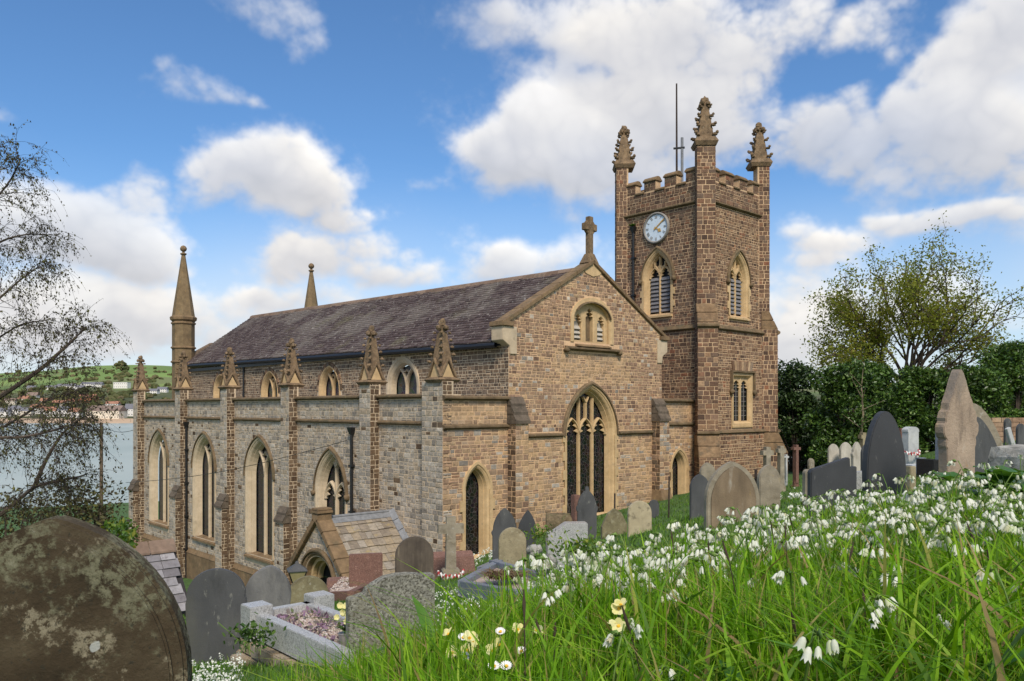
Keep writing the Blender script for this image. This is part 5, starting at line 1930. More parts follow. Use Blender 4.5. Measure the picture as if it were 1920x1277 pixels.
    for k, (px, py, w) in enumerate([(60, 727, 16), (97, 726, 18), (120, 723, 22), (135, 724, 16), (150, 726, 15), (165, 720, 22), (183, 721, 20)]):
        house(px, py, w, r.uniform(8, 11), white, roofs[0], ords[k] + ' white grey-roofed house from the left in the terrace across the green hill', 'white houses on the far hill')
    for k, (px, py, w) in enumerate([(265, 728, 22), (285, 733, 24), (305, 730, 18)]):
        house(px, py, w, r.uniform(8, 11), white, roofs[0], ['left-hand', 'middle', 'right-hand'][k] + ' white house of three seen between the aisle pinnacles on the far hill', 'white houses between the pinnacles')
    # wooded slopes: one mass of crowns, and the one great tree on the skyline
    lv = stone('far_foliage', [(0, (.05, .06, .022)), (.4, (.075, .085, .03)), (.7, (.11, .105, .045)), (1, (.13, .10, .055))], .3, .15, [], .2, 1, 1)
    mb = MB()
    for k in range(620):
        px = r.uniform(-500, 380)
        py = r.choice([r.uniform(728, 765), r.uniform(728, 765), r.uniform(700, 730), r.uniform(690, 712)])
        if py < 722 and r.random() < .5:
            py = r.choice([706, 713, 699]) + r.uniform(-1.5, 1.5)
        Y = solve_Y(px, py)
        X, Y, z = hz(px, Y)
        s_ = r.uniform(3.5, 8)
        for q in range(3):
            mb.lump((X + r.uniform(-s_, s_), Y + r.uniform(-3, 3), z + s_ * r.uniform(.2, .7)), s_ * r.uniform(.5, 1), r.randrange(10 ** 6), sub=1, sq=(1.15, 1, .85))
    tag(mb.obj('woodland', lv, normals=False), 'scrub and hedgerow trees covering the far hillside', kind='stuff')
    X, Y, z = hz(228, 2250)
    t_ = empty('far_tree', (X, Y, z - 4), 0, 'great round-headed dark tree on the skyline of the far hill', 'tree')
    mb = MB()
    mb.tube([(0, 0, 0), (0, 0, 14)], [2, 1.2], 8)
    mb.obj('trunk', plain('far_bark', (.1, .075, .05), 1), t_)
    mb = MB()
    for k in range(90):
        a, rr_ = r.uniform(0, 6.28), r.uniform(0, 1) ** .5
        hh = r.uniform(0, 1)
        R_ = 19 * sqrt(max(0, 1 - (hh * 1.05 - .25) ** 2)) if hh < 1 else 2
        mb.lump((cos(a) * rr_ * R_, sin(a) * rr_ * R_, 9 + hh * 26 * (1 - .35 * rr_)), r.uniform(2.5, 4.5), k, sub=1)
    mb.obj('crown', lv, t_, normals=False)
    # a sailing speck of foam on the water
    return hz


hz = build_far()

# ------------------------------------------------------------------ grave materials
M['slate_stone'] = stone('slate_stone', [(0, (.060, .062, .064)), (1, (.095, .096, .096))], .2, 3, [((.15, .15, .14), 2.2, .54, .78, .4), ((.12, .115, .07), 1.2, .56, .75, .3), ((.25, .25, .215), 13, .60, .68, .5), ((.035, .036, .034), 5, .55, .7, .5)], .18, 50, .6, False, .35, .35)
M['dark_slate'] = stone('dark_slate', [(0, (.042, .044, .048)), (1, (.062, .064, .068))], .15, 3, [((.10, .10, .10), 1.6, .55, .8, .35), ((.17, .17, .16), 17, .63, .70, .4)], .12, 50, .55, False, .35, .35)
M['pale_slate'] = stone('pale_slate', [(0, (.13, .13, .13)), (1, (.19, .187, .18))], .3, 6, [((.09, .09, .09), 7, .54, .68, .6), ((.26, .25, .22), 3, .58, .74, .5)], .25, 40, .75, False, .3, .4)
M['brown_lichen'] = None
M['buff_stone'] = stone('buff_stone', [(0, (.25, .21, .13)), (1, (.34, .29, .185))], .25, 7, [((.14, .12, .07), 6, .54, .68, .6), ((.40, .36, .25), 9, .56, .68, .6), ((.10, .085, .055), 16, .60, .67, .6)], .4, 30, .9, False)
M['green_lichen'] = stone('green_lichen', [(0, (.15, .13, .075)), (1, (.24, .21, .12))], .3, 8, [((.31, .29, .19), 7, .53, .66, .7), ((.09, .075, .045), 4, .55, .7, .6), ((.44, .42, .36), 14, .62, .7, .6)], .3, 40, .92, False)
M['cream_lichen'] = stone('cream_lichen', [(0, (.37, .31, .20)), (1, (.46, .40, .27))], .2, 6, [((.15, .13, .085), 6, .54, .64, .7), ((.36, .26, .09), 4, .6, .72, .5)], .25, 40, .92, False)
M['grey_lichen'] = stone('grey_lichen', [(0, (.22, .19, .14)), (1, (.31, .27, .2))], .3, 6, [((.14, .115, .07), 4, .52, .68, .6), ((.43, .41, .36), 9, .58, .68, .6), ((.36, .25, .07), 5, .62, .74, .5)], .3, 40, .92, False)
M['streaked'] = stone('streaked', [(0, (.075, .06, .048)), (1, (.13, .105, .08))], .35, 9, [((.30, .25, .17), 7, .55, .68, .55), ((.045, .038, .032), 4, .5, .7, .6)], .2, 40, .9, False, .25, .12)
M['sandstone'] = stone('sandstone', [(0, (.30, .225, .165)), (1, (.40, .31, .23))], .25, 5, [((.22, .19, .16), 3, .5, .68, .6), ((.42, .30, .13), 2.2, .58, .7, .6), ((.5, .44, .36), 12, .6, .7, .4), ((.14, .11, .085), 5, .54, .68, .65, .25), ((.45, .22, .05), 3.5, .66, .74, .7)], .6, 26, .92, False, .25, .45)
M['brown_back'] = stone('brown_back', [(0, (.17, .125, .08)), (1, (.25, .19, .125))], .3, 5, [((.43, .41, .35), 4, .52, .66, .75), ((.12, .09, .06), 3, .52, .7, .5), ((.36, .25, .08), 6, .62, .74, .5)], .3, 40, .92, False, .25, .3)
M['pale_marble'] = stone('pale_marble', [(0, (.40, .37, .31)), (1, (.52, .48, .41))], .2, 5, [((.25, .22, .17), 6, .54, .68, .5)], .2, 40, .8, False, .3, .3)
M['grey_granite'] = stone('grey_granite', [(0, (.30, .30, .29)), (1, (.40, .40, .385))], .55, 60, [((.10, .095, .08), 75, .52, .58, .8), ((.24, .23, .15), 3, .5, .7, .5), ((.55, .54, .5), 60, .6, .66, .6)], .35, 90, .7, False)
M['rough_granite'] = stone('rough_granite', [(0, (.20, .195, .165)), (1, (.30, .29, .24))], .55, 40, [((.08, .075, .055), 45, .5, .57, .85), ((.44, .43, .37), 38, .57, .63, .7), ((.21, .19, .11), 3, .48, .7, .5)], .8, 50, .9, False)
M['red_granite'] = stone('red_granite', [(0, (.15, .080, .060)), (1, (.215, .115, .088))], .45, 50, [((.10, .06, .05), 70, .54, .6, .7), ((.46, .30, .25), 60, .58, .64, .6)], .3, 90, .7, False)
M['blue_granite'] = stone('blue_granite', [(0, (.15, .17, .20)), (1, (.21, .23, .265))], .3, 60, [((.32, .35, .4), 60, .58, .64, .4)], .1, 90, .4, False)
M['black_granite'] = stone('black_granite', [(0, (.02, .02, .022)), (1, (.03, .03, .033))], .3, 60, [], .05, 90, .2, False)
M['polished_granite'] = stone('polished_granite', [(0, (.34, .34, .335)), (1, (.44, .44, .43))], .45, 60, [((.14, .135, .12), 75, .54, .6, .6), ((.6, .6, .57), 60, .6, .66, .5)], .04, 90, .24, False, .7)
M['white_marble'] = stone('white_marble', [(0, (.40, .41, .41)), (1, (.50, .51, .50))], .15, 9, [((.38, .37, .33), 4, .56, .72, .5)], .1, 50, .5, False)
M['rough_limestone'] = stone('rough_limestone', [(0, (.25, .24, .21)), (1, (.38, .365, .325))], .45, 9, [((.10, .10, .08), 7, .53, .62, .7), ((.5, .49, .46), 16, .57, .66, .6), ((.3, .27, .12), 4, .6, .7, .5)], .9, 18, .95, False)
M['moss_stone'] = stone('moss_stone', [(0, (.10, .075, .045)), (1, (.17, .13, .075))], .5, 12, [((.07, .085, .03), 7, .52, .64, .7), ((.3, .27, .2), 18, .6, .68, .5)], .9, 20, .98, False)
M['brick_block'] = stone('brick_block', [(0, (.26, .2, .13)), (.5, (.36, .285, .19)), (1, (.30, .255, .2))], .35, 12, [((.13, .11, .08), 8, .54, .68, .6), ((.08, .10, .04), 5, .62, .7, .5)], .6, 30)
M['gravel'] = stone('gravel', [(0, (.30, .22, .18)), (.4, (.42, .33, .28)), (.8, (.52, .45, .40)), (1, (.60, .55, .52))], .2, 30, [], .2, 60)
M['dry_plant'] = leaf('dry_plant', [(0, (.10, .06, .03)), (.5, (.16, .10, .05)), (1, (.22, .15, .08))], .2)
M['red_tape'] = plain('red_tape', (.38, .025, .03), .5)
M['white_tape'] = plain('white_tape', (.75, .73, .7), .5)


def big_lichen():
    m, t, p, out = new_mat('brown_lichen')
    g = t.node('ShaderNodeNewGeometry')
    pos = g.outputs['Position']
    n1 = t.noise(pos, 4.2, 10, .68)
    c = t.ramp(n1, [(.3, (.028, .021, .012)), (.5, (.055, .040, .023)), (.7, (.09, .07, .042))])
    n2 = t.noise(pos, 2.9, 12, .72)
    n3 = t.noise(pos, 24, 8, .72)
    f = t.math('MULTIPLY', t.rng(n2, .46, .55), t.rng(n3, .44, .54))
    c = t.mix(f, c, t.ramp(n3, [(.35, (.085, .082, .045)), (.6, (.165, .158, .10)), (.75, (.27, .26, .19))]))
    f2 = t.math('MULTIPLY', t.rng(t.noise(t.vec('ADD', pos, (7, 1, 3)), 5.5, 8, .7), .54, .62), t.rng(t.noise(pos, 34, 5, .7), .45, .55))
    c = t.mix(f2, c, (.23, .20, .135))
    c = t.mix(t.rng(t.noise(pos, 45, 4, .7), .60, .66, 0, .8), c, (.035, .032, .022))
    # a few round pale rosettes
    vo = t.node('ShaderNodeTexVoronoi', {'Scale': 5.2, 'Randomness': 1.0})
    t.l.new(t.vec('ADD', pos, t.vec('SCALE', t.node('ShaderNodeTexNoise', {0: pos, 'Scale': 30.0}).outputs['Color'], scale=.03)), vo.inputs['Vector'])
    sepc = t.node('ShaderNodeSeparateColor', {0: vo.outputs['Color']})
    rad = t.math('MULTIPLY', t.rng(sepc.outputs[0], .62, 1.0), .17)
    c = t.mix(t.rng(t.math('SUBTRACT', rad, vo.outputs['Distance']), .0, .02, 0, .85), c, (.40, .41, .38))
    t.l.new(c, p.inputs['Base Color'])
    p.inputs['Roughness'].default_value = .92
    p.inputs['Specular IOR Level'].default_value = .2
    b = t.node('ShaderNodeBump', {'Strength': .55, 'Distance': .012})
    t.l.new(t.math('ADD', t.noise(pos, 60, 6, .7), t.math('MULTIPLY', n3, .8)), b.inputs['Height'])
    t.l.new(b.outputs[0], p.inputs['Normal'])
    return m


M['brown_lichen'] = big_lichen()


# ------------------------------------------------------------------ headstones
def outline(kind, w, h):
    a = w / 2
    N = 10
    if kind == 'round':
        R = min(a, h * .6)
        return [(-a, 0)] + [(-a * cos(pi * k / (2 * N)), h - R + R * sin(pi * k / (2 * N))) for k in range(2 * N + 1)] + [(a, 0)]
    if kind == 'flatround':
        R = a * .55
        return [(-a, 0)] + [(-a * cos(pi * k / (2 * N)), h - R + R * sin(pi * k / (2 * N))) for k in range(2 * N + 1)] + [(a, 0)]
    if kind in ('gothic', 'lowgothic', 'tallgothic'):
        R = a * {'gothic': 1.35, 'lowgothic': 1.0001, 'tallgothic': 2.6}[kind]
        A = Arch(0, a, 0, h - R, R)
        return A.outline(0, N)
    if kind == 'bigarch':
        R = a * 1.30
        A = Arch(0, a, 0, h - R, R)
        pts = A.outline(0, 14)
        # the crown is drawn out into a low point
        return pts
    if kind == 'shoulder_round':
        z0 = h - a * 1.02
        L = [(-a * .92, 0), (-a, z0 - .08), (-a, z0 - .02), (-a * .95, z0)]
        arc = [(-a * .97 * cos(pi * k / (2 * N)), z0 + .03 + (h - z0 - .03) * sin(pi * k / (2 * N))) for k in range(2 * N + 1)]
        return L + arc + [(-x, z) for x, z in L[::-1]]
    if kind == 'shoulder_gothic':
        z0 = h - a * 1.75
        L = [(-a * .92, 0), (-a * .92, z0 - .1), (-a, z0 - .06), (-a, z0), (-a * .88, z0 + .03)]
        A = Arch(0, a * .88, 0, z0 + .03, h - z0 - .03)
        return L + A.arc(0, N)[1:-1] + [(-x, z) for x, z in L[::-1]]
    if kind == 'finial':
        z0 = h - a * 1.9
        L = [(-a * .9, 0), (-a * .9, z0 - .12), (-a, z0 - .08), (-a, z0)]
        A = Arch(0, a * .88, 0, z0, (h - z0) * .86)
        arc = A.arc(0, N)[1:-1]
        m_ = len(arc) // 2
        arc = arc[:m_] + [(-.05, h - .07), (-.035, h - .01), (0, h), (.035, h - .01), (.05, h - .07)] + arc[m_ + 1:]
        return L + arc + [(-x, z) for x, z in L[::-1]]
    if kind == 'wave':
        return [(-a, 0), (-a, h * .80), (-a * .62, h * .84), (-a * .60, h * .88), (-a * .42, h * .93), (-a * .16, h * .985), (a * .08, h), (a * .40, h), (a * .68, h * .985), (a * .70, h * .965), (a * .72, h * .985), (a, h * .975), (a, 0)]
    if kind == 'bullet':
        R = min(h * .62, a * 3.4)
        return [(-a * .93, 0), (-a * .98, (h - R) * .8)] + [(-a * cos(pi * k / 24) * (1 - .10 * sin(pi * k / 24) ** 3), h - R + R * sin(pi * k / 24)) for k in range(25)] + [(a * .98, (h - R) * .8), (a * .93, 0)]
    if kind == 'slant':
        return [(-a, 0), (-a, h * .80), (-a * .95, h * .84), (a * .66, h), (a * .70, h), (a * .72, h * .86), (a, h * .88), (a, 0)]
    if kind == 'scroll':
        return [(-a, 0), (-a, h * .9), (-a * 1.08, h * .9), (-a * 1.08, h * .935)] + [(-a * 1.05 * cos(pi * k / 10), h * .935 + h * .065 * sin(pi * k / 10)) for k in range(11)] + [(a * 1.08, h * .935), (a * 1.08, h * .9), (a, h * .9), (a, 0)]
    if kind == 'ogee':
        S = [(.78, 0), (.80, .46), (.86, .475), (.86, .51), (.82, .525), (.92, .54), (1.0, .57), (1.0, .615), (.93, .635), (.88, .64), (.90, .67), (.80, .715), (.70, .725), (.66, .77), (.52, .815), (.40, .86), (.26, .925), (.12, .975), (0, 1.0)]
        R_ = [(a * x, h * z) for x, z in S]
        return [(-x, z) for x, z in R_] + R_[::-1][1:]
    if kind == 'ogee_small':
        S = [(.9, 0), (.9, .62), (1, .64), (1, .70), (.82, .73), (.78, .80), (.5, .90), (.22, .96), (0, 1)]
        R_ = [(a * x, h * z) for x, z in S]
        return [(-x, z) for x, z in R_] + R_[::-1][1:]
    if kind == 'gable':
        return [(-a, 0), (-a, h * .45), (-a * .5, h * .86), (0, h), (a * .5, h * .86), (a, h * .45), (a, 0)]
    return [(-a, 0), (-a, h), (a, h), (a, 0)]


def place(px, Y):
    return (px - CX) / F * Y, Y


def headstone(label, kind, pl, pr, pt, Y, mat, phi=18, thick=.09, lean=0, tilt=0, pb=None, name='headstone', cat='headstone', group=None, wmax=None, panel=None):
    x, y = place((pl + pr) / 2, Y)
    zt = (HY - pt) / F * Y
    zb = (HY - pb) / F * Y if pb else gz(x, y)
    a = radians(phi)
    nv = Vector((sin(a), -cos(a)))
    vd = Vector((-x, -y)).normalized()
    ca = max(.35, abs(nv.dot(vd)))
    sa = sqrt(1 - ca * ca)
    w = max(.12, ((pr - pl) / F * Y - thick * sa) / ca)
    if wmax:
        w = min(w, wmax)
    h = zt - zb + .12
    o = empty(name, (x, y, zb - .12), a, label, cat, group)
    o.rotation_euler = (radians(tilt), radians(lean), a)
    fr = Fr((0, 0, 0), (1, 0, 0), (0, -1, 0))
    mb = MB()
    ol = outline(kind, w, h)
    mb.prism(fr, ol, -thick / 2, thick / 2)
    s_ = mb.obj('slab', mat, o, bevel=min(.012, thick * .12))
    if panel:
        k0, k1, dd, pm = panel
        ol2 = [(q * k0, z * k1 if z > .01 else z) for q, z in ol]
        mb = MB()
        mb.prism(fr, ol2, thick / 2 - .02, thick / 2 + dd)
        mb.obj('face_panel', pm or mat, o, bevel=.008)
    return o


def stone_cross(label, pc, pw, pt, Y, mat, phi=15, thick=.14, pb=None, steps=1, shaft=.32, wheel=False, arm=.30):
    x, y = place(pc, Y)
    zt = (HY - pt) / F * Y
    zb = (HY - pb) / F * Y if pb else gz(x, y)
    w = pw / F * Y / max(.5, cos(radians(phi) - atan2(-x, y) * -1))
    h = zt - zb
    o = empty('stone_cross', (x, y, zb - .1), radians(phi), label, 'stone cross')
    fr = Fr((0, 0, 0), (1, 0, 0), (0, -1, 0))
    sw = w * shaft
    ah = sw * 1.0
    az = h + .1 - w * arm - ah
    mb = MB()
    b = .25 if steps else .0
    P = [(-sw * .58, b), (-sw / 2, az), (-w / 2, az), (-w / 2, az + ah), (-sw / 2, az + ah), (-sw / 2, h + .1), (sw / 2, h + .1), (sw / 2, az + ah), (w / 2, az + ah), (w / 2, az), (sw / 2, az), (sw * .58, b)]
    mb.prism(fr, P, -thick / 2, thick / 2)
    mb.obj('cross', mat, o, bevel=.015)
    if wheel:
        mb = MB()
        c = az + ah / 2
        n = 24
        r1, r0 = w * .40, w * .30
        mb.rings(fr, [[(r * cos(2 * pi * k / n), c + r * sin(2 * pi * k / n), d) for k in range(n)] for r, d in ((r0, -.04), (r1, -.04), (r1, .04), (r0, .04), (r0, -.04))], closed=True)
        mb.obj('wheel', mat, o)
    for k in range(steps):
        mb = MB()
        e = sw * (.95 + .5 * (steps - 1 - k))
        mb.box(fr, -e, e, k * .22 / steps * 1.2 - .1, (k + 1) * .27 / steps * 1.2, -e * .8, e * .8)
        mb.obj('plinth', mat, o, bevel=.02)
    return o


HS = headstone
HS('big brown lichen-mottled headstone with a low pointed top filling the lower left corner', 'bigarch', -128, 340, 967, 2.75, 'brown_lichen', 12, .11, panel=(.90, .962, .022, None), pb=1640, wmax=.86)
HS('dark smooth slate headstone with shouldered round top right of the big brown lichen stone', 'shoulder_round', 354, 463, 1066, 8.3, 'slate_stone', 14, .08, lean=-1)
HS('paler mottled slate headstone leaning behind the dark shouldered slate one', 'gothic', 446, 532, 1057, 9.7, 'pale_slate', 12, .08, lean=7, tilt=4)
HS('low round-topped olive lichened headstone in front of the lantern', 'round', 540, 616, 1080, 11.5, 'green_lichen', 18, .1)
HS('rough grey granite headstone with a stepped curving top at the head of the kerbed grave', 'wave', 650, 816, 1077, 6.85, 'rough_granite', 24, .12)
HS('square red-brown granite headstone before the porch roof', 'rect', 655, 717, 1038, 15, 'red_granite', 14, .11)
HS('black and brown streaked round-topped headstone right of the red granite block', 'round', 741, 813, 1006, 15.2, 'streaked', 16, .1)
HS('tall dark slate headstone with pointed top before the gable buttress', 'shoulder_gothic', 921, 972, 952, 19.5, 'slate_stone', 10, .09)
HS('smaller near-black slate headstone close beside the tall pointed slate one', 'tallgothic', 967, 1004, 956, 20.3, 'dark_slate', 12, .08, lean=3)
HS('buff round-topped headstone in front of the pair of dark pointed slates', 'round', 934, 987, 989, 15.5, 'buff_stone', 12, .09)
HS('thin upright slab of red granite left of the finialled slate headstone', 'rect', 1070, 1088, 928, 21.8, 'red_granite', 30, .2)
HS('tall slate headstone with small knob finial and shoulders before the great east window', 'finial', 1080, 1121, 912, 20, 'slate_stone', 6, .09)
HS('low gable-topped mossy headstone right of the finialled slate one', 'gable', 1126, 1178, 953, 19, 'green_lichen', 14, .12)
HS('cream round headstone blotched with dark lichen beside the flowers', 'round', 1176, 1222, 939, 17.5, 'cream_lichen', 14, .09)
HS('small round grey slate headstone behind the cream lichened one', 'round', 1216, 1236, 937, 23, 'slate_stone', 12, .08)
HS('grey-green round-topped slate headstone before the tower buttress', 'gothic', 1293, 1330, 889, 17, 'slate_stone', 14, .08)
HS('brown pointed headstone standing behind the grey-green slate one', 'gothic', 1311, 1342, 867, 20, 'grey_lichen', 14, .1)
HS('broad round-topped headstone with white and gold lichen over brown, before the tower', 'gothic', 1321, 1423, 865, 11.5, 'grey_lichen', 12, .11, panel=(.86, .94, .008, 'brown_back'))
HS('narrow arched headstone with gold lichen right of the broad round-topped one', 'gothic', 1419, 1463, 871, 12.5, 'grey_lichen', 14, .1)
HS('long low dark slate headstone with a sloping notched top', 'slant', 1516, 1604, 858, 9.5, 'dark_slate', 12, .09)
HS('tall dark slate headstone with a smooth pointed top in the flower field', 'bullet', 1620, 1698, 771, 10.5, 'dark_slate', 14, .12, lean=-1)
HS('pale pointed headstone, leftmost of three small ones before the hedge', 'gothic', 1552, 1573, 832, 29, 'pale_marble', 12, .1)
HS('pale pointed headstone with dark edges, middle of three small ones before the hedge', 'gothic', 1574, 1597, 829, 28.5, 'pale_marble', 14, .12)
HS('pale headstone with shaped shoulders, rightmost of three small ones before the hedge', 'ogee_small', 1595, 1617, 828, 27, 'pale_marble', 14, .14)
HS('slate headstone mostly hidden behind the tall dark pointed one', 'gothic', 1614, 1640, 831, 20, 'slate_stone', 14, .09)
HS('tiny brown pointed headstone behind the notched low slate', 'gothic', 1514, 1527, 859, 24, 'grey_lichen', 14, .1)
HS('small brown slab at the left end of the notched low slate', 'round', 1508, 1520, 880, 12, 'grey_lichen', 14, .1)
HS('pale grey headstone with a scrolled top and red and white ribbon', 'scroll', 1693, 1721, 800, 21, 'white_marble', 22, .2)
HS('thin red-brown headstone just left of the pale scrolled one', 'rect', 1684, 1696, 803, 24, 'red_granite', 20, .12)
HS('small plain buff slab at the foot of the pale scrolled headstone', 'rect', 1696, 1716, 874, 12.5, 'buff_stone', 20, .14)
HS('square blue-grey granite headstone left of the tall weathered sandstone', 'rect', 1754, 1775, 806, 19, 'blue_granite', 22, .16)
HS('tall pointed weathered sandstone headstone with carved scroll shoulders', 'ogee', 1757, 1830, 692, 9.4, 'sandstone', 20, .13, lean=-2, tilt=2)
HS('tall plain slate headstone leaning behind the weathered sandstone', 'bullet', 1800, 1856, 765, 11.2, 'slate_stone', 16, .1, lean=-14)
HS('leaning stone with a pale rough border round a grey slate face', 'bullet', 1834, 1900, 745, 12.5, 'grey_lichen', 14, .14, lean=-22, panel=(.62, .84, .012, 'slate_stone'))
HS('grey rounded headstone beside the small tilted white one', 'gothic', 1905, 1922, 794, 22, 'slate_stone', 14, .09)
HS('narrow grey headstone against the far stone wall', 'gothic', 1882, 1896, 784, 27, 'slate_stone', 16, .1)
HS('small white tilted headstone between the two grey ones at the far right', 'rect', 1896, 1907, 799, 25, 'white_marble', 20, .1, lean=-22)
HS('small buff block glimpsed between the two leaning stones at the right', 'rect', 1828, 1836, 784, 26, 'buff_stone', 16, .12)

stone_cross('rough grey stone cross with red and white ribbon at its foot, before the leaded lancet', 845, 46, 968, 17.2, 'grey_lichen', 12, .16, steps=1, shaft=.36)
stone_cross('red granite cross on a stepped base before the dark hedge', 1492, 15, 834, 29, 'red_granite', 16, .2, steps=2, shaft=.34)
stone_cross('small white marble cross beside the tower foot', 1473, 10, 852, 30, 'white_marble', 14, .14, steps=1)
stone_cross('buff stone cross standing behind the three pale headstones', 1618, 14, 811, 30, 'buff_stone', 14, .2, steps=1, shaft=.5)
stone_cross('weathered stone cross against the foot of the tower', 1438, 22, 838, 26, 'grey_lichen', 14, .2, steps=1, shaft=.4)
stone_cross('pale stone cross close to the right corner of the tower', 1464, 16, 836, 28, 'grey_lichen', 14, .2, steps=1, shaft=.5)

# red granite pillow stone behind the stone cross
for px, w, lab in ((849, 1.02, 'rough red granite block behind the grey stone cross'), (632, .45, 'small dark red granite block left of the square red headstone')):
    x, y = place(px, 18.4 if px > 700 else 15.6)
    o = empty('grave_block', (x, y, gz(x, y) - .05), radians(14), lab, 'grave stone')
    mb = MB()
    fr = Fr((0, 0, 0), (1, 0, 0), (0, -1, 0))
    mb.hexa([fr.p(-w / 2, 0, -.16), fr.p(w / 2, 0, -.16), fr.p(w / 2, 0, .2), fr.p(-w / 2, 0, .2), fr.p(-w / 2 + .04, .62 if px > 700 else .34, -.14), fr.p(w / 2 - .04, .62 if px > 700 else .34, -.14), fr.p(w / 2 - .04, .5 if px > 700 else .3, .1), fr.p(-w / 2 + .04, .5 if px > 700 else .3, .1)])
    mb.obj('block', 'red_granite', o, bevel=.02)

# grey granite desk-shaped stone
x, y = place(1063, 14.5)
o = empty('headstone', (x, y, gz(x, y) - .05), radians(6), 'low polished grey granite headstone with a cut sloping shoulder', 'headstone')
ztop = (HY - 980) / F * y - (gz(x, y) - .05)
mb = MB()
mb.prism(Fr((0, 0, 0), (1, 0, 0), (0, -1, 0)), [(-.36, 0), (-.36, ztop - .17), (-.28, ztop - .17), (-.02, ztop), (.36, ztop), (.36, 0)], -.16, .10)
mb.obj('slab', 'polished_granite', o, bevel=.008)

# mossy barrel tomb
x, y = place(1050, 22)
zb = gz(x, y)
zt = (HY - 962) / F * y
o = empty('barrel_tomb', (x, y, zb), radians(0), 'mossy rounded stone tomb lying below the great window', 'tomb')
mb = MB()
h = max(.4, zt - zb)
mb.rings(Fr((0, 0, 0), (0, 1, 0), (1, 0, 0)), [[(.24 * cos(pi * k / 10 * 1.0), max(0, h - .24) + .24 * sin(pi * k / 10), xx) for k in range(11)] for xx in (-.38, -.2, .05, .2, .38)])
mb.box(WORLD, -.38, .38, 0, max(.02, h - .24), -.24, .24)
mb.add([(-.38, .24 * cos(pi * k / 10), h - .24 + .24 * sin(pi * k / 10)) for k in range(11)], [tuple(range(11))])
mb.add([(.38, .24 * cos(pi * k / 10), h - .24 + .24 * sin(pi * k / 10)) for k in range(11)], [tuple(range(11))])
mb.obj('tomb_body', 'moss_stone', o, normals=False)

# rough limestone chest at the right edge
x, y = place(1962, 7.6)
o = empty('chest_tomb', (x, y, gz(x, y) - .05), radians(20), 'rough lichened limestone block tomb at the right edge above the green leaves', 'tomb')
ht = (HY - 838) / F * y - gz(x, y) + .05
mb = MB()
n = 12
for i in range(n):
    pass
P = []
rl = random.Random(6)
prof = [(-.30, 0), (-.32, ht * .45), (-.31, ht * .8), (-.27, ht * .97), (-.1, ht), (.1, ht * 1.0), (.27, ht * .98), (.31, ht * .8), (.32, 0)]
mb.rings(Fr((0, 0, 0), (1, 0, 0), (0, 1, 0)), [[(a * k + rl.uniform(-.01, .01), z + rl.uniform(-.012, .012), d) for a, z in prof] for d, k in ((-.22, .94), (-.2, 1), (-.05, 1.02), (.1, 1), (.3, 1.01), (.36, .95))])
for d in (-.22, .36):
    mb.add([(a * .94, d, z) for a, z in prof], [tuple(range(len(prof)))])
mb.obj('tomb_body', 'rough_limestone', o, normals=True)


# ------------------------------------------------------------------ kerbed graves
def quad_pt(q, s, t_):
    (ax, ay), (bx, by), (cx, cy), (dx, dy) = q
    return ((ax * (1 - s) + bx * s) * (1 - t_) + (dx * (1 - s) + cx * s) * t_, (ay * (1 - s) + by * s) * (1 - t_) + (dy * (1 - s) + cy * s) * t_)


def kerb(o, q, zt, h, w, mat, sides=(0, 1, 2, 3), oz=(0, 0, 0)):
    for k in sides:
        a, b = Vector(q[k]), Vector(q[(k + 1) % 4])
        d = (b - a).normalized()
        nrm = Vector((-d.y, d.x))
        mb = MB()
        za, zb = (zt[k], zt[(k + 1) % 4]) if isinstance(zt, (list, tuple)) else (zt, zt)
        a2, b2 = a + d * (w * .52 if k % 2 == 0 else w * .0), b - d * (w * .0)
        P = [a2, b2, b2 + nrm * w, a2 + nrm * w]
        mb.hexa([(p.x - oz[0], p.y - oz[1], z - h - oz[2]) for p, z in zip(P, (za, zb, zb, za))] + [(p.x - oz[0], p.y - oz[1], z - oz[2]) for p, z in zip(P, (za, zb, zb, za))])
        mb.obj('kerb', mat, o, bevel=.006)


def pebbles(o, q, z, n, mat, size, oz, seed=1, name='gravel', zf=None, m=.12):
    rg = np.random.default_rng(seed)
    s, t_ = rg.uniform(m, 1 - m, n), rg.uniform(m, 1 - m, n)
    X = np.array([quad_pt(q, a, b) for a, b in zip(s, t_)])
    base = np.array([(1, 0, 0), (-1, 0, 0), (0, 1, 0), (0, -1, 0), (0, 0, 1), (0, 0, -1)], float)
    ff = np.array([(0, 2, 4), (2, 1, 4), (1, 3, 4), (3, 0, 4), (2, 0, 5), (1, 2, 5), (3, 1, 5), (0, 3, 5)])
    sc = rg.uniform(.6, 1.4, (n, 1, 3)) * size * np.array([1, 1, .7])
    V = base[None] * sc + rg.uniform(-.25, .25, (n, 6, 3)) * size
    V += np.concatenate([X - np.array(oz[:2]), np.full((n, 1), z - oz[2])], 1)[:, None, :]
    Fc = (ff[None] + 6 * np.arange(n)[:, None, None]).reshape(-1, 3)
    ob = link(name, np_mesh(name, V.reshape(-1, 3), Fc, [mat]), o)
    tag(ob, kind='stuff')
    return ob


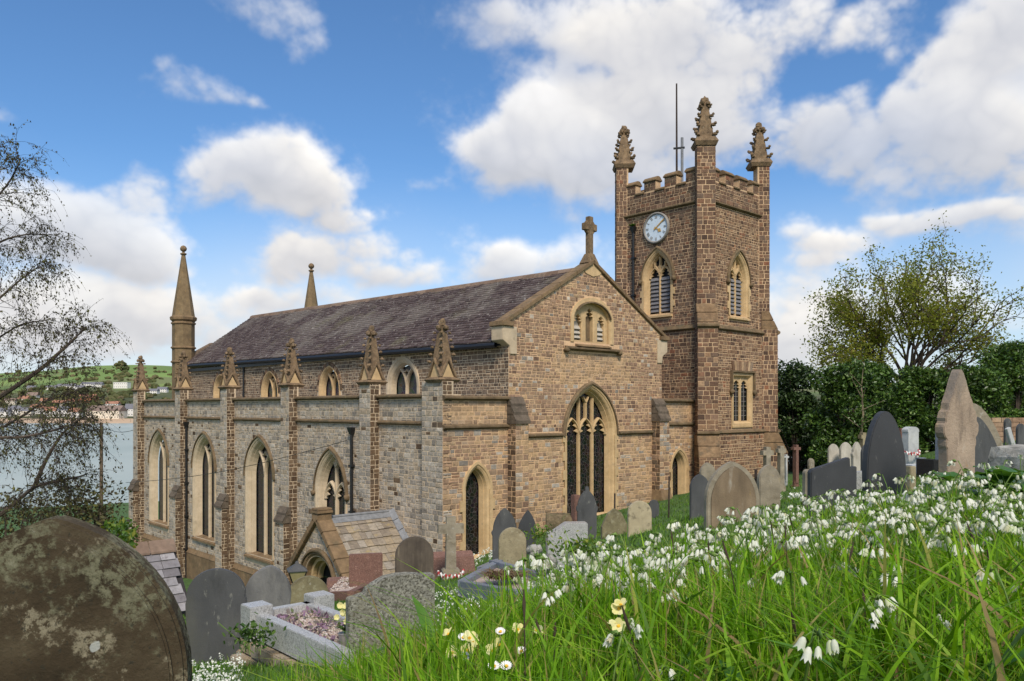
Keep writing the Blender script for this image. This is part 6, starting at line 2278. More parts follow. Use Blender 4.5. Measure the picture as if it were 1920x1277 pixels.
Q1 = [(-2.56, 7.86), (-1.36, 6.52), (-.86, 6.95), (-2.06, 8.30)]
zk = -1.97
oz = (Q1[0][0], Q1[0][1], -2.6)
kg = empty('kerbed_grave', oz, 0, 'granite-kerbed grave on a block base, filled with gravel and purple flowers', 'grave')
kerb(kg, Q1, zk, .24, .11, 'polished_granite', (0, 2, 3), oz)
for cxy in (Q1[0], Q1[3]):
    mb = MB()
    c = Vector(cxy) + Vector((.07, -.005))
    dv = (Vector(Q1[1]) - Vector(Q1[0])).normalized()
    f2 = Fr((c.x - oz[0], c.y - oz[1], -oz[2]), (dv.x, dv.y, 0), (dv.y, -dv.x, 0))
    mb.box(f2, -.11, .12, zk - .26, zk + .07, -.13, .10)
    mb.obj('corner_post', 'polished_granite', kg, bevel=.008)
mb = MB()
mb.add([(x - oz[0], y - oz[1], zk - .075 - oz[2]) for x, y in Q1], [(0, 1, 2, 3)])
mb.obj('gravel_bed', 'gravel', kg)
pebbles(kg, Q1, zk - .07, 1500, 'gravel', .016, oz, m=.13)
# block base under the kerb
rb = random.Random(12)
dv = (Vector(Q1[1]) - Vector(Q1[0]))
L = dv.length
dv.normalize()
f2 = Fr((Q1[0][0] - oz[0], Q1[0][1] - oz[1], -oz[2]), (dv.x, dv.y, 0), (dv.y, -dv.x, 0))
dw = (Vector(Q1[3]) - Vector(Q1[0])).normalized()
f3 = Fr((Q1[0][0] - oz[0], Q1[0][1] - oz[1], -oz[2]), (dw.x, dw.y, 0), (-dw.y, dw.x, 0))
f3 = Fr(f3.o, f3.s, -f2.s)
for fr, LL in ((f2, L), (f3, .68)):
    for rw in range(4):
        z0 = zk - .25 - (rw + 1) * .145
        s = -.06 - (.1 if rw % 2 else 0)
        while s < LL:
            w = rb.uniform(.2, .3)
            mb = MB()
            j = lambda: rb.uniform(-.006, .006)
            mb.box(fr, s + .006, s + w - .006, z0 + .005 + j(), z0 + .14 + j(), -.12, .06 + j())
            mb.obj('stone_block', 'brick_block', kg, bevel=.012)
            s += w

Q2 = [place(858, 12.2), place(985, 10.2), place(1040, 11.8), place(930, 14.0)]
zq = [(HY - 1088) / F * 12.2, (HY - 1112) / F * 10.2, (HY - 1080) / F * 11.8, (HY - 1049) / F * 14.0]
oz = (Q2[0][0], Q2[0][1], zq[0] - .3)
kg2 = empty('kerbed_grave', oz, 0, 'blue-grey kerbed grave holding a dry brown plant', 'grave')
kerb(kg2, Q2, zq, .24, .13, 'blue_granite', (0, 1, 2, 3), oz)
mb = MB()
mb.add([(x - oz[0], y - oz[1], z - .09 - oz[2]) for (x, y), z in zip(Q2, zq)], [(0, 1, 2, 3)])
mb.obj('gravel_bed', 'gravel', kg2)
Q3 = [place(894, 17), place(940, 16.2), place(975, 18.2), place(930, 19)]
zq3 = [gz(*q) + .2 for q in Q3]
oz = (Q3[0][0], Q3[0][1], zq3[0] - .3)
kg3 = empty('kerbed_grave', oz, 0, 'small blue-grey kerb around a grassed plot below the dark slates', 'grave')
kerb(kg3, Q3, zq3, .24, .11, 'blue_granite', (0, 1, 3), oz)
Q4 = [place(598, 14.2), place(665, 13.4), place(705, 15.2), place(640, 16.2)]
zq4 = [gz(*q) + .16 for q in Q4]
oz = (Q4[0][0], Q4[0][1], zq4[0] - .3)
kg4 = empty('kerbed_grave', oz, 0, 'red granite kerb around pale gravel before the red headstone', 'grave')
kerb(kg4, Q4, zq4, .22, .12, 'red_granite', (0, 1, 2, 3), oz)
mb = MB()
mb.add([(x - oz[0], y - oz[1], z - .05 - oz[2]) for (x, y), z in zip(Q4, zq4)], [(0, 1, 2, 3)])
mb.obj('gravel_bed', 'gravel', kg4)
pebbles(kg4, Q4, sum(zq4) / 4 - .05, 900, 'gravel', .02, oz, 4)
for lab, px, py, Y, w, h, d, mat in (('black polished granite grave kerb at the back of the grass', 1745, 861, 17.5, .30, .26, .5, 'black_granite'), ('small blue-grey stone left of the black granite kerb', 1727, 858, 18, .18, .4, .12, 'blue_granite'),
                                     ('low white stone step at the foot of the scrolled headstone', 1712, 871, 19, .4, .22, .4, 'white_marble'), ('grey stone footing behind the tall dark slate', 1612, 884, 15, .5, .2, .3, 'grey_granite')):
    x, y = place(px, Y)
    zt = (HY - py) / F * y
    o = empty('grave_block', (x, y, zt - h - .15), radians(14), lab, 'grave stone')
    mb = MB()
    mb.box(WORLD, -w / 2, w / 2, 0, h + .15, -d / 2, d / 2)
    mb.obj('block', mat, o, bevel=.008)

# rough boulders beside the buff stone
for k, (px, py, Y, s_, lab) in enumerate(((1000, 1023, 8.2, .13, 'knobbly white-lichened boulder in the grass below the buff headstone'), (1022, 1046, 7.4, .17, 'broad pale lichened rock at the edge of the grassy bank'), (885, 1158, 8, .13, 'small purplish rock beside white flowers on the lawn'),
                                          (940, 1135, 6.2, .16, 'half-buried rock at the foot of the grassy bank'))):
    x, y = place(px, Y)
    z = (HY - py) / F * y
    mb = MB()
    for q in range(5):
        mb.lump((RNG.uniform(-.3, .3) * s_, RNG.uniform(-.3, .3) * s_, RNG.uniform(-.3, .05) * s_), s_ * RNG.uniform(.3, .5), k * 10 + q, sub=3 if False else 2)
    o = mb.obj('boulder', 'rough_limestone', smooth=True, normals=False)
    o.location = (x, y, z - s_ * .3)
    tag(o, lab, 'rock')

# ribbons: twisted red and white remembrance tape
for lab, px, py, Y, r_, tz in (('red and white ribbon wreath at the foot of the grey stone cross', 845, 1072, 17.0, .27, 0), ('red and white ribbon round the pale scrolled headstone', 1707, 846, 20.8, .24, 0)):
    x, y = place(px, Y)
    z = (HY - py) / F * y
    o = empty('ribbon', (x, y, z), radians(15), lab, 'ribbon')
    n = 22
    for k in range(n):
        a0, a1 = pi + pi * (k + .35 * sin(k * 2.7)) / n, pi + pi * (k + 1 + .35 * sin((k + 1) * 2.7)) / n
        mb = MB()
        mb.tube([(r_ * cos(a0), r_ * .75 * sin(a0), .045 * sin(k * 2.1) - .06 * sin(a0 - pi)), (r_ * cos(a1), r_ * .75 * sin(a1), .045 * sin((k + 1) * 2.1) - .06 * sin(a1 - pi))], .024, 6)
        mb.obj('band', 'red_tape' if k % 2 else 'white_tape', o)

# iron grave markers and a lantern on its post
for px, pt, pb, Y, lab in ((1152, 925, 985, 20.5, 'thin black iron marker post right of the great window'), (1254, 893, 945, 22, 'thin black iron rod beside the right-hand lancet'), (1416, 880, 940, 12.6, 'short iron stake between the lichened headstones')):
    x, y = place(px, Y)
    z0, z1 = gz(x, y) - .1, (HY - pt) / F * y
    mb = MB()
    mb.tube([(0, 0, 0), (0.01, 0, z1 - z0)], .022, 6)
    o = mb.obj('iron_post', 'rusty_iron')
    o.location = (x, y, z0)
    tag(o, lab, 'post')
x, y = place(557, 19)
zt = (HY - 1056) / F * y
lan = empty('lantern', (x, y, gz(x, y)), radians(20), 'black-framed lantern with yellowed panes on a post before the porch', 'lantern')
zt -= gz(x, y)
mb = MB()
mb.tube([(0, 0, 0), (0, 0, zt - .44)], .04, 8)
mb.obj('post', 'iron', lan)
amber = plain('old_glass', (.34, .29, .15), .3, 0, .5, .15, 9)
b0, b1, zz0, zz1 = .11, .20, zt - .44, zt - .17
for q in range(4):
    a = q * pi / 2
    f4 = Fr((0, 0, 0), (cos(a), sin(a), 0), (sin(a), -cos(a), 0))
    mb = MB()
    mb.hexa([f4.p(-b0, zz0, b0 - .01), f4.p(b0, zz0, b0 - .01), f4.p(b0, zz0, b0), f4.p(-b0, zz0, b0), f4.p(-b1, zz1, b1 - .01), f4.p(b1, zz1, b1 - .01), f4.p(b1, zz1, b1), f4.p(-b1, zz1, b1)])
    mb.obj('pane', amber, lan)
    mb = MB()
    mb.tube([f4.p(-b0, zz0, b0), f4.p(-b1, zz1, b1)], .014, 5)
    mb.obj('glazing_bar', 'iron', lan)
mb = MB()
fl = Fr((0, 0, 0), (1, 0, 0), (0, -1, 0))
mb.lathe(fl, [(.31, zz1), (.31, zz1 + .02), (.07, zt - .02), (.05, zt + .03), (.02, zt + .05)], 4, rot=pi / 4)
mb.obj('cap', 'slate_stone', lan)
mb = MB()
mb.lathe(fl, [(.05, zz0 - .06), (.15, zz0), (.15, zz0 + .015)], 4, rot=pi / 4)
mb.obj('collar', 'iron', lan)

# ------------------------------------------------------------------ outbuilding at the lower left
A_ = place(326, 16.0)
zr = (HY - 1018) / F * 16.0
out = empty('outbuilding', (A_[0], A_[1], zr), atan2(NY, NX), 'small outbuilding with a slate roof beside the aisle', 'outbuilding')
SL, SD, LEN = .92, 1.16, 3.0        # slope run, drop, length


def ob_pt(f, x, lift=0):
    n_ = Vector((0, -SD, SL)).normalized()
    return Vector((x, -SL * (1 - f), -SD * (1 - f))) + n_ * lift


mb = MB()
mb.add([ob_pt(0, -LEN, -.03), ob_pt(0, 0, -.03), ob_pt(1, 0, -.03), ob_pt(1, -LEN, -.03)], [(0, 1, 2, 3)])
mb.add([ob_pt(1, -LEN, -.03), ob_pt(1, 0, -.03), (0, SL, -SD), (-LEN, SL, -SD)], [(0, 1, 2, 3)])
orf = mb.obj('roof', 'slate_underlay', out)
ro = random.Random(21)
for i in range(8):
    f0, f1 = i / 8, min(1, (i + 1.15) / 8)
    x = -ro.uniform(0, .15)
    while x > -LEN:
        w = ro.uniform(.24, .36)
        xa, xb = max(-LEN, x - w + .004), x - .004
        x -= w
        mb = MB()
        l0 = .03 + ro.uniform(0, .01)
        mb.hexa([ob_pt(f0, xa, 0), ob_pt(f0, xb, 0), ob_pt(f1, xb, -.01), ob_pt(f1, xa, -.01), ob_pt(f0, xa, l0), ob_pt(f0, xb, l0 + ro.uniform(-.004, .004)), ob_pt(f1, xb, .008), ob_pt(f1, xa, .008)])
        mb.obj('slate', 'blue_slate', orf)
for i in range(6):
    mb = MB()
    x0, x1 = -i * .5, -(i + 1) * .5 + .008
    mb.hexa([(x1, -.17, -.16), (x0, -.17, -.16), (x0, 0, .06), (x1, 0, .06), (x1, -.17, -.12), (x0, -.17, -.12), (x0, .0, .10), (x1, .0, .10)])
    mb.obj('ridge_tile', 'ridge_tile', orf, bevel=.01)
mb = MB()
mb.box(WORLD, -LEN + .1, -.08, -4, -SD - .12, -SL + .12, SL - .1)
mb.obj('wall', 'brick_block', out)
mb = MB()
mb.box(WORLD, -LEN, .02, -SD - .10, -SD - .02, -SL - .04, -SL + .06)
mb.obj('gutter', 'iron', out)
for i in range(14):
    mb = MB()
    mb.box(WORLD, -.2 - i * .2, -.13 - i * .2, -SD - .20, -SD - .11, -SL + .02, -SL + .14)
    mb.obj('rafter_end', 'dressed_warm', out)

# cables and a pole
x, y = place(190, 58)
zt = (HY - 793) / F * y
mb = MB()
mb.tube([(0, 0, 0), (0, 0, zt - gz(x, y) + .5)], [.15, .11], 8)
pole = mb.obj('utility_pole', plain('old_wood', (.13, .095, .065), .9, 0, .2, .3, 6))
pole.location = (x, y, gz(x, y) - .5)
tag(pole, 'brown wooden utility pole rising in front of the estuary', 'pole')
mb = MB()
p0, p1 = Vector((x, y, zt - .15)), Vector((*XY(.3, 27.2), (HY - 803) / F * XY(.3, 27.2)[1]))
mb.tube([p0.lerp(p1, k / 10) - Vector((0, 0, .35 * sin(pi * k / 10))) for k in range(11)], .018, 5)
tag(mb.obj('cable', 'iron'), 'thin cable from the wooden pole to the far corner of the church', 'cable')
mb = MB()
q0 = Vector((*XY(.1, uS(650, .1)), zS(826, .1, uS(650, .1))))
q1 = Vector((*place(236, 40), (HY - 905) / F * 40))
mb.tube([q0.lerp(q1, k / 16) - Vector((0, 0, .3 * sin(pi * k / 16))) for k in range(17)], .012, 5)
tag(mb.obj('cable', 'iron'), 'thin cable slung across the aisle windows', 'cable')
# low stone wall by the far graves
mb = MB()
rw = random.Random(5)
x0, y0 = place(1858, 29)
x1, y1 = place(2080, 30)
fr = Fr((x0, y0, 0), (x1 - x0, y1 - y0, 0), (y1 - y0, -(x1 - x0), 0))
Lw = hypot(x1 - x0, y1 - y0)
zt = (HY - 783) / F * 29
mb.box(fr, 0, Lw, zt - 2, zt - .02, -.5, 0)
for i in range(7):
    s = 0
    while s < Lw:
        w = rw.uniform(.2, .5)
        h = .17
        mb.box(fr, s + .01, s + w - .01, zt - (i + 1) * h + .01, zt - i * h - .005, -.02, .03 + rw.uniform(0, .03))
        s += w
tag(mb.obj('stone_wall', 'gable_rubble', normals=False), 'low rubble wall under the ivy at the far right', 'wall')

# ------------------------------------------------------------------ plants
M['grass_blade'] = leaf('grass_blade', [(0, (.065, .15, .006)), (.3, (.125, .28, .010)), (.6, (.195, .39, .014)), (.82, (.29, .48, .03)), (.90, (.34, .36, .07)), (.96, (.42, .33, .14)), (1, (.30, .20, .10))], .45, .5, .2, .2, 3)
M['lawn_blade'] = leaf('lawn_blade', [(0, (.055, .125, .014)), (.5, (.105, .22, .02)), (.9, (.155, .28, .03)), (1, (.22, .22, .07))], .35, .5, .3, .25, 1.2)
M['garlic_stem'] = leaf('garlic_stem', [(0, (.13, .24, .045)), (1, (.22, .33, .08))], .3, .45, .3, .15, 8)
M['garlic_bell'] = leaf('garlic_bell', [(0, (.66, .69, .58)), (.55, (.78, .79, .74)), (.85, (.74, .75, .66)), (.93, (.62, .68, .42)), (1, (.60, .55, .38))], .30, .5, .25, .05, 30)
M['broad_leaf'] = leaf('broad_leaf', [(0, (.05, .14, .02)), (1, (.10, .22, .03))], .35, .4, .4, .25, 6)
M['primrose_petal'] = leaf('primrose_petal', [(0, (.78, .72, .30)), (1, (.84, .80, .46))], .3, .6, .2, .1, 20)
M['daisy_petal'] = plain('daisy_petal', (.80, .77, .78), .6, 0, .2, .05)
M['yolk'] = plain('yolk', (.70, .40, .02), .7)
M['seed_head'] = plain('seed_head', (.055, .035, .022), .95)
M['purple_petal'] = leaf('purple_petal', [(0, (.20, .11, .19)), (.6, (.34, .22, .31)), (1, (.12, .16, .05))], .2)
M['white_petal'] = leaf('white_petal', [(0, (.74, .75, .68)), (1, (.84, .84, .80))], .25)
M['bark'] = stone('bark', [(0, (.06, .045, .035)), (1, (.11, .085, .065))], .35, 8, [((.16, .14, .11), 5, .56, .7, .5)], .5, 30, .95, False)
M['twig'] = plain('twig', (.048, .037, .036), .9, 0, .2, .3, 5)
M['birch_leaf'] = leaf('birch_leaf', [(0, (.04, .032, .022)), (.5, (.07, .062, .026)), (1, (.13, .13, .035))], .15, .6, .2)
M['tree_leaf'] = leaf('tree_leaf', [(0, (.14, .165, .022)), (.5, (.21, .245, .035)), (.8, (.29, .31, .05)), (1, (.25, .18, .05))], .5, .55, .2)
M['laurel_leaf'] = leaf('laurel_leaf', [(0, (.025, .055, .012)), (.4, (.048, .10, .018)), (.75, (.08, .155, .026)), (1, (.13, .20, .04))], .18, .38, .45, .3, .8)
M['ivy_leaf'] = leaf('ivy_leaf', [(0, (.03, .062, .013)), (.4, (.058, .12, .02)), (.75, (.095, .18, .028)), (1, (.15, .22, .045))], .18, .38, .45, .35, .6)
M['dark_leaf'] = leaf('dark_leaf', [(0, (.018, .036, .011)), (.5, (.034, .065, .017)), (1, (.06, .105, .026))], .12, .45, .35, .3, .8)
M['shrub_leaf'] = leaf('shrub_leaf', [(0, (.06, .13, .02)), (.6, (.12, .22, .03)), (1, (.26, .28, .04))], .35)


def grass_mesh(name, X, Y, Zg, H, Wd, lean, mat, seed, seg=3, parent=None):
    """curved tapering blades, one per point"""
    rg = np.random.default_rng(seed)
    n = len(X)
    th = rg.uniform(0, 2 * pi, n)
    fa = th + pi / 2 + rg.normal(0, .5, n)
    dx, dy = np.cos(th), np.sin(th)
    bx, by = np.cos(fa), np.sin(fa)
    V = np.zeros((n, seg * 2 + 1, 3), np.float32)
    for k in range(seg + 1):
        f = k / seg
        cx = X + dx * lean * H * f ** 2
        cy = Y + dy * lean * H * f ** 2
        cz = Zg - .01 + H * (f - .35 * lean * f ** 2.2)
        w = Wd * (1 - f ** 1.6) * (.75 + .5 * f)
        if k < seg:
            V[:, 2 * k] = np.stack([cx - bx * w / 2, cy - by * w / 2, cz], 1)
            V[:, 2 * k + 1] = np.stack([cx + bx * w / 2, cy + by * w / 2, cz], 1)
        else:
            V[:, 2 * k] = np.stack([cx, cy, cz], 1)
    m = seg * 2 + 1
    q = []
    for k in range(seg - 1):
        a = 2 * k
        q += [(a, a + 1, a + 3), (a, a + 3, a + 2)]
    a = 2 * (seg - 1)
    q += [(a, a + 1, a + 2)]
    Fc = (np.array(q)[None] + (np.arange(n) * m)[:, None, None]).reshape(-1, 3)
    return link(name, np_mesh(name, V.reshape(-1, 3), Fc, [mat], smooth=True), parent)


def scatter(n, r0, r1, a0, a1, seed):
    rg = np.random.default_rng(seed)
    r = np.exp(rg.uniform(np.log(r0), np.log(r1), n))
    a = rg.uniform(radians(a0), radians(a1), n)
    return r * np.sin(a), r * np.cos(a), rg


def in_quad(X, Y, q):
    ok = np.ones(len(X), bool)
    for k in range(4):
        (ax, ay), (bx, by) = q[k], q[(k + 1) % 4]
        ok &= (bx - ax) * (Y - ay) - (by - ay) * (X - ax) > 0
    return ok


def bankness(X, Y):
    """1 on the unmown flowery bank by the camera, 0 on the mown grass below"""
    z = ground(X, Y)
    return np.clip((z + 1.35) / .5, 0, 1) * np.clip((9 - np.hypot(X, Y)) / 3, 0, 1)


def keep_clear(X, Y):
    k = np.ones(len(X), bool)
    for q in (Q1, Q2, Q4):
        k &= ~in_quad(X, Y, q)
    # not inside the church or the porch
    c_, s_ = cos(TH), sin(TH)
    t_ = (X - OX) * c_ + (Y - OY) * s_
    u_ = -(X - OX) * s_ + (Y - OY) * c_
    k &= ~((t_ > -.1) & (u_ > -.45) & (t_ < 18) & (u_ < 28))
    k &= ~((t_ > -2.5) & (t_ < 1) & (u_ > 1.4) & (u_ < 5))
    return k


def build_grass():
    X, Y, rg = scatter(104000, .72, 7.0, -40, 52, 1)
    b = bankness(X, Y)
    k = (rg.uniform(0, 1, len(X)) < b) & keep_clear(X, Y)
    X, Y = X[k], Y[k]
    n = len(X)
    clump = .5 + .5 * np.sin(X * 5.1 + 1.3 * np.sin(Y * 3.7)) * np.sin(Y * 4.3 + 1.1 * np.sin(X * 2.9))
    H = rg.uniform(.11, .27, n) * (.65 + .6 * clump)
    H *= np.clip(np.hypot(X, Y) / 1.6, .55, 1)
    W = rg.choice([.0032, .005, .0075, .0115], n, p=[.32, .34, .24, .10]) * (1 + .12 * np.hypot(X, Y))
    o = grass_mesh('grass', X, Y, ground(X, Y), H, W, np.abs(rg.normal(.45, .35, n)), 'grass_blade', 2, 4)
    tag(o, 'long bright green grass on the flowery bank in the foreground', kind='stuff')
    X, Y, rg = scatter(112000, 4.2, 34, -40, 48, 3)
    b = bankness(X, Y)
    k = (rg.uniform(0, 1, len(X)) > b) & keep_clear(X, Y)
    X, Y = X[k], Y[k]
    n = len(X)
    r = np.hypot(X, Y)
    H = rg.uniform(.035, .085, n) * (1 + .035 * r)
    W = rg.uniform(.004, .008, n) * (1 + .13 * r)
    o = grass_mesh('lawn', X, Y, ground(X, Y), H, W, np.abs(rg.normal(.5, .4, n)), 'lawn_blade', 4, 2)
    tag(o, 'short grass around the graves', kind='stuff')
    # taller tufts where the bank breaks away and beside the stones
    X, Y, rg = scatter(9000, 1.6, 9, -18, 14, 5)
    z = ground(X, Y)
    k = (z < -.75) & (z > -2.1) & keep_clear(X, Y)
    X, Y = X[k], Y[k]
    n = len(X)
    o = grass_mesh('grass', X, Y, ground(X, Y), rg.uniform(.10, .30, n), rg.uniform(.005, .010, n), np.abs(rg.normal(.5, .3, n)), 'grass_blade', 6, 4)
    tag(o, 'tufted grass on the steep edge of the bank', kind='stuff')


build_grass()


def build_tall_blades():
    """broad arching blades that stand out of the foreground grass"""
    X, Y, rg = scatter(7000, .78, 3.8, -9, 36, 15)
    b = bankness(X, Y)
    k = rg.uniform(0, 1, len(X)) < b * np.clip(.35 + .5 * np.sin(X * 3.1 + 2) * np.sin(Y * 2.7), .1, 1)
    X, Y = X[k], Y[k]
    n = len(X)
    r = np.hypot(X, Y)
    o = grass_mesh('grass', X, Y, ground(X, Y), rg.uniform(.22, .40, n) * np.clip(r / 1.5, .6, 1), rg.uniform(.007, .016, n), np.abs(rg.normal(.75, .3, n)), 'grass_blade', 16, 7)
    tag(o, 'broad arching blades standing among the finer foreground grass', kind='stuff')


build_tall_blades()


def bell(mb, c, ax, L, r, mi, seed):
    rr = random.Random(seed)
    ax = Vector(ax).normalized()
    a = ax.orthogonal().normalized()
    b = ax.cross(a)
    rings = []
    open_ = rr.uniform(.75, 1.25)
    for f, q in ((0, .22), (.22, .62), (.6, .74), (1.0, 1.0 * open_)):
        ring = []
        for k in range(12):
            th = 2 * pi * k / 12
            ff, qq = f, q
            if f == 1.0:
                ff = 1.0 if k % 2 == 0 else .74
                qq = q if k % 2 == 0 else .74
            ring.append(Vector(c) + ax * (L * ff) + (a * cos(th) + b * sin(th)) * r * qq)
        rings.append(ring)
    pts = [p for q in rings for p in q]
    fs = []
    for i in range(3):
        for k in range(12):
            p, q = i * 12 + k, i * 12 + (k + 1) % 12
            fs.append((p, q, q + 12, p + 12))
    mb.add(pts, fs, mi)


def garlic(seed):
    """stem (with drooping pedicels) and its bells, as separate pieces"""
    r = random.Random(seed)
    h = r.uniform(.85, 1.1) * .30
    a = r.uniform(0, 6.28)
    L = [Vector((0, 0, 0))]
    ln = r.uniform(.02, .09)
    for k in range(1, 7):
        f = k / 6
        L.append(Vector((cos(a) * ln * f * f, sin(a) * ln * f * f, h * f - .010 * (f ** 6))))
    top = L[-1] + Vector((cos(a), sin(a), -.35)) * .012
    L.append(top)
    stem = MB()
    stem.tube(L, [.0030, .003, .003, .0028, .0026, .0024, .0022, .0016], 5)
    bells = []
    n = r.choice([5, 6, 7, 8, 9, 10])
    for k in range(n):
        th = a + r.uniform(-1.5, 1.5)
        l = r.uniform(.014, .030)
        e = top + Vector((cos(th) * l, sin(th) * l, r.uniform(-.012, .006)))
        mid = (top + e) / 2 + Vector((0, 0, .006))
        stem.tube([top, mid, e], .0009, 3)
        ax = Vector((cos(th) * r.uniform(.15, .75), sin(th) * r.uniform(.15, .75), -1))
        bells.append((e, ax, r.uniform(.017, .022), r.uniform(.0062, .0082), r.randrange(10 ** 6)))
    # papery sheath
    stem.prism(Fr(top, (cos(a), sin(a), 0), (-sin(a), cos(a), 0)), [(-.006, 0), (.004, .012), (.018, .006), (.006, -.004)], -.0006, .0006)
    return stem, bells


def build_garlic():
    variants = []
    for s in range(10):
        st, be = garlic(100 + s)
        sm = st.mesh('wild_garlic', 'garlic_stem', smooth=True)
        bm_ = []
        for k, q in enumerate(be):
            mb = MB()
            bell(mb, *q[:4], 0, q[4])
            bm_.append(mb.mesh('flower', 'garlic_bell', smooth=True))
        both = MB()
        both.v, both.f, both.m = list(st.v), list(st.f), [0] * len(st.f)
        for q in be:
            bell(both, *q[:4], 1, q[4])
        variants.append((sm, bm_, both.mesh('wild_garlic', ['garlic_stem', 'garlic_bell'], smooth=True), both))
    rg = np.random.default_rng(14)
    # dense along the brow of the bank, thinning towards the camera
    pts = []
    tries = 0
    while len(pts) < 660 and tries < 60000:
        tries += 1
        px = rg.uniform(960, 2010)
        Y = float(np.exp(rg.uniform(np.log(.95), np.log(5.2))))
        x = (px - CX) / F * Y
        lo = np.interp(px, [960, 1050, 1200, 1400, 1920], [2.3, 1.95, 1.95, 2.1, 2.15])
        d = 1.0 if lo * 1.1 < Y < lo * 2.0 else (.45 if Y > lo * 1.1 else (.22 if Y > lo * .88 else (.05 if Y > lo * .6 else .022)))
        if px < 1040:
            d *= .6
        if Y > 3.6 and px < 1300:
            d *= .2
        z = gz(x, Y)
        if z < -1.25 or rg.uniform() > d:
            continue
        pts.append((x, Y, z))
    pts.sort(key=lambda p: p[1])
    lab = 'white three-cornered bell flowers nodding on a green stem in the long grass'
    grp = 'white bell flowers on the grassy bank'
    allV, allF, allM, nb = [], [], [], 0
    for i, (x, y, z) in enumerate(pts):
        s = rg.uniform(.64, 1.06)
        if y < 1.4:
            s *= .82
        rz = rg.uniform(0, 6.28)
        sm, bm_, both, raw = variants[int(rg.integers(10))]
        tx, ty = rg.normal(0, .10), rg.normal(0, .10)
        if i < 300:
            o = bpy.data.objects.new('wild_garlic', sm if i < 70 else both)
            COL.objects.link(o)
            o.location = (x, y, z - .01)
            o.rotation_euler = (tx, ty, rz)
            o.scale = (s, s, s)
            tag(o, lab, 'wild flower', grp)
            if i < 70:
                for me in bm_:
                    c = bpy.data.objects.new('flower', me)
                    COL.objects.link(c)
                    c.parent = o
        else:
            Mx = Matrix.Translation((x, y, z - .01)) @ Matrix.Rotation(rz, 4, 'Z') @ Matrix.Rotation(tx, 4, 'X') @ Matrix.Scale(s, 4)
            A = np.array(raw.v) @ np.array(Mx.to_3x3()).T + np.array(Mx.translation)
            allV.append(A)
            allF += [tuple(q + nb for q in f) for f in raw.f]
            allM += raw.m
            nb += len(A)
    me = bpy.data.meshes.new('wild_garlic')
    me.from_pydata(np.concatenate(allV).tolist(), [], allF)
    for q in ('garlic_stem', 'garlic_bell'):
        me.materials.append(M[q])
    me.polygons.foreach_set('material_index', allM)
    me.polygons.foreach_set('use_smooth', [True] * len(allF))
    o = link('wild_garlic', me)
    tag(o, 'drift of white bell flowers along the brow of the bank', kind='stuff')


build_garlic()


def strap_leaf(L, w, bend, n=7, fold=.25, wav=0.0):
    """one broad leaf blade growing from the origin"""
    P = []
    for k in range(n + 1):
        f = k / n
        ww = w * (sin(pi * min(1, f * .93 + .06)) ** .75)
        y, z = L * f * cos(bend * f), L * f * sin(1.25 - bend * f) * .9 + .0
        z = L * (f - bend * .5 * f * f)
        y = L * bend * .75 * f * f
        wv = wav * sin(f * 17)
        P += [(-ww / 2, y, z + ww * fold + wv), (0, y, z), (ww / 2, y, z + ww * fold - wv)]
    fs = []
    for k in range(n):
        a = k * 3
        fs += [(a, a + 1, a + 4, a + 3), (a + 1, a + 2, a + 5, a + 4)]
    return P, fs


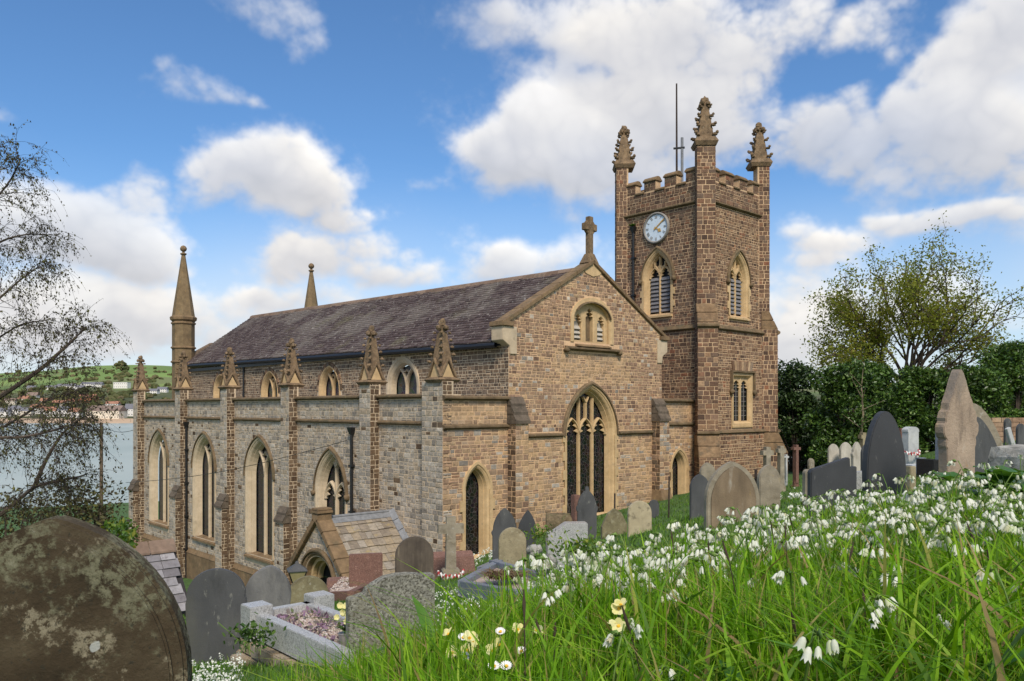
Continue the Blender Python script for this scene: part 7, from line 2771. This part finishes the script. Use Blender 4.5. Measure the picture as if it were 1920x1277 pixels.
def build_small_plants():
    r = random.Random(42)
    # single broad leaves and rosettes in the bank
    spec = [(1215, 1.6, .34, .045, .5, 'dark upright strap leaf left of centre in the flowery bank'), (1180, 1.75, .30, .04, .6, 'broad strap leaf bending left near the middle of the bank'), (1150, 1.5, .24, .028, .9, 'grey-green strap leaf arching in the middle of the bank'),
            (1660, 1.15, .30, .03, .75, 'long arching strap leaf low at the right of the bank'), (1780, 1.2, .34, .03, .9, 'broad upright leaf at the lower right of the bank'), (1830, 1.1, .34, .03, .4, 'tall broad leaf standing near the lower right corner'),
            (1490, 1.8, .26, .05, .7, 'dark broad leaf below the white flowers at the right'), (820, 1.9, .32, .035, .6, 'broad blade leaning over the lawn at the left edge of the bank'), (800, 2.0, .34, .03, .9, 'second broad blade at the left edge of the bank, bending further'),
            (1425, 1.15, .22, .04, .8, 'short broad leaf low in the middle of the grass'), (1350, 1.25, .2, .035, .5, 'small upright leaf beside the primroses')]
    for px, Y, L, w, bend, lab in spec:
        x, y = place(px, Y)
        P, fs = strap_leaf(L, w, bend)
        mb = MB()
        mb.add(P, fs)
        o = mb.obj('broad_leaf', 'broad_leaf', smooth=True, normals=False)
        o.location = (x, y, gz(x, y) - .01)
        o.rotation_euler = (0, 0, r.uniform(0, 6.28))
        tag(o, lab, 'leaf')
    # big soft leaves at the right edge
    for k, (px, Y) in enumerate([(1800, 4.9), (1850, 4.5), (1885, 4.2), (1915, 4.4), (1940, 3.9), (1830, 5.2), (1870, 5.0), (1780, 5.3), (1900, 4.9), (1960, 4.4)]):
        x, y = place(px, Y)
        o = empty('leafy_plant', (x, y, gz(x, y)), r.uniform(0, 6.28), 'low plant with big soft green lobed leaves at the right edge of the bank', 'plant', 'soft-leaved plants at the right edge')
        for q in range(9):
            P, fs = strap_leaf(r.uniform(.16, .26), r.uniform(.12, .17), r.uniform(.9, 1.5), 6, .12, .008)
            a = r.uniform(0, 6.28)
            mb = MB()
            hgt = r.uniform(.08, .26)
            mb.add([(cos(a) * X_ - sin(a) * (Y_ + .03), sin(a) * X_ + cos(a) * (Y_ + .03), Z_ * .6 + hgt * .8) for X_, Y_, Z_ in P], fs)
            mb.tube([(0, 0, 0), (-sin(a) * .03, cos(a) * .03, hgt * .8 + .01)], .003, 4)
            mb.obj('leaf', 'broad_leaf', o, smooth=True, normals=False)
    # primroses and daisies near the camera
    def petals(mb, c, nrm, n, r0, r1, wd, mi, cup=0.0):
        nrm = Vector(nrm).normalized()
        a = nrm.orthogonal().normalized()
        b = nrm.cross(a)
        for k in range(n):
            t = 2 * pi * k / n
            d = a * cos(t) + b * sin(t)
            s = nrm.cross(d)
            C_ = Vector(c)
            P = [C_ + d * r0 - s * wd * .25, C_ + d * r0 + s * wd * .25, C_ + d * (r1 * .72) + s * wd * .5 + nrm * cup, C_ + d * r1 + s * wd * .22 + nrm * cup * 1.6, C_ + d * r1 - s * wd * .22 + nrm * cup * 1.6, C_ + d * (r1 * .72) - s * wd * .5 + nrm * cup]
            mb.add(P, [(0, 1, 2, 3, 4, 5)], mi)
    prim = [(1150, 1155, 1.35, 4, 'pale yellow primrose clump in the grass right of centre'), (870, 1205, 1.5, 4, 'pale yellow primrose clump at the lower middle of the grass'), (990, 1178, 1.6, 2, 'small pair of yellow primroses left of the larger clump'), (905, 1212, 1.4, 3, 'primroses beside the daisies at the lower middle'),
            (845, 1228, 1.55, 3, 'primrose clump furthest left on the bank'), (690, 1268, 1.9, 2, 'primroses at the bottom edge near the granite headstone')]
    for px, py, Y, n, lab in prim:
        x, y = place(px, Y)
        zt = (HY - py) / F * Y
        g_ = gz(x, y)
        o = empty('primrose', (x, y, g_), 0, lab, 'primrose')
        for k in range(n):
            ox, oy, oz_ = r.uniform(-.03, .03), r.uniform(-.03, .03), max(.06, zt - g_) + r.uniform(-.02, .015)
            mb = MB()
            nv = Vector((r.uniform(-1.2, 1.2), r.uniform(-1, .1), r.uniform(.2, 1.2)))
            petals(mb, (ox, oy, oz_), nv, 5, .002, .0125, .012, 0, .004)
            mb.lump((ox, oy, oz_), .0035, k, 1)
            f_ = mb.obj('flower', ['primrose_petal', 'yolk'], o, normals=False)
            mb = MB()
            mb.tube([(0, 0, 0), (ox * .6, oy * .6, oz_ * .6), (ox, oy, oz_)], .0014, 4)
            mb.obj('stem', 'garlic_stem', o)
        for k in range(5):
            P, fs = strap_leaf(.09, .035, 1.2, 5, .2, .003)
            a = r.uniform(0, 6.28)
            mb = MB()
            mb.add([(cos(a) * X_ - sin(a) * Y_, sin(a) * X_ + cos(a) * Y_, Z_) for X_, Y_, Z_ in P], fs)
            mb.obj('leaf', 'broad_leaf', o, smooth=True, normals=False)
    dais = [(977, 1222, 1.4, 'daisy facing up beside the primroses'), (868, 1196, 1.5, 'daisy just above the left primroses'), (873, 1232, 1.45, 'daisy left of the pair near the bottom'), (926, 1250, 1.25, 'left-hand daisy of the pair near the bottom edge'), (949, 1250, 1.24, 'right-hand daisy of the pair near the bottom edge'), (938, 1185, 1.5, 'daisy half closed left of the bank centre')]
    for px, py, Y, lab in dais:
        x, y = place(px, Y)
        zt = (HY - py) / F * Y
        g_ = gz(x, y)
        o = empty('daisy', (x, y, g_), 0, lab, 'daisy')
        h = max(.05, zt - g_)
        mb = MB()
        nv = Vector((r.uniform(-.3, .3), -.55, 1))
        petals(mb, (0, 0, h), nv, 16, .003, .0095, .0034, 0, .002)
        mb.obj('petal_ring', 'daisy_petal', o, normals=False)
        mb = MB()
        mb.lump((0, 0, h + .001), .0032, 3)
        mb.obj('centre', 'yolk', o)
        mb = MB()
        mb.tube([(0, 0, 0), (0, 0, h)], .001, 4)
        mb.obj('stem', 'garlic_stem', o)
    # dark seed heads on wiry stems
    for k in range(18):
        px, Y = r.uniform(780, 1900), r.uniform(1.15, 2.6)
        x, y = place(px, Y)
        h = r.uniform(.16, .27) * min(1, Y / 1.4)
        mb = MB()
        lx, ly = r.uniform(-.05, .05), r.uniform(-.05, .05)
        mb.tube([(0, 0, 0), (lx * .5, ly * .5, h * .6), (lx, ly, h)], .0011, 4)
        mb.tube([(lx, ly, h), (lx * 1.15, ly * 1.15, h + .018), (lx * 1.3, ly * 1.3, h + .04)], [.0015, .0028, .001], 6)
        o = mb.obj('plantain', 'seed_head')
        o.location = (x, y, gz(x, y))
        tag(o, 'dark plantain seed head on a thin stem among the grass blades', 'plantain', 'plantain heads in the grass')
    # small white flowers scattered over the mown grass
    V, Fc = [], []
    rg = np.random.default_rng(8)
    def sprinkle(px0, px1, y0, y1, n, sz, hh):
        for k in range(n):
            px = rg.uniform(px0, px1)
            Y = float(np.exp(rg.uniform(np.log(y0), np.log(y1))))
            x = (px - CX) / F * Y
            z = gz(x, Y) + rg.uniform(.3, 1) * hh
            for q in range(3):
                c = np.array([x, Y, z]) + rg.normal(0, sz * .8, 3)
                a = rg.normal(0, 1, 3)
                a /= np.linalg.norm(a)
                b = np.cross(a, rg.normal(0, 1, 3))
                b /= np.linalg.norm(b)
                i = len(V)
                V.extend([c - a * sz, c + b * sz * .8, c + a * sz, c - b * sz * .8])
                Fc.append((i, i + 1, i + 2, i + 3))
    sprinkle(345, 455, 4.6, 7.5, 420, .010, .16)
    sprinkle(815, 905, 7.5, 14, 200, .016, .10)
    sprinkle(840, 900, 6.5, 8, 60, .014, .2)
    sprinkle(870, 925, 21, 23.5, 60, .026, .25)
    sprinkle(985, 1080, 11, 15, 60, .018, .2)
    sprinkle(1440, 1540, 16, 26, 80, .03, .2)
    sprinkle(1720, 1800, 11, 18, 60, .018, .12)
    sprinkle(560, 640, 1.9, 3.2, 60, .005, .12)
    tag(link('meadow_flower', np_mesh('meadow_flower', np.array(V), np.array(Fc), ['white_petal'])), 'small white flowers sprinkled through the grass between the graves', kind='stuff')
    # purple flowers in the kerbed grave
    V, Fc = [], []
    for k in range(520):
        s, t_ = rg.uniform(.12, .75), rg.uniform(.15, .88)
        x, y = quad_pt(Q1, s, t_)
        if sin(x * 9) * sin(y * 8) < -.3:
            continue
        c = np.array([x, y, zk - .05 + rg.uniform(0, .05)])
        a, b = rg.normal(0, .012, 3), rg.normal(0, .012, 3)
        i = len(V)
        V.extend([c - a, c + b, c + a, c - b])
        Fc.append((i, i + 1, i + 2, i + 3))
    tag(link('creeping_flower', np_mesh('creeping_flower', np.array(V), np.array(Fc), ['purple_petal'])), 'tiny purple flowers creeping over the gravel of the kerbed grave', kind='stuff')
    # bouquet by the granite headstone
    x, y = place(648, 6.95)
    o = empty('bouquet', (x, y, zk - .06), 0, 'yellow bouquet in a low pot against the granite headstone', 'bouquet')
    mb = MB()
    mb.lathe(Fr((0, 0, 0), (1, 0, 0), (0, 1, 0)), [(.05, 0), (.065, .09), (.07, .10)], 10)
    mb.obj('pot', 'clock_grey', o)
    for k in range(16):
        mb = MB()
        c = (r.uniform(-.07, .07), r.uniform(-.06, .06), .18 + r.uniform(0, .16))
        petals(mb, c, (r.uniform(-.8, .8), -1, r.uniform(0, 1)), 6, .002, .028, .024, 0, .008)
        mb.obj('flower', 'primrose_petal', o, normals=False)
    mb = MB()
    for k in range(26):
        a = r.uniform(0, 6.28)
        P, fs = strap_leaf(r.uniform(.1, .18), .022, .9, 4)
        mb.add([(cos(a) * X_ - sin(a) * Y_, sin(a) * X_ + cos(a) * Y_, Z_ + .08) for X_, Y_, Z_ in P], fs)
    mb.obj('foliage', 'laurel_leaf', o, normals=False)
    # dry brown plant on the blue-grey kerbed grave
    x, y = place(945, 12.0)
    mb = MB()
    for k in range(260):
        a, e = r.uniform(0, 6.28), r.uniform(.1, 1.4)
        l = r.uniform(.16, .36)
        P, fs = strap_leaf(l, .024, 1.4, 4)
        ox, oy = r.gauss(0, .11), r.gauss(0, .09)
        mb.add([(ox + cos(a) * X_ - sin(a) * Y_, oy + sin(a) * X_ + cos(a) * Y_, Z_ * .8) for X_, Y_, Z_ in P], fs)
    o = mb.obj('dry_plant', 'dry_plant', normals=False)
    o.location = (x, y, (HY - 1083) / F * y - .02)
    tag(o, 'dry brown tangled plant spilling over the blue-grey kerb', 'plant')
    # fern on the tower's rainwater head
    c = FTS.p(ts(1188), 7.86, .12)
    mb = MB()
    for k in range(60):
        a = r.uniform(0, 6.28)
        P, fs = strap_leaf(r.uniform(.15, .3), .045, 1.0, 4)
        mb.add([(c[0] + cos(a) * X_ - sin(a) * Y_, c[1] + sin(a) * X_ + cos(a) * Y_, c[2] + Z_ - .08) for X_, Y_, Z_ in P], fs)
    o = mb.obj('fern', 'broad_leaf', normals=False)
    o.location = (OX, OY, 0)
    o.rotation_euler = (0, 0, atan2(NY, NX))
    tag(o, 'green plant sprouting from the rainwater head beside the clock', 'plant')
    # climbing plant on the block base, and leafy tuft by the boulder
    for px, py, Y, sp, n, lab, mt in ((475, 1190, 7.2, .16, 220, 'small leafy plant hanging over the block base of the kerbed grave', 'laurel_leaf'), (1085, 1032, 8.5, .22, 420, 'feathery green weeds below the grey granite stone', 'shrub_leaf'), (1012, 1000, 12, .18, 160, 'leafy weed between the kerb and the buff headstone', 'shrub_leaf')):
        x, y = place(px, Y)
        z = (HY - py) / F * y
        mb = MB()
        for k in range(n):
            c = Vector((r.gauss(0, sp * .6), r.gauss(0, sp * .3), r.gauss(0, sp * .35)))
            a = Vector((r.gauss(0, 1), r.gauss(0, 1), r.gauss(0, 1))).normalized() * .028
            b = Vector((r.gauss(0, 1), r.gauss(0, 1), r.gauss(0, 1))).normalized() * .018
            mb.add([c - a, c + b, c + a, c - b], [(0, 1, 2, 3)])
        o = empty('weed', (x, y, z), 0, lab, 'plant')
        tag(mb.obj('foliage', mt, o, normals=False), kind='stuff')
        mb = MB()
        for k in range(9):
            mb.tube([(r.gauss(0, sp * .3), r.gauss(0, sp * .2), -sp), (r.gauss(0, sp * .6), r.gauss(0, sp * .3), sp * r.uniform(.1, .8))], .004, 4)
        tag(mb.obj('stem', 'garlic_stem', o), kind='stuff')


build_small_plants()


# ------------------------------------------------------------------ trees and bushes
def leaf_mesh(name, C_, size, mat, seed, parent=None, up=.5, aspect=.55, droop=0.0):
    """diamond leaves folded along their midrib at the points C_"""
    rg = np.random.default_rng(seed)
    n = len(C_)
    nr = rg.normal(0, 1, (n, 3)) + np.array([0, 0, up])
    nr /= np.linalg.norm(nr, axis=1)[:, None]
    d = np.cross(nr, rg.normal(0, 1, (n, 3)))
    d += np.array([0, 0, -droop])
    d /= np.linalg.norm(d, axis=1)[:, None] + 1e-9
    s = np.cross(nr, d)
    L = (size * rg.uniform(.65, 1.35, n))[:, None]
    W = L * aspect
    V = np.stack([C_ - d * L / 2, C_ + s * W / 2 + nr * W * .18, C_ + d * L / 2, C_ - s * W / 2 + nr * W * .18], 1)
    Fc = (np.array([(0, 1, 2), (0, 2, 3)])[None] + 4 * np.arange(n)[:, None, None]).reshape(-1, 3)
    return link(name, np_mesh(name, V.reshape(-1, 3), Fc, [mat]), parent)


def bush(label, name, cat, px0, px1, ptop, Y, mat, leafsz, n, seed, depth=None, group=None, lumps=16, pbase=None, ragged=.16):
    """a leafy mass built of overlapping leaf clouds round a few stems"""
    r = np.random.default_rng(seed)
    rr = random.Random(seed)
    xc, y = place((px0 + px1) / 2, Y)
    g_ = gz(xc, y) - .2
    zt = (HY - ptop) / F * Y
    H = zt - g_
    W = (px1 - px0) / F * Y / 2
    D = depth or W * .8
    o = empty(name, (xc, y, g_), 0, label, cat, group)
    mb = MB()
    cent = []
    for k in range(lumps):
        a = rr.uniform(0, 6.28)
        q = rr.uniform(0, 1) ** .6
        f = rr.uniform(.08, .95)
        wid = 1 - .45 * max(0, f - .45) / .55
        rad = rr.uniform(.26, .42) * min(W, H * .6)
        cx, cy, cz = cos(a) * q * W * wid * .82, sin(a) * q * D * wid * .8, f / .95 * (H - rad * .85)
        cent.append((cx, cy, cz, rad))
        mb.tube([(cx * .1, cy * .1, 0), (cx * .45, cy * .45, cz * .55), (cx, cy, cz)], [.07, .045, .02], 5)
    mb.obj('trunk', 'bark', o)
    ce = np.array(cent)
    idx = r.integers(0, len(ce), n)
    d = r.normal(0, 1, (n, 3))
    d /= np.linalg.norm(d, axis=1)[:, None]
    rad = r.uniform(.55, 1.0, n) ** .5 * (1 + ragged * r.normal(0, 1, n))
    P = ce[idx, :3] + d * (ce[idx, 3] * rad)[:, None] * np.array([1.15, 1, .9])
    P = P[P[:, 2] > 0.02]
    P[:, 2] = np.minimum(P[:, 2], H * (1.0 + .03 * r.normal(0, 1, len(P))))
    leaf_mesh('crown', P, leafsz, mat, seed + 1, o, .7)
    return o


HB = 'evergreens behind the graves'
bush('dark ivy-hung bush against the right side of the tower', 'bush', 'bush', 1425, 1560, 672, 38.5, 'dark_leaf', .17, 15000, 31, lumps=22)
bush('glossy mid-green laurel with leaves down to the pale headstones', 'bush', 'bush', 1520, 1660, 668, 35, 'laurel_leaf', .17, 17000, 32, lumps=26)
bush('feathery dark green bush behind the thin pale sapling', 'bush', 'bush', 1590, 1730, 672, 37.5, 'laurel_leaf', .16, 17000, 33, lumps=26)
bush('broad ivy mass behind the pale scrolled headstone', 'bush', 'bush', 1670, 1800, 686, 34, 'ivy_leaf', .15, 18000, 34, lumps=26)
bush('wide ivy-clad bank behind the tall weathered sandstone', 'bush', 'bush', 1750, 1890, 672, 33, 'ivy_leaf', .15, 19000, 35, lumps=28)
bush('leafy bush rising behind the leaning stones at the right', 'bush', 'bush', 1830, 1985, 640, 34, 'ivy_leaf', .15, 19000, 36, lumps=28)
bush('very dark bush filling the shade low beside the tower', 'bush', 'bush', 1432, 1600, 735, 40, 'dark_leaf', .18, 12000, 37, lumps=22)
bush('tall dark evergreen at the right edge behind the ivy', 'bush', 'bush', 1870, 2050, 612, 40, 'dark_leaf', .18, 12000, 38, lumps=22)
bush('ivy bush beyond the right edge above the low stone wall', 'bush', 'bush', 1950, 2150, 650, 33, 'ivy_leaf', .16, 9000, 39, lumps=20)
bush('low leafy growth at the foot of the hedge behind the pale headstones', 'bush', 'bush', 1500, 1700, 838, 32, 'laurel_leaf', .12, 7000, 40, lumps=22, depth=.8)
bush('bright green upright shrub below the aisle at the left', 'shrub', 'shrub', 92, 262, 948, 12.5, 'shrub_leaf', .10, 5200, 41, lumps=22)
bush('drab brown scrubby bush between the birch and the church corner', 'shrub', 'shrub', 40, 262, 896, 21, 'birch_leaf', .11, 7000, 42, lumps=26, ragged=.3)
bush('brown scrub under the birch at the far left edge', 'shrub', 'shrub', -90, 120, 906, 24, 'birch_leaf', .12, 4200, 43, lumps=20, ragged=.3)


def grow(mb, pts, start, dirv, L, rad, depth, rr, P, tips, trunk_mb):
    """recursive limb: bends, forks and ends in twigs"""
    n = P['seg']
    line = [Vector(start)]
    d = Vector(dirv).normalized()
    for k in range(n):
        d = (d + Vector((rr.gauss(0, P['wob']), rr.gauss(0, P['wob']), rr.gauss(0, P['wob']) + P['up'][min(depth, len(P['up']) - 1)]))).normalized()
        line.append(line[-1] + d * (L / n))
    tgt = trunk_mb if depth < P['big'] else mb
    tgt.tube(line, [rad * (1 - .75 * k / n) + .0006 for k in range(n + 1)], 6 if depth < 2 else (4 if depth < 3 else 3))
    if depth >= P['max']:
        tips.append(line)
        return
    kids = P['kids'][min(depth, len(P['kids']) - 1)]
    for k in range(kids):
        f = rr.uniform(P['from'], 1.0) if k else 1.0
        i = min(int(f * n), n - 1)
        s = line[i].lerp(line[i + 1], f * n - i)
        t = (line[i + 1] - line[i]).normalized()
        o = t.orthogonal().normalized()
        o = Matrix.Rotation(rr.uniform(0, 6.28), 3, t) @ o
        a = rr.uniform(*P['spread'])
        nd = (t * cos(a) + o * sin(a))
        grow(mb, pts, s, nd, L * rr.uniform(*P['len']) * (.75 if k else .9), rad * (.62 if k else .5), depth + 1, rr, P, tips, trunk_mb)
    tips.append(line[-3:])


def leafy(tips, per, jit, seed):
    rg = np.random.default_rng(seed)
    out = []
    for line in tips:
        n = len(line) - 1
        for k in range(per):
            f = rg.uniform(.15, 1) * n
            i = min(int(f), n - 1)
            p = line[i].lerp(line[i + 1], f - i)
            out.append(np.array(p) + rg.normal(0, jit, 3))
    return np.array(out)


def ash_tree():
    Y = 45.0
    x, y = place(1705, Y)
    g_ = gz(x, y)
    o = empty('tree', (x, y, g_), 0, 'wide spreading spring tree with many limbs and sparse olive leaves above the hedge', 'tree')
    rr = random.Random(17)
    tr, tw, tips = MB(), MB(), []
    zb = (HY - 712) / F * Y - g_
    tr.tube([(0, 0, -.2), (.1, 0, zb * .5), (0, 0, zb)], [.36, .30, .28], 10)
    P = dict(seg=6, wob=.09, up=(.05, .03, .02, .0), big=2, max=4, kids=(6, 5, 4, 3), spread=(.3, .8), len=(.5, .75))
    P['from'] = .3
    # target of each limb: survey pixel of its tip
    limbs = [(1545, 640, -2), (1560, 570, 1), (1580, 520, -1), (1630, 500, 2), (1680, 478, 0), (1735, 475, -2), (1770, 500, 2), (1830, 515, -1), (1890, 560, 1), (1930, 605, -2), (1915, 655, 1), (1535, 610, 2), (1660, 530, -4), (1740, 540, -4), (1610, 590, 4), (1790, 590, 4), (1700, 500, 5), (1560, 660, -4)]
    for k, (px, py, dy) in enumerate(limbs):
        tx, tz = (px - CX) / F * Y - x, (HY - py) / F * Y - g_
        v = Vector((tx, dy * .9, tz - zb))
        grow(tw, None, (rr.uniform(-.3, .3), rr.uniform(-.3, .3), zb - rr.uniform(0, .7)), v.normalized(), v.length * .62, .10, 1, rr, P, tips, tr)
    tr.obj('trunk', 'bark', o)
    tw.obj('branches', 'bark', o, normals=False)
    L = leafy(tips, 21, .30, 3)
    # the right side is barer than the left
    rg = np.random.default_rng(9)
    keep = rg.uniform(0, 1, len(L)) < np.clip(.95 - .085 * (L[:, 0] + 1.0) * (L[:, 0] > -1), .28, 1)
    L = L[keep]
    print('ash leaves', len(L), 'tips', len(tips))
    leaf_mesh('crown', L, .15, 'tree_leaf', 5, o, .4, .6)


ash_tree()


def sapling():
    x, y = place(1611, 33.5)
    g_ = gz(x, y)
    o = empty('sapling', (x, y, g_), 0, 'thin pale-stemmed sapling standing before the dark hedge', 'tree')
    rr = random.Random(4)
    tr, tw, tips = MB(), MB(), []
    zt = (HY - 715) / F * y - g_
    pale = plain('pale_bark', (.22, .18, .12), .9, 0, .2, .25, 9)
    tr.tube([(0, 0, 0), (.05, 0, zt * .3), (.16, 0, zt * .6), (.1, 0, zt)], [.06, .05, .04, .01], 7)
    for k in range(9):
        z = zt * rr.uniform(.3, .95)
        v = Vector((rr.uniform(-1, 1), rr.uniform(-.6, .2), rr.uniform(.4, 1.2)))
        L_ = [Vector((.08, 0, z)) + v * (q / 4) * rr.uniform(.8, 1.3) for q in range(5)]
        tr.tube(L_, [.022, .018, .014, .01, .005], 5)
        tips.append(L_)
    tr.obj('trunk', pale, o)
    leaf_mesh('crown', leafy(tips, 28, .12, 6), .11, 'ivy_leaf', 7, o)


sapling()


def birch():
    """hanging birch at the left edge: its trunk stands outside the picture, the limbs reach in"""
    x, y = place(-330, 7.4)
    g_ = gz(x, y)
    o = empty('birch_tree', (x, y, g_), 0, 'drooping birch with fine dark twigs and tiny new leaves at the left edge', 'tree')
    rr = random.Random(23)
    tr, tw, tips = MB(), MB(), []

    def W(px, py, Y):
        return Vector(((px - 22 - CX) / F * Y - x, Y - y, (HY - py) / F * Y - g_))
    tr.tube([Vector((0, 0, 0)), W(-330, 900, 7.4), W(-310, 500, 7.5), W(-240, 240, 7.5), W(-200, -60, 7.5)], [.17, .15, .12, .08, .04], 10)
    limbs = [
        [(-320, 860, 7.4), (-120, 830, 7.2), (0, 758, 7.0), (90, 698, 6.9), (130, 664, 6.9), (165, 632, 6.9), (184, 612, 6.9)],
        [(-320, 800, 7.4), (-100, 760, 7.6), (0, 805, 7.5), (60, 782, 7.4), (100, 756, 7.4), (140, 742, 7.4), (172, 730, 7.4)],
        [(-325, 900, 7.4), (-120, 840, 6.6), (0, 822, 6.4), (60, 820, 6.4), (110, 810, 6.4), (145, 800, 6.4), (172, 786, 6.4)],
        [(-330, 1080, 7.4), (-140, 1060, 7.0), (0, 978, 6.8), (40, 952, 6.8), (85, 915, 6.8), (130, 902, 6.8), (180, 892, 6.8)],
        [(-316, 560, 7.5), (-150, 480, 7.3), (-60, 420, 7.2), (0, 385, 7.1), (40, 340, 7.1), (60, 300, 7.1)],
        [(-316, 600, 7.5), (-150, 560, 7.6), (-40, 500, 7.6), (20, 455, 7.6), (70, 440, 7.6), (110, 440, 7.6)],
        [(-320, 680, 7.5), (-150, 660, 7.0), (-40, 610, 6.9), (20, 560, 6.9), (60, 525, 6.9), (95, 500, 6.9)],
        [(-320, 740, 7.5), (-160, 720, 7.8), (-60, 690, 7.9), (10, 640, 7.9), (60, 610, 7.9), (110, 600, 7.9)],
        [(-300, 420, 7.5), (-150, 330, 7.5), (-60, 300, 7.5), (-10, 280, 7.5), (30, 275, 7.5)],
        [(85, 915, 6.8), (110, 860, 6.8), (140, 812, 6.8), (160, 800, 6.8)],
        [(-240, 260, 7.5), (-150, 180, 7.5), (-80, 190, 7.5), (-30, 240, 7.5)]]
    for li, L in enumerate(limbs):
        P = [W(*q) for q in L]
        # smooth the limb
        S = []
        for i in range(len(P) - 1):
            for k in range(4):
                f = k / 4
                p0, p1, p2, p3 = P[max(i - 1, 0)], P[i], P[i + 1], P[min(i + 2, len(P) - 1)]
                S.append(.5 * ((2 * p1) + (p2 - p0) * f + (2 * p0 - 5 * p1 + 4 * p2 - p3) * f * f + (3 * p1 - p0 - 3 * p2 + p3) * f ** 3))
        S.append(P[-1])
        r0 = .025 if li in (0, 3) else .014
        if li in (9,):
            r0 = .016
        m = len(S)
        tr.tube(S, [r0 * (1 - .88 * k / m) + .0025 for k in range(m)], 6)
        # side shoots that rise a little and then hang
        for k in range(int(m * (2.5 if li < 8 else 1.6))):
            f = rr.uniform(.25, 1.0) * (m - 1)
            i = min(int(f), m - 2)
            s = S[i].lerp(S[i + 1], f - i)
            fwd = (S[i + 1] - S[i]).normalized()
            d = (fwd * rr.uniform(.2, 1) + Vector((rr.gauss(0, .5), rr.gauss(0, .5), rr.gauss(.15, .45)))).normalized()
            ln = rr.uniform(.2, .62) * (1.0 if f < m * .75 else .5)
            line = [s]
            n = 6
            for q in range(n):
                d = (d + Vector((rr.gauss(0, .16), rr.gauss(0, .16), -.20 * q / n - .04))).normalized()
                line.append(line[-1] + d * ln / n)
            tw.tube(line, [.0024 * (1 - .75 * q / n) + .0005 for q in range(n + 1)], 3)
            for q in range(rr.choice([3, 4, 5, 6])):
                g = rr.uniform(.25, 1) * n
                j = min(int(g), n - 1)
                s2 = line[j].lerp(line[j + 1], g - j)
                d2 = (d + Vector((rr.gauss(0, .6), rr.gauss(0, .6), rr.gauss(-.15, .35)))).normalized()
                l2 = rr.uniform(.10, .32)
                ln2 = [s2]
                for w in range(4):
                    d2 = (d2 + Vector((rr.gauss(0, .14), rr.gauss(0, .14), -.30))).normalized()
                    ln2.append(ln2[-1] + d2 * l2 / 4)
                tw.tube(ln2, [.0012, .0011, .0009, .0008, .0006], 3)
                tips.append(ln2)
            tips.append(line[2:])
    tr.obj('trunk', 'bark', o)
    tw.obj('twigs', 'twig', o, normals=False)
    L = leafy(tips, 6, .010, 8)
    print('birch leaves', len(L), 'tips', len(tips))
    rg = np.random.default_rng(2)
    leaf_mesh('crown', L, .022, 'birch_leaf', 9, o, .0, .6, 1.2)


birch()
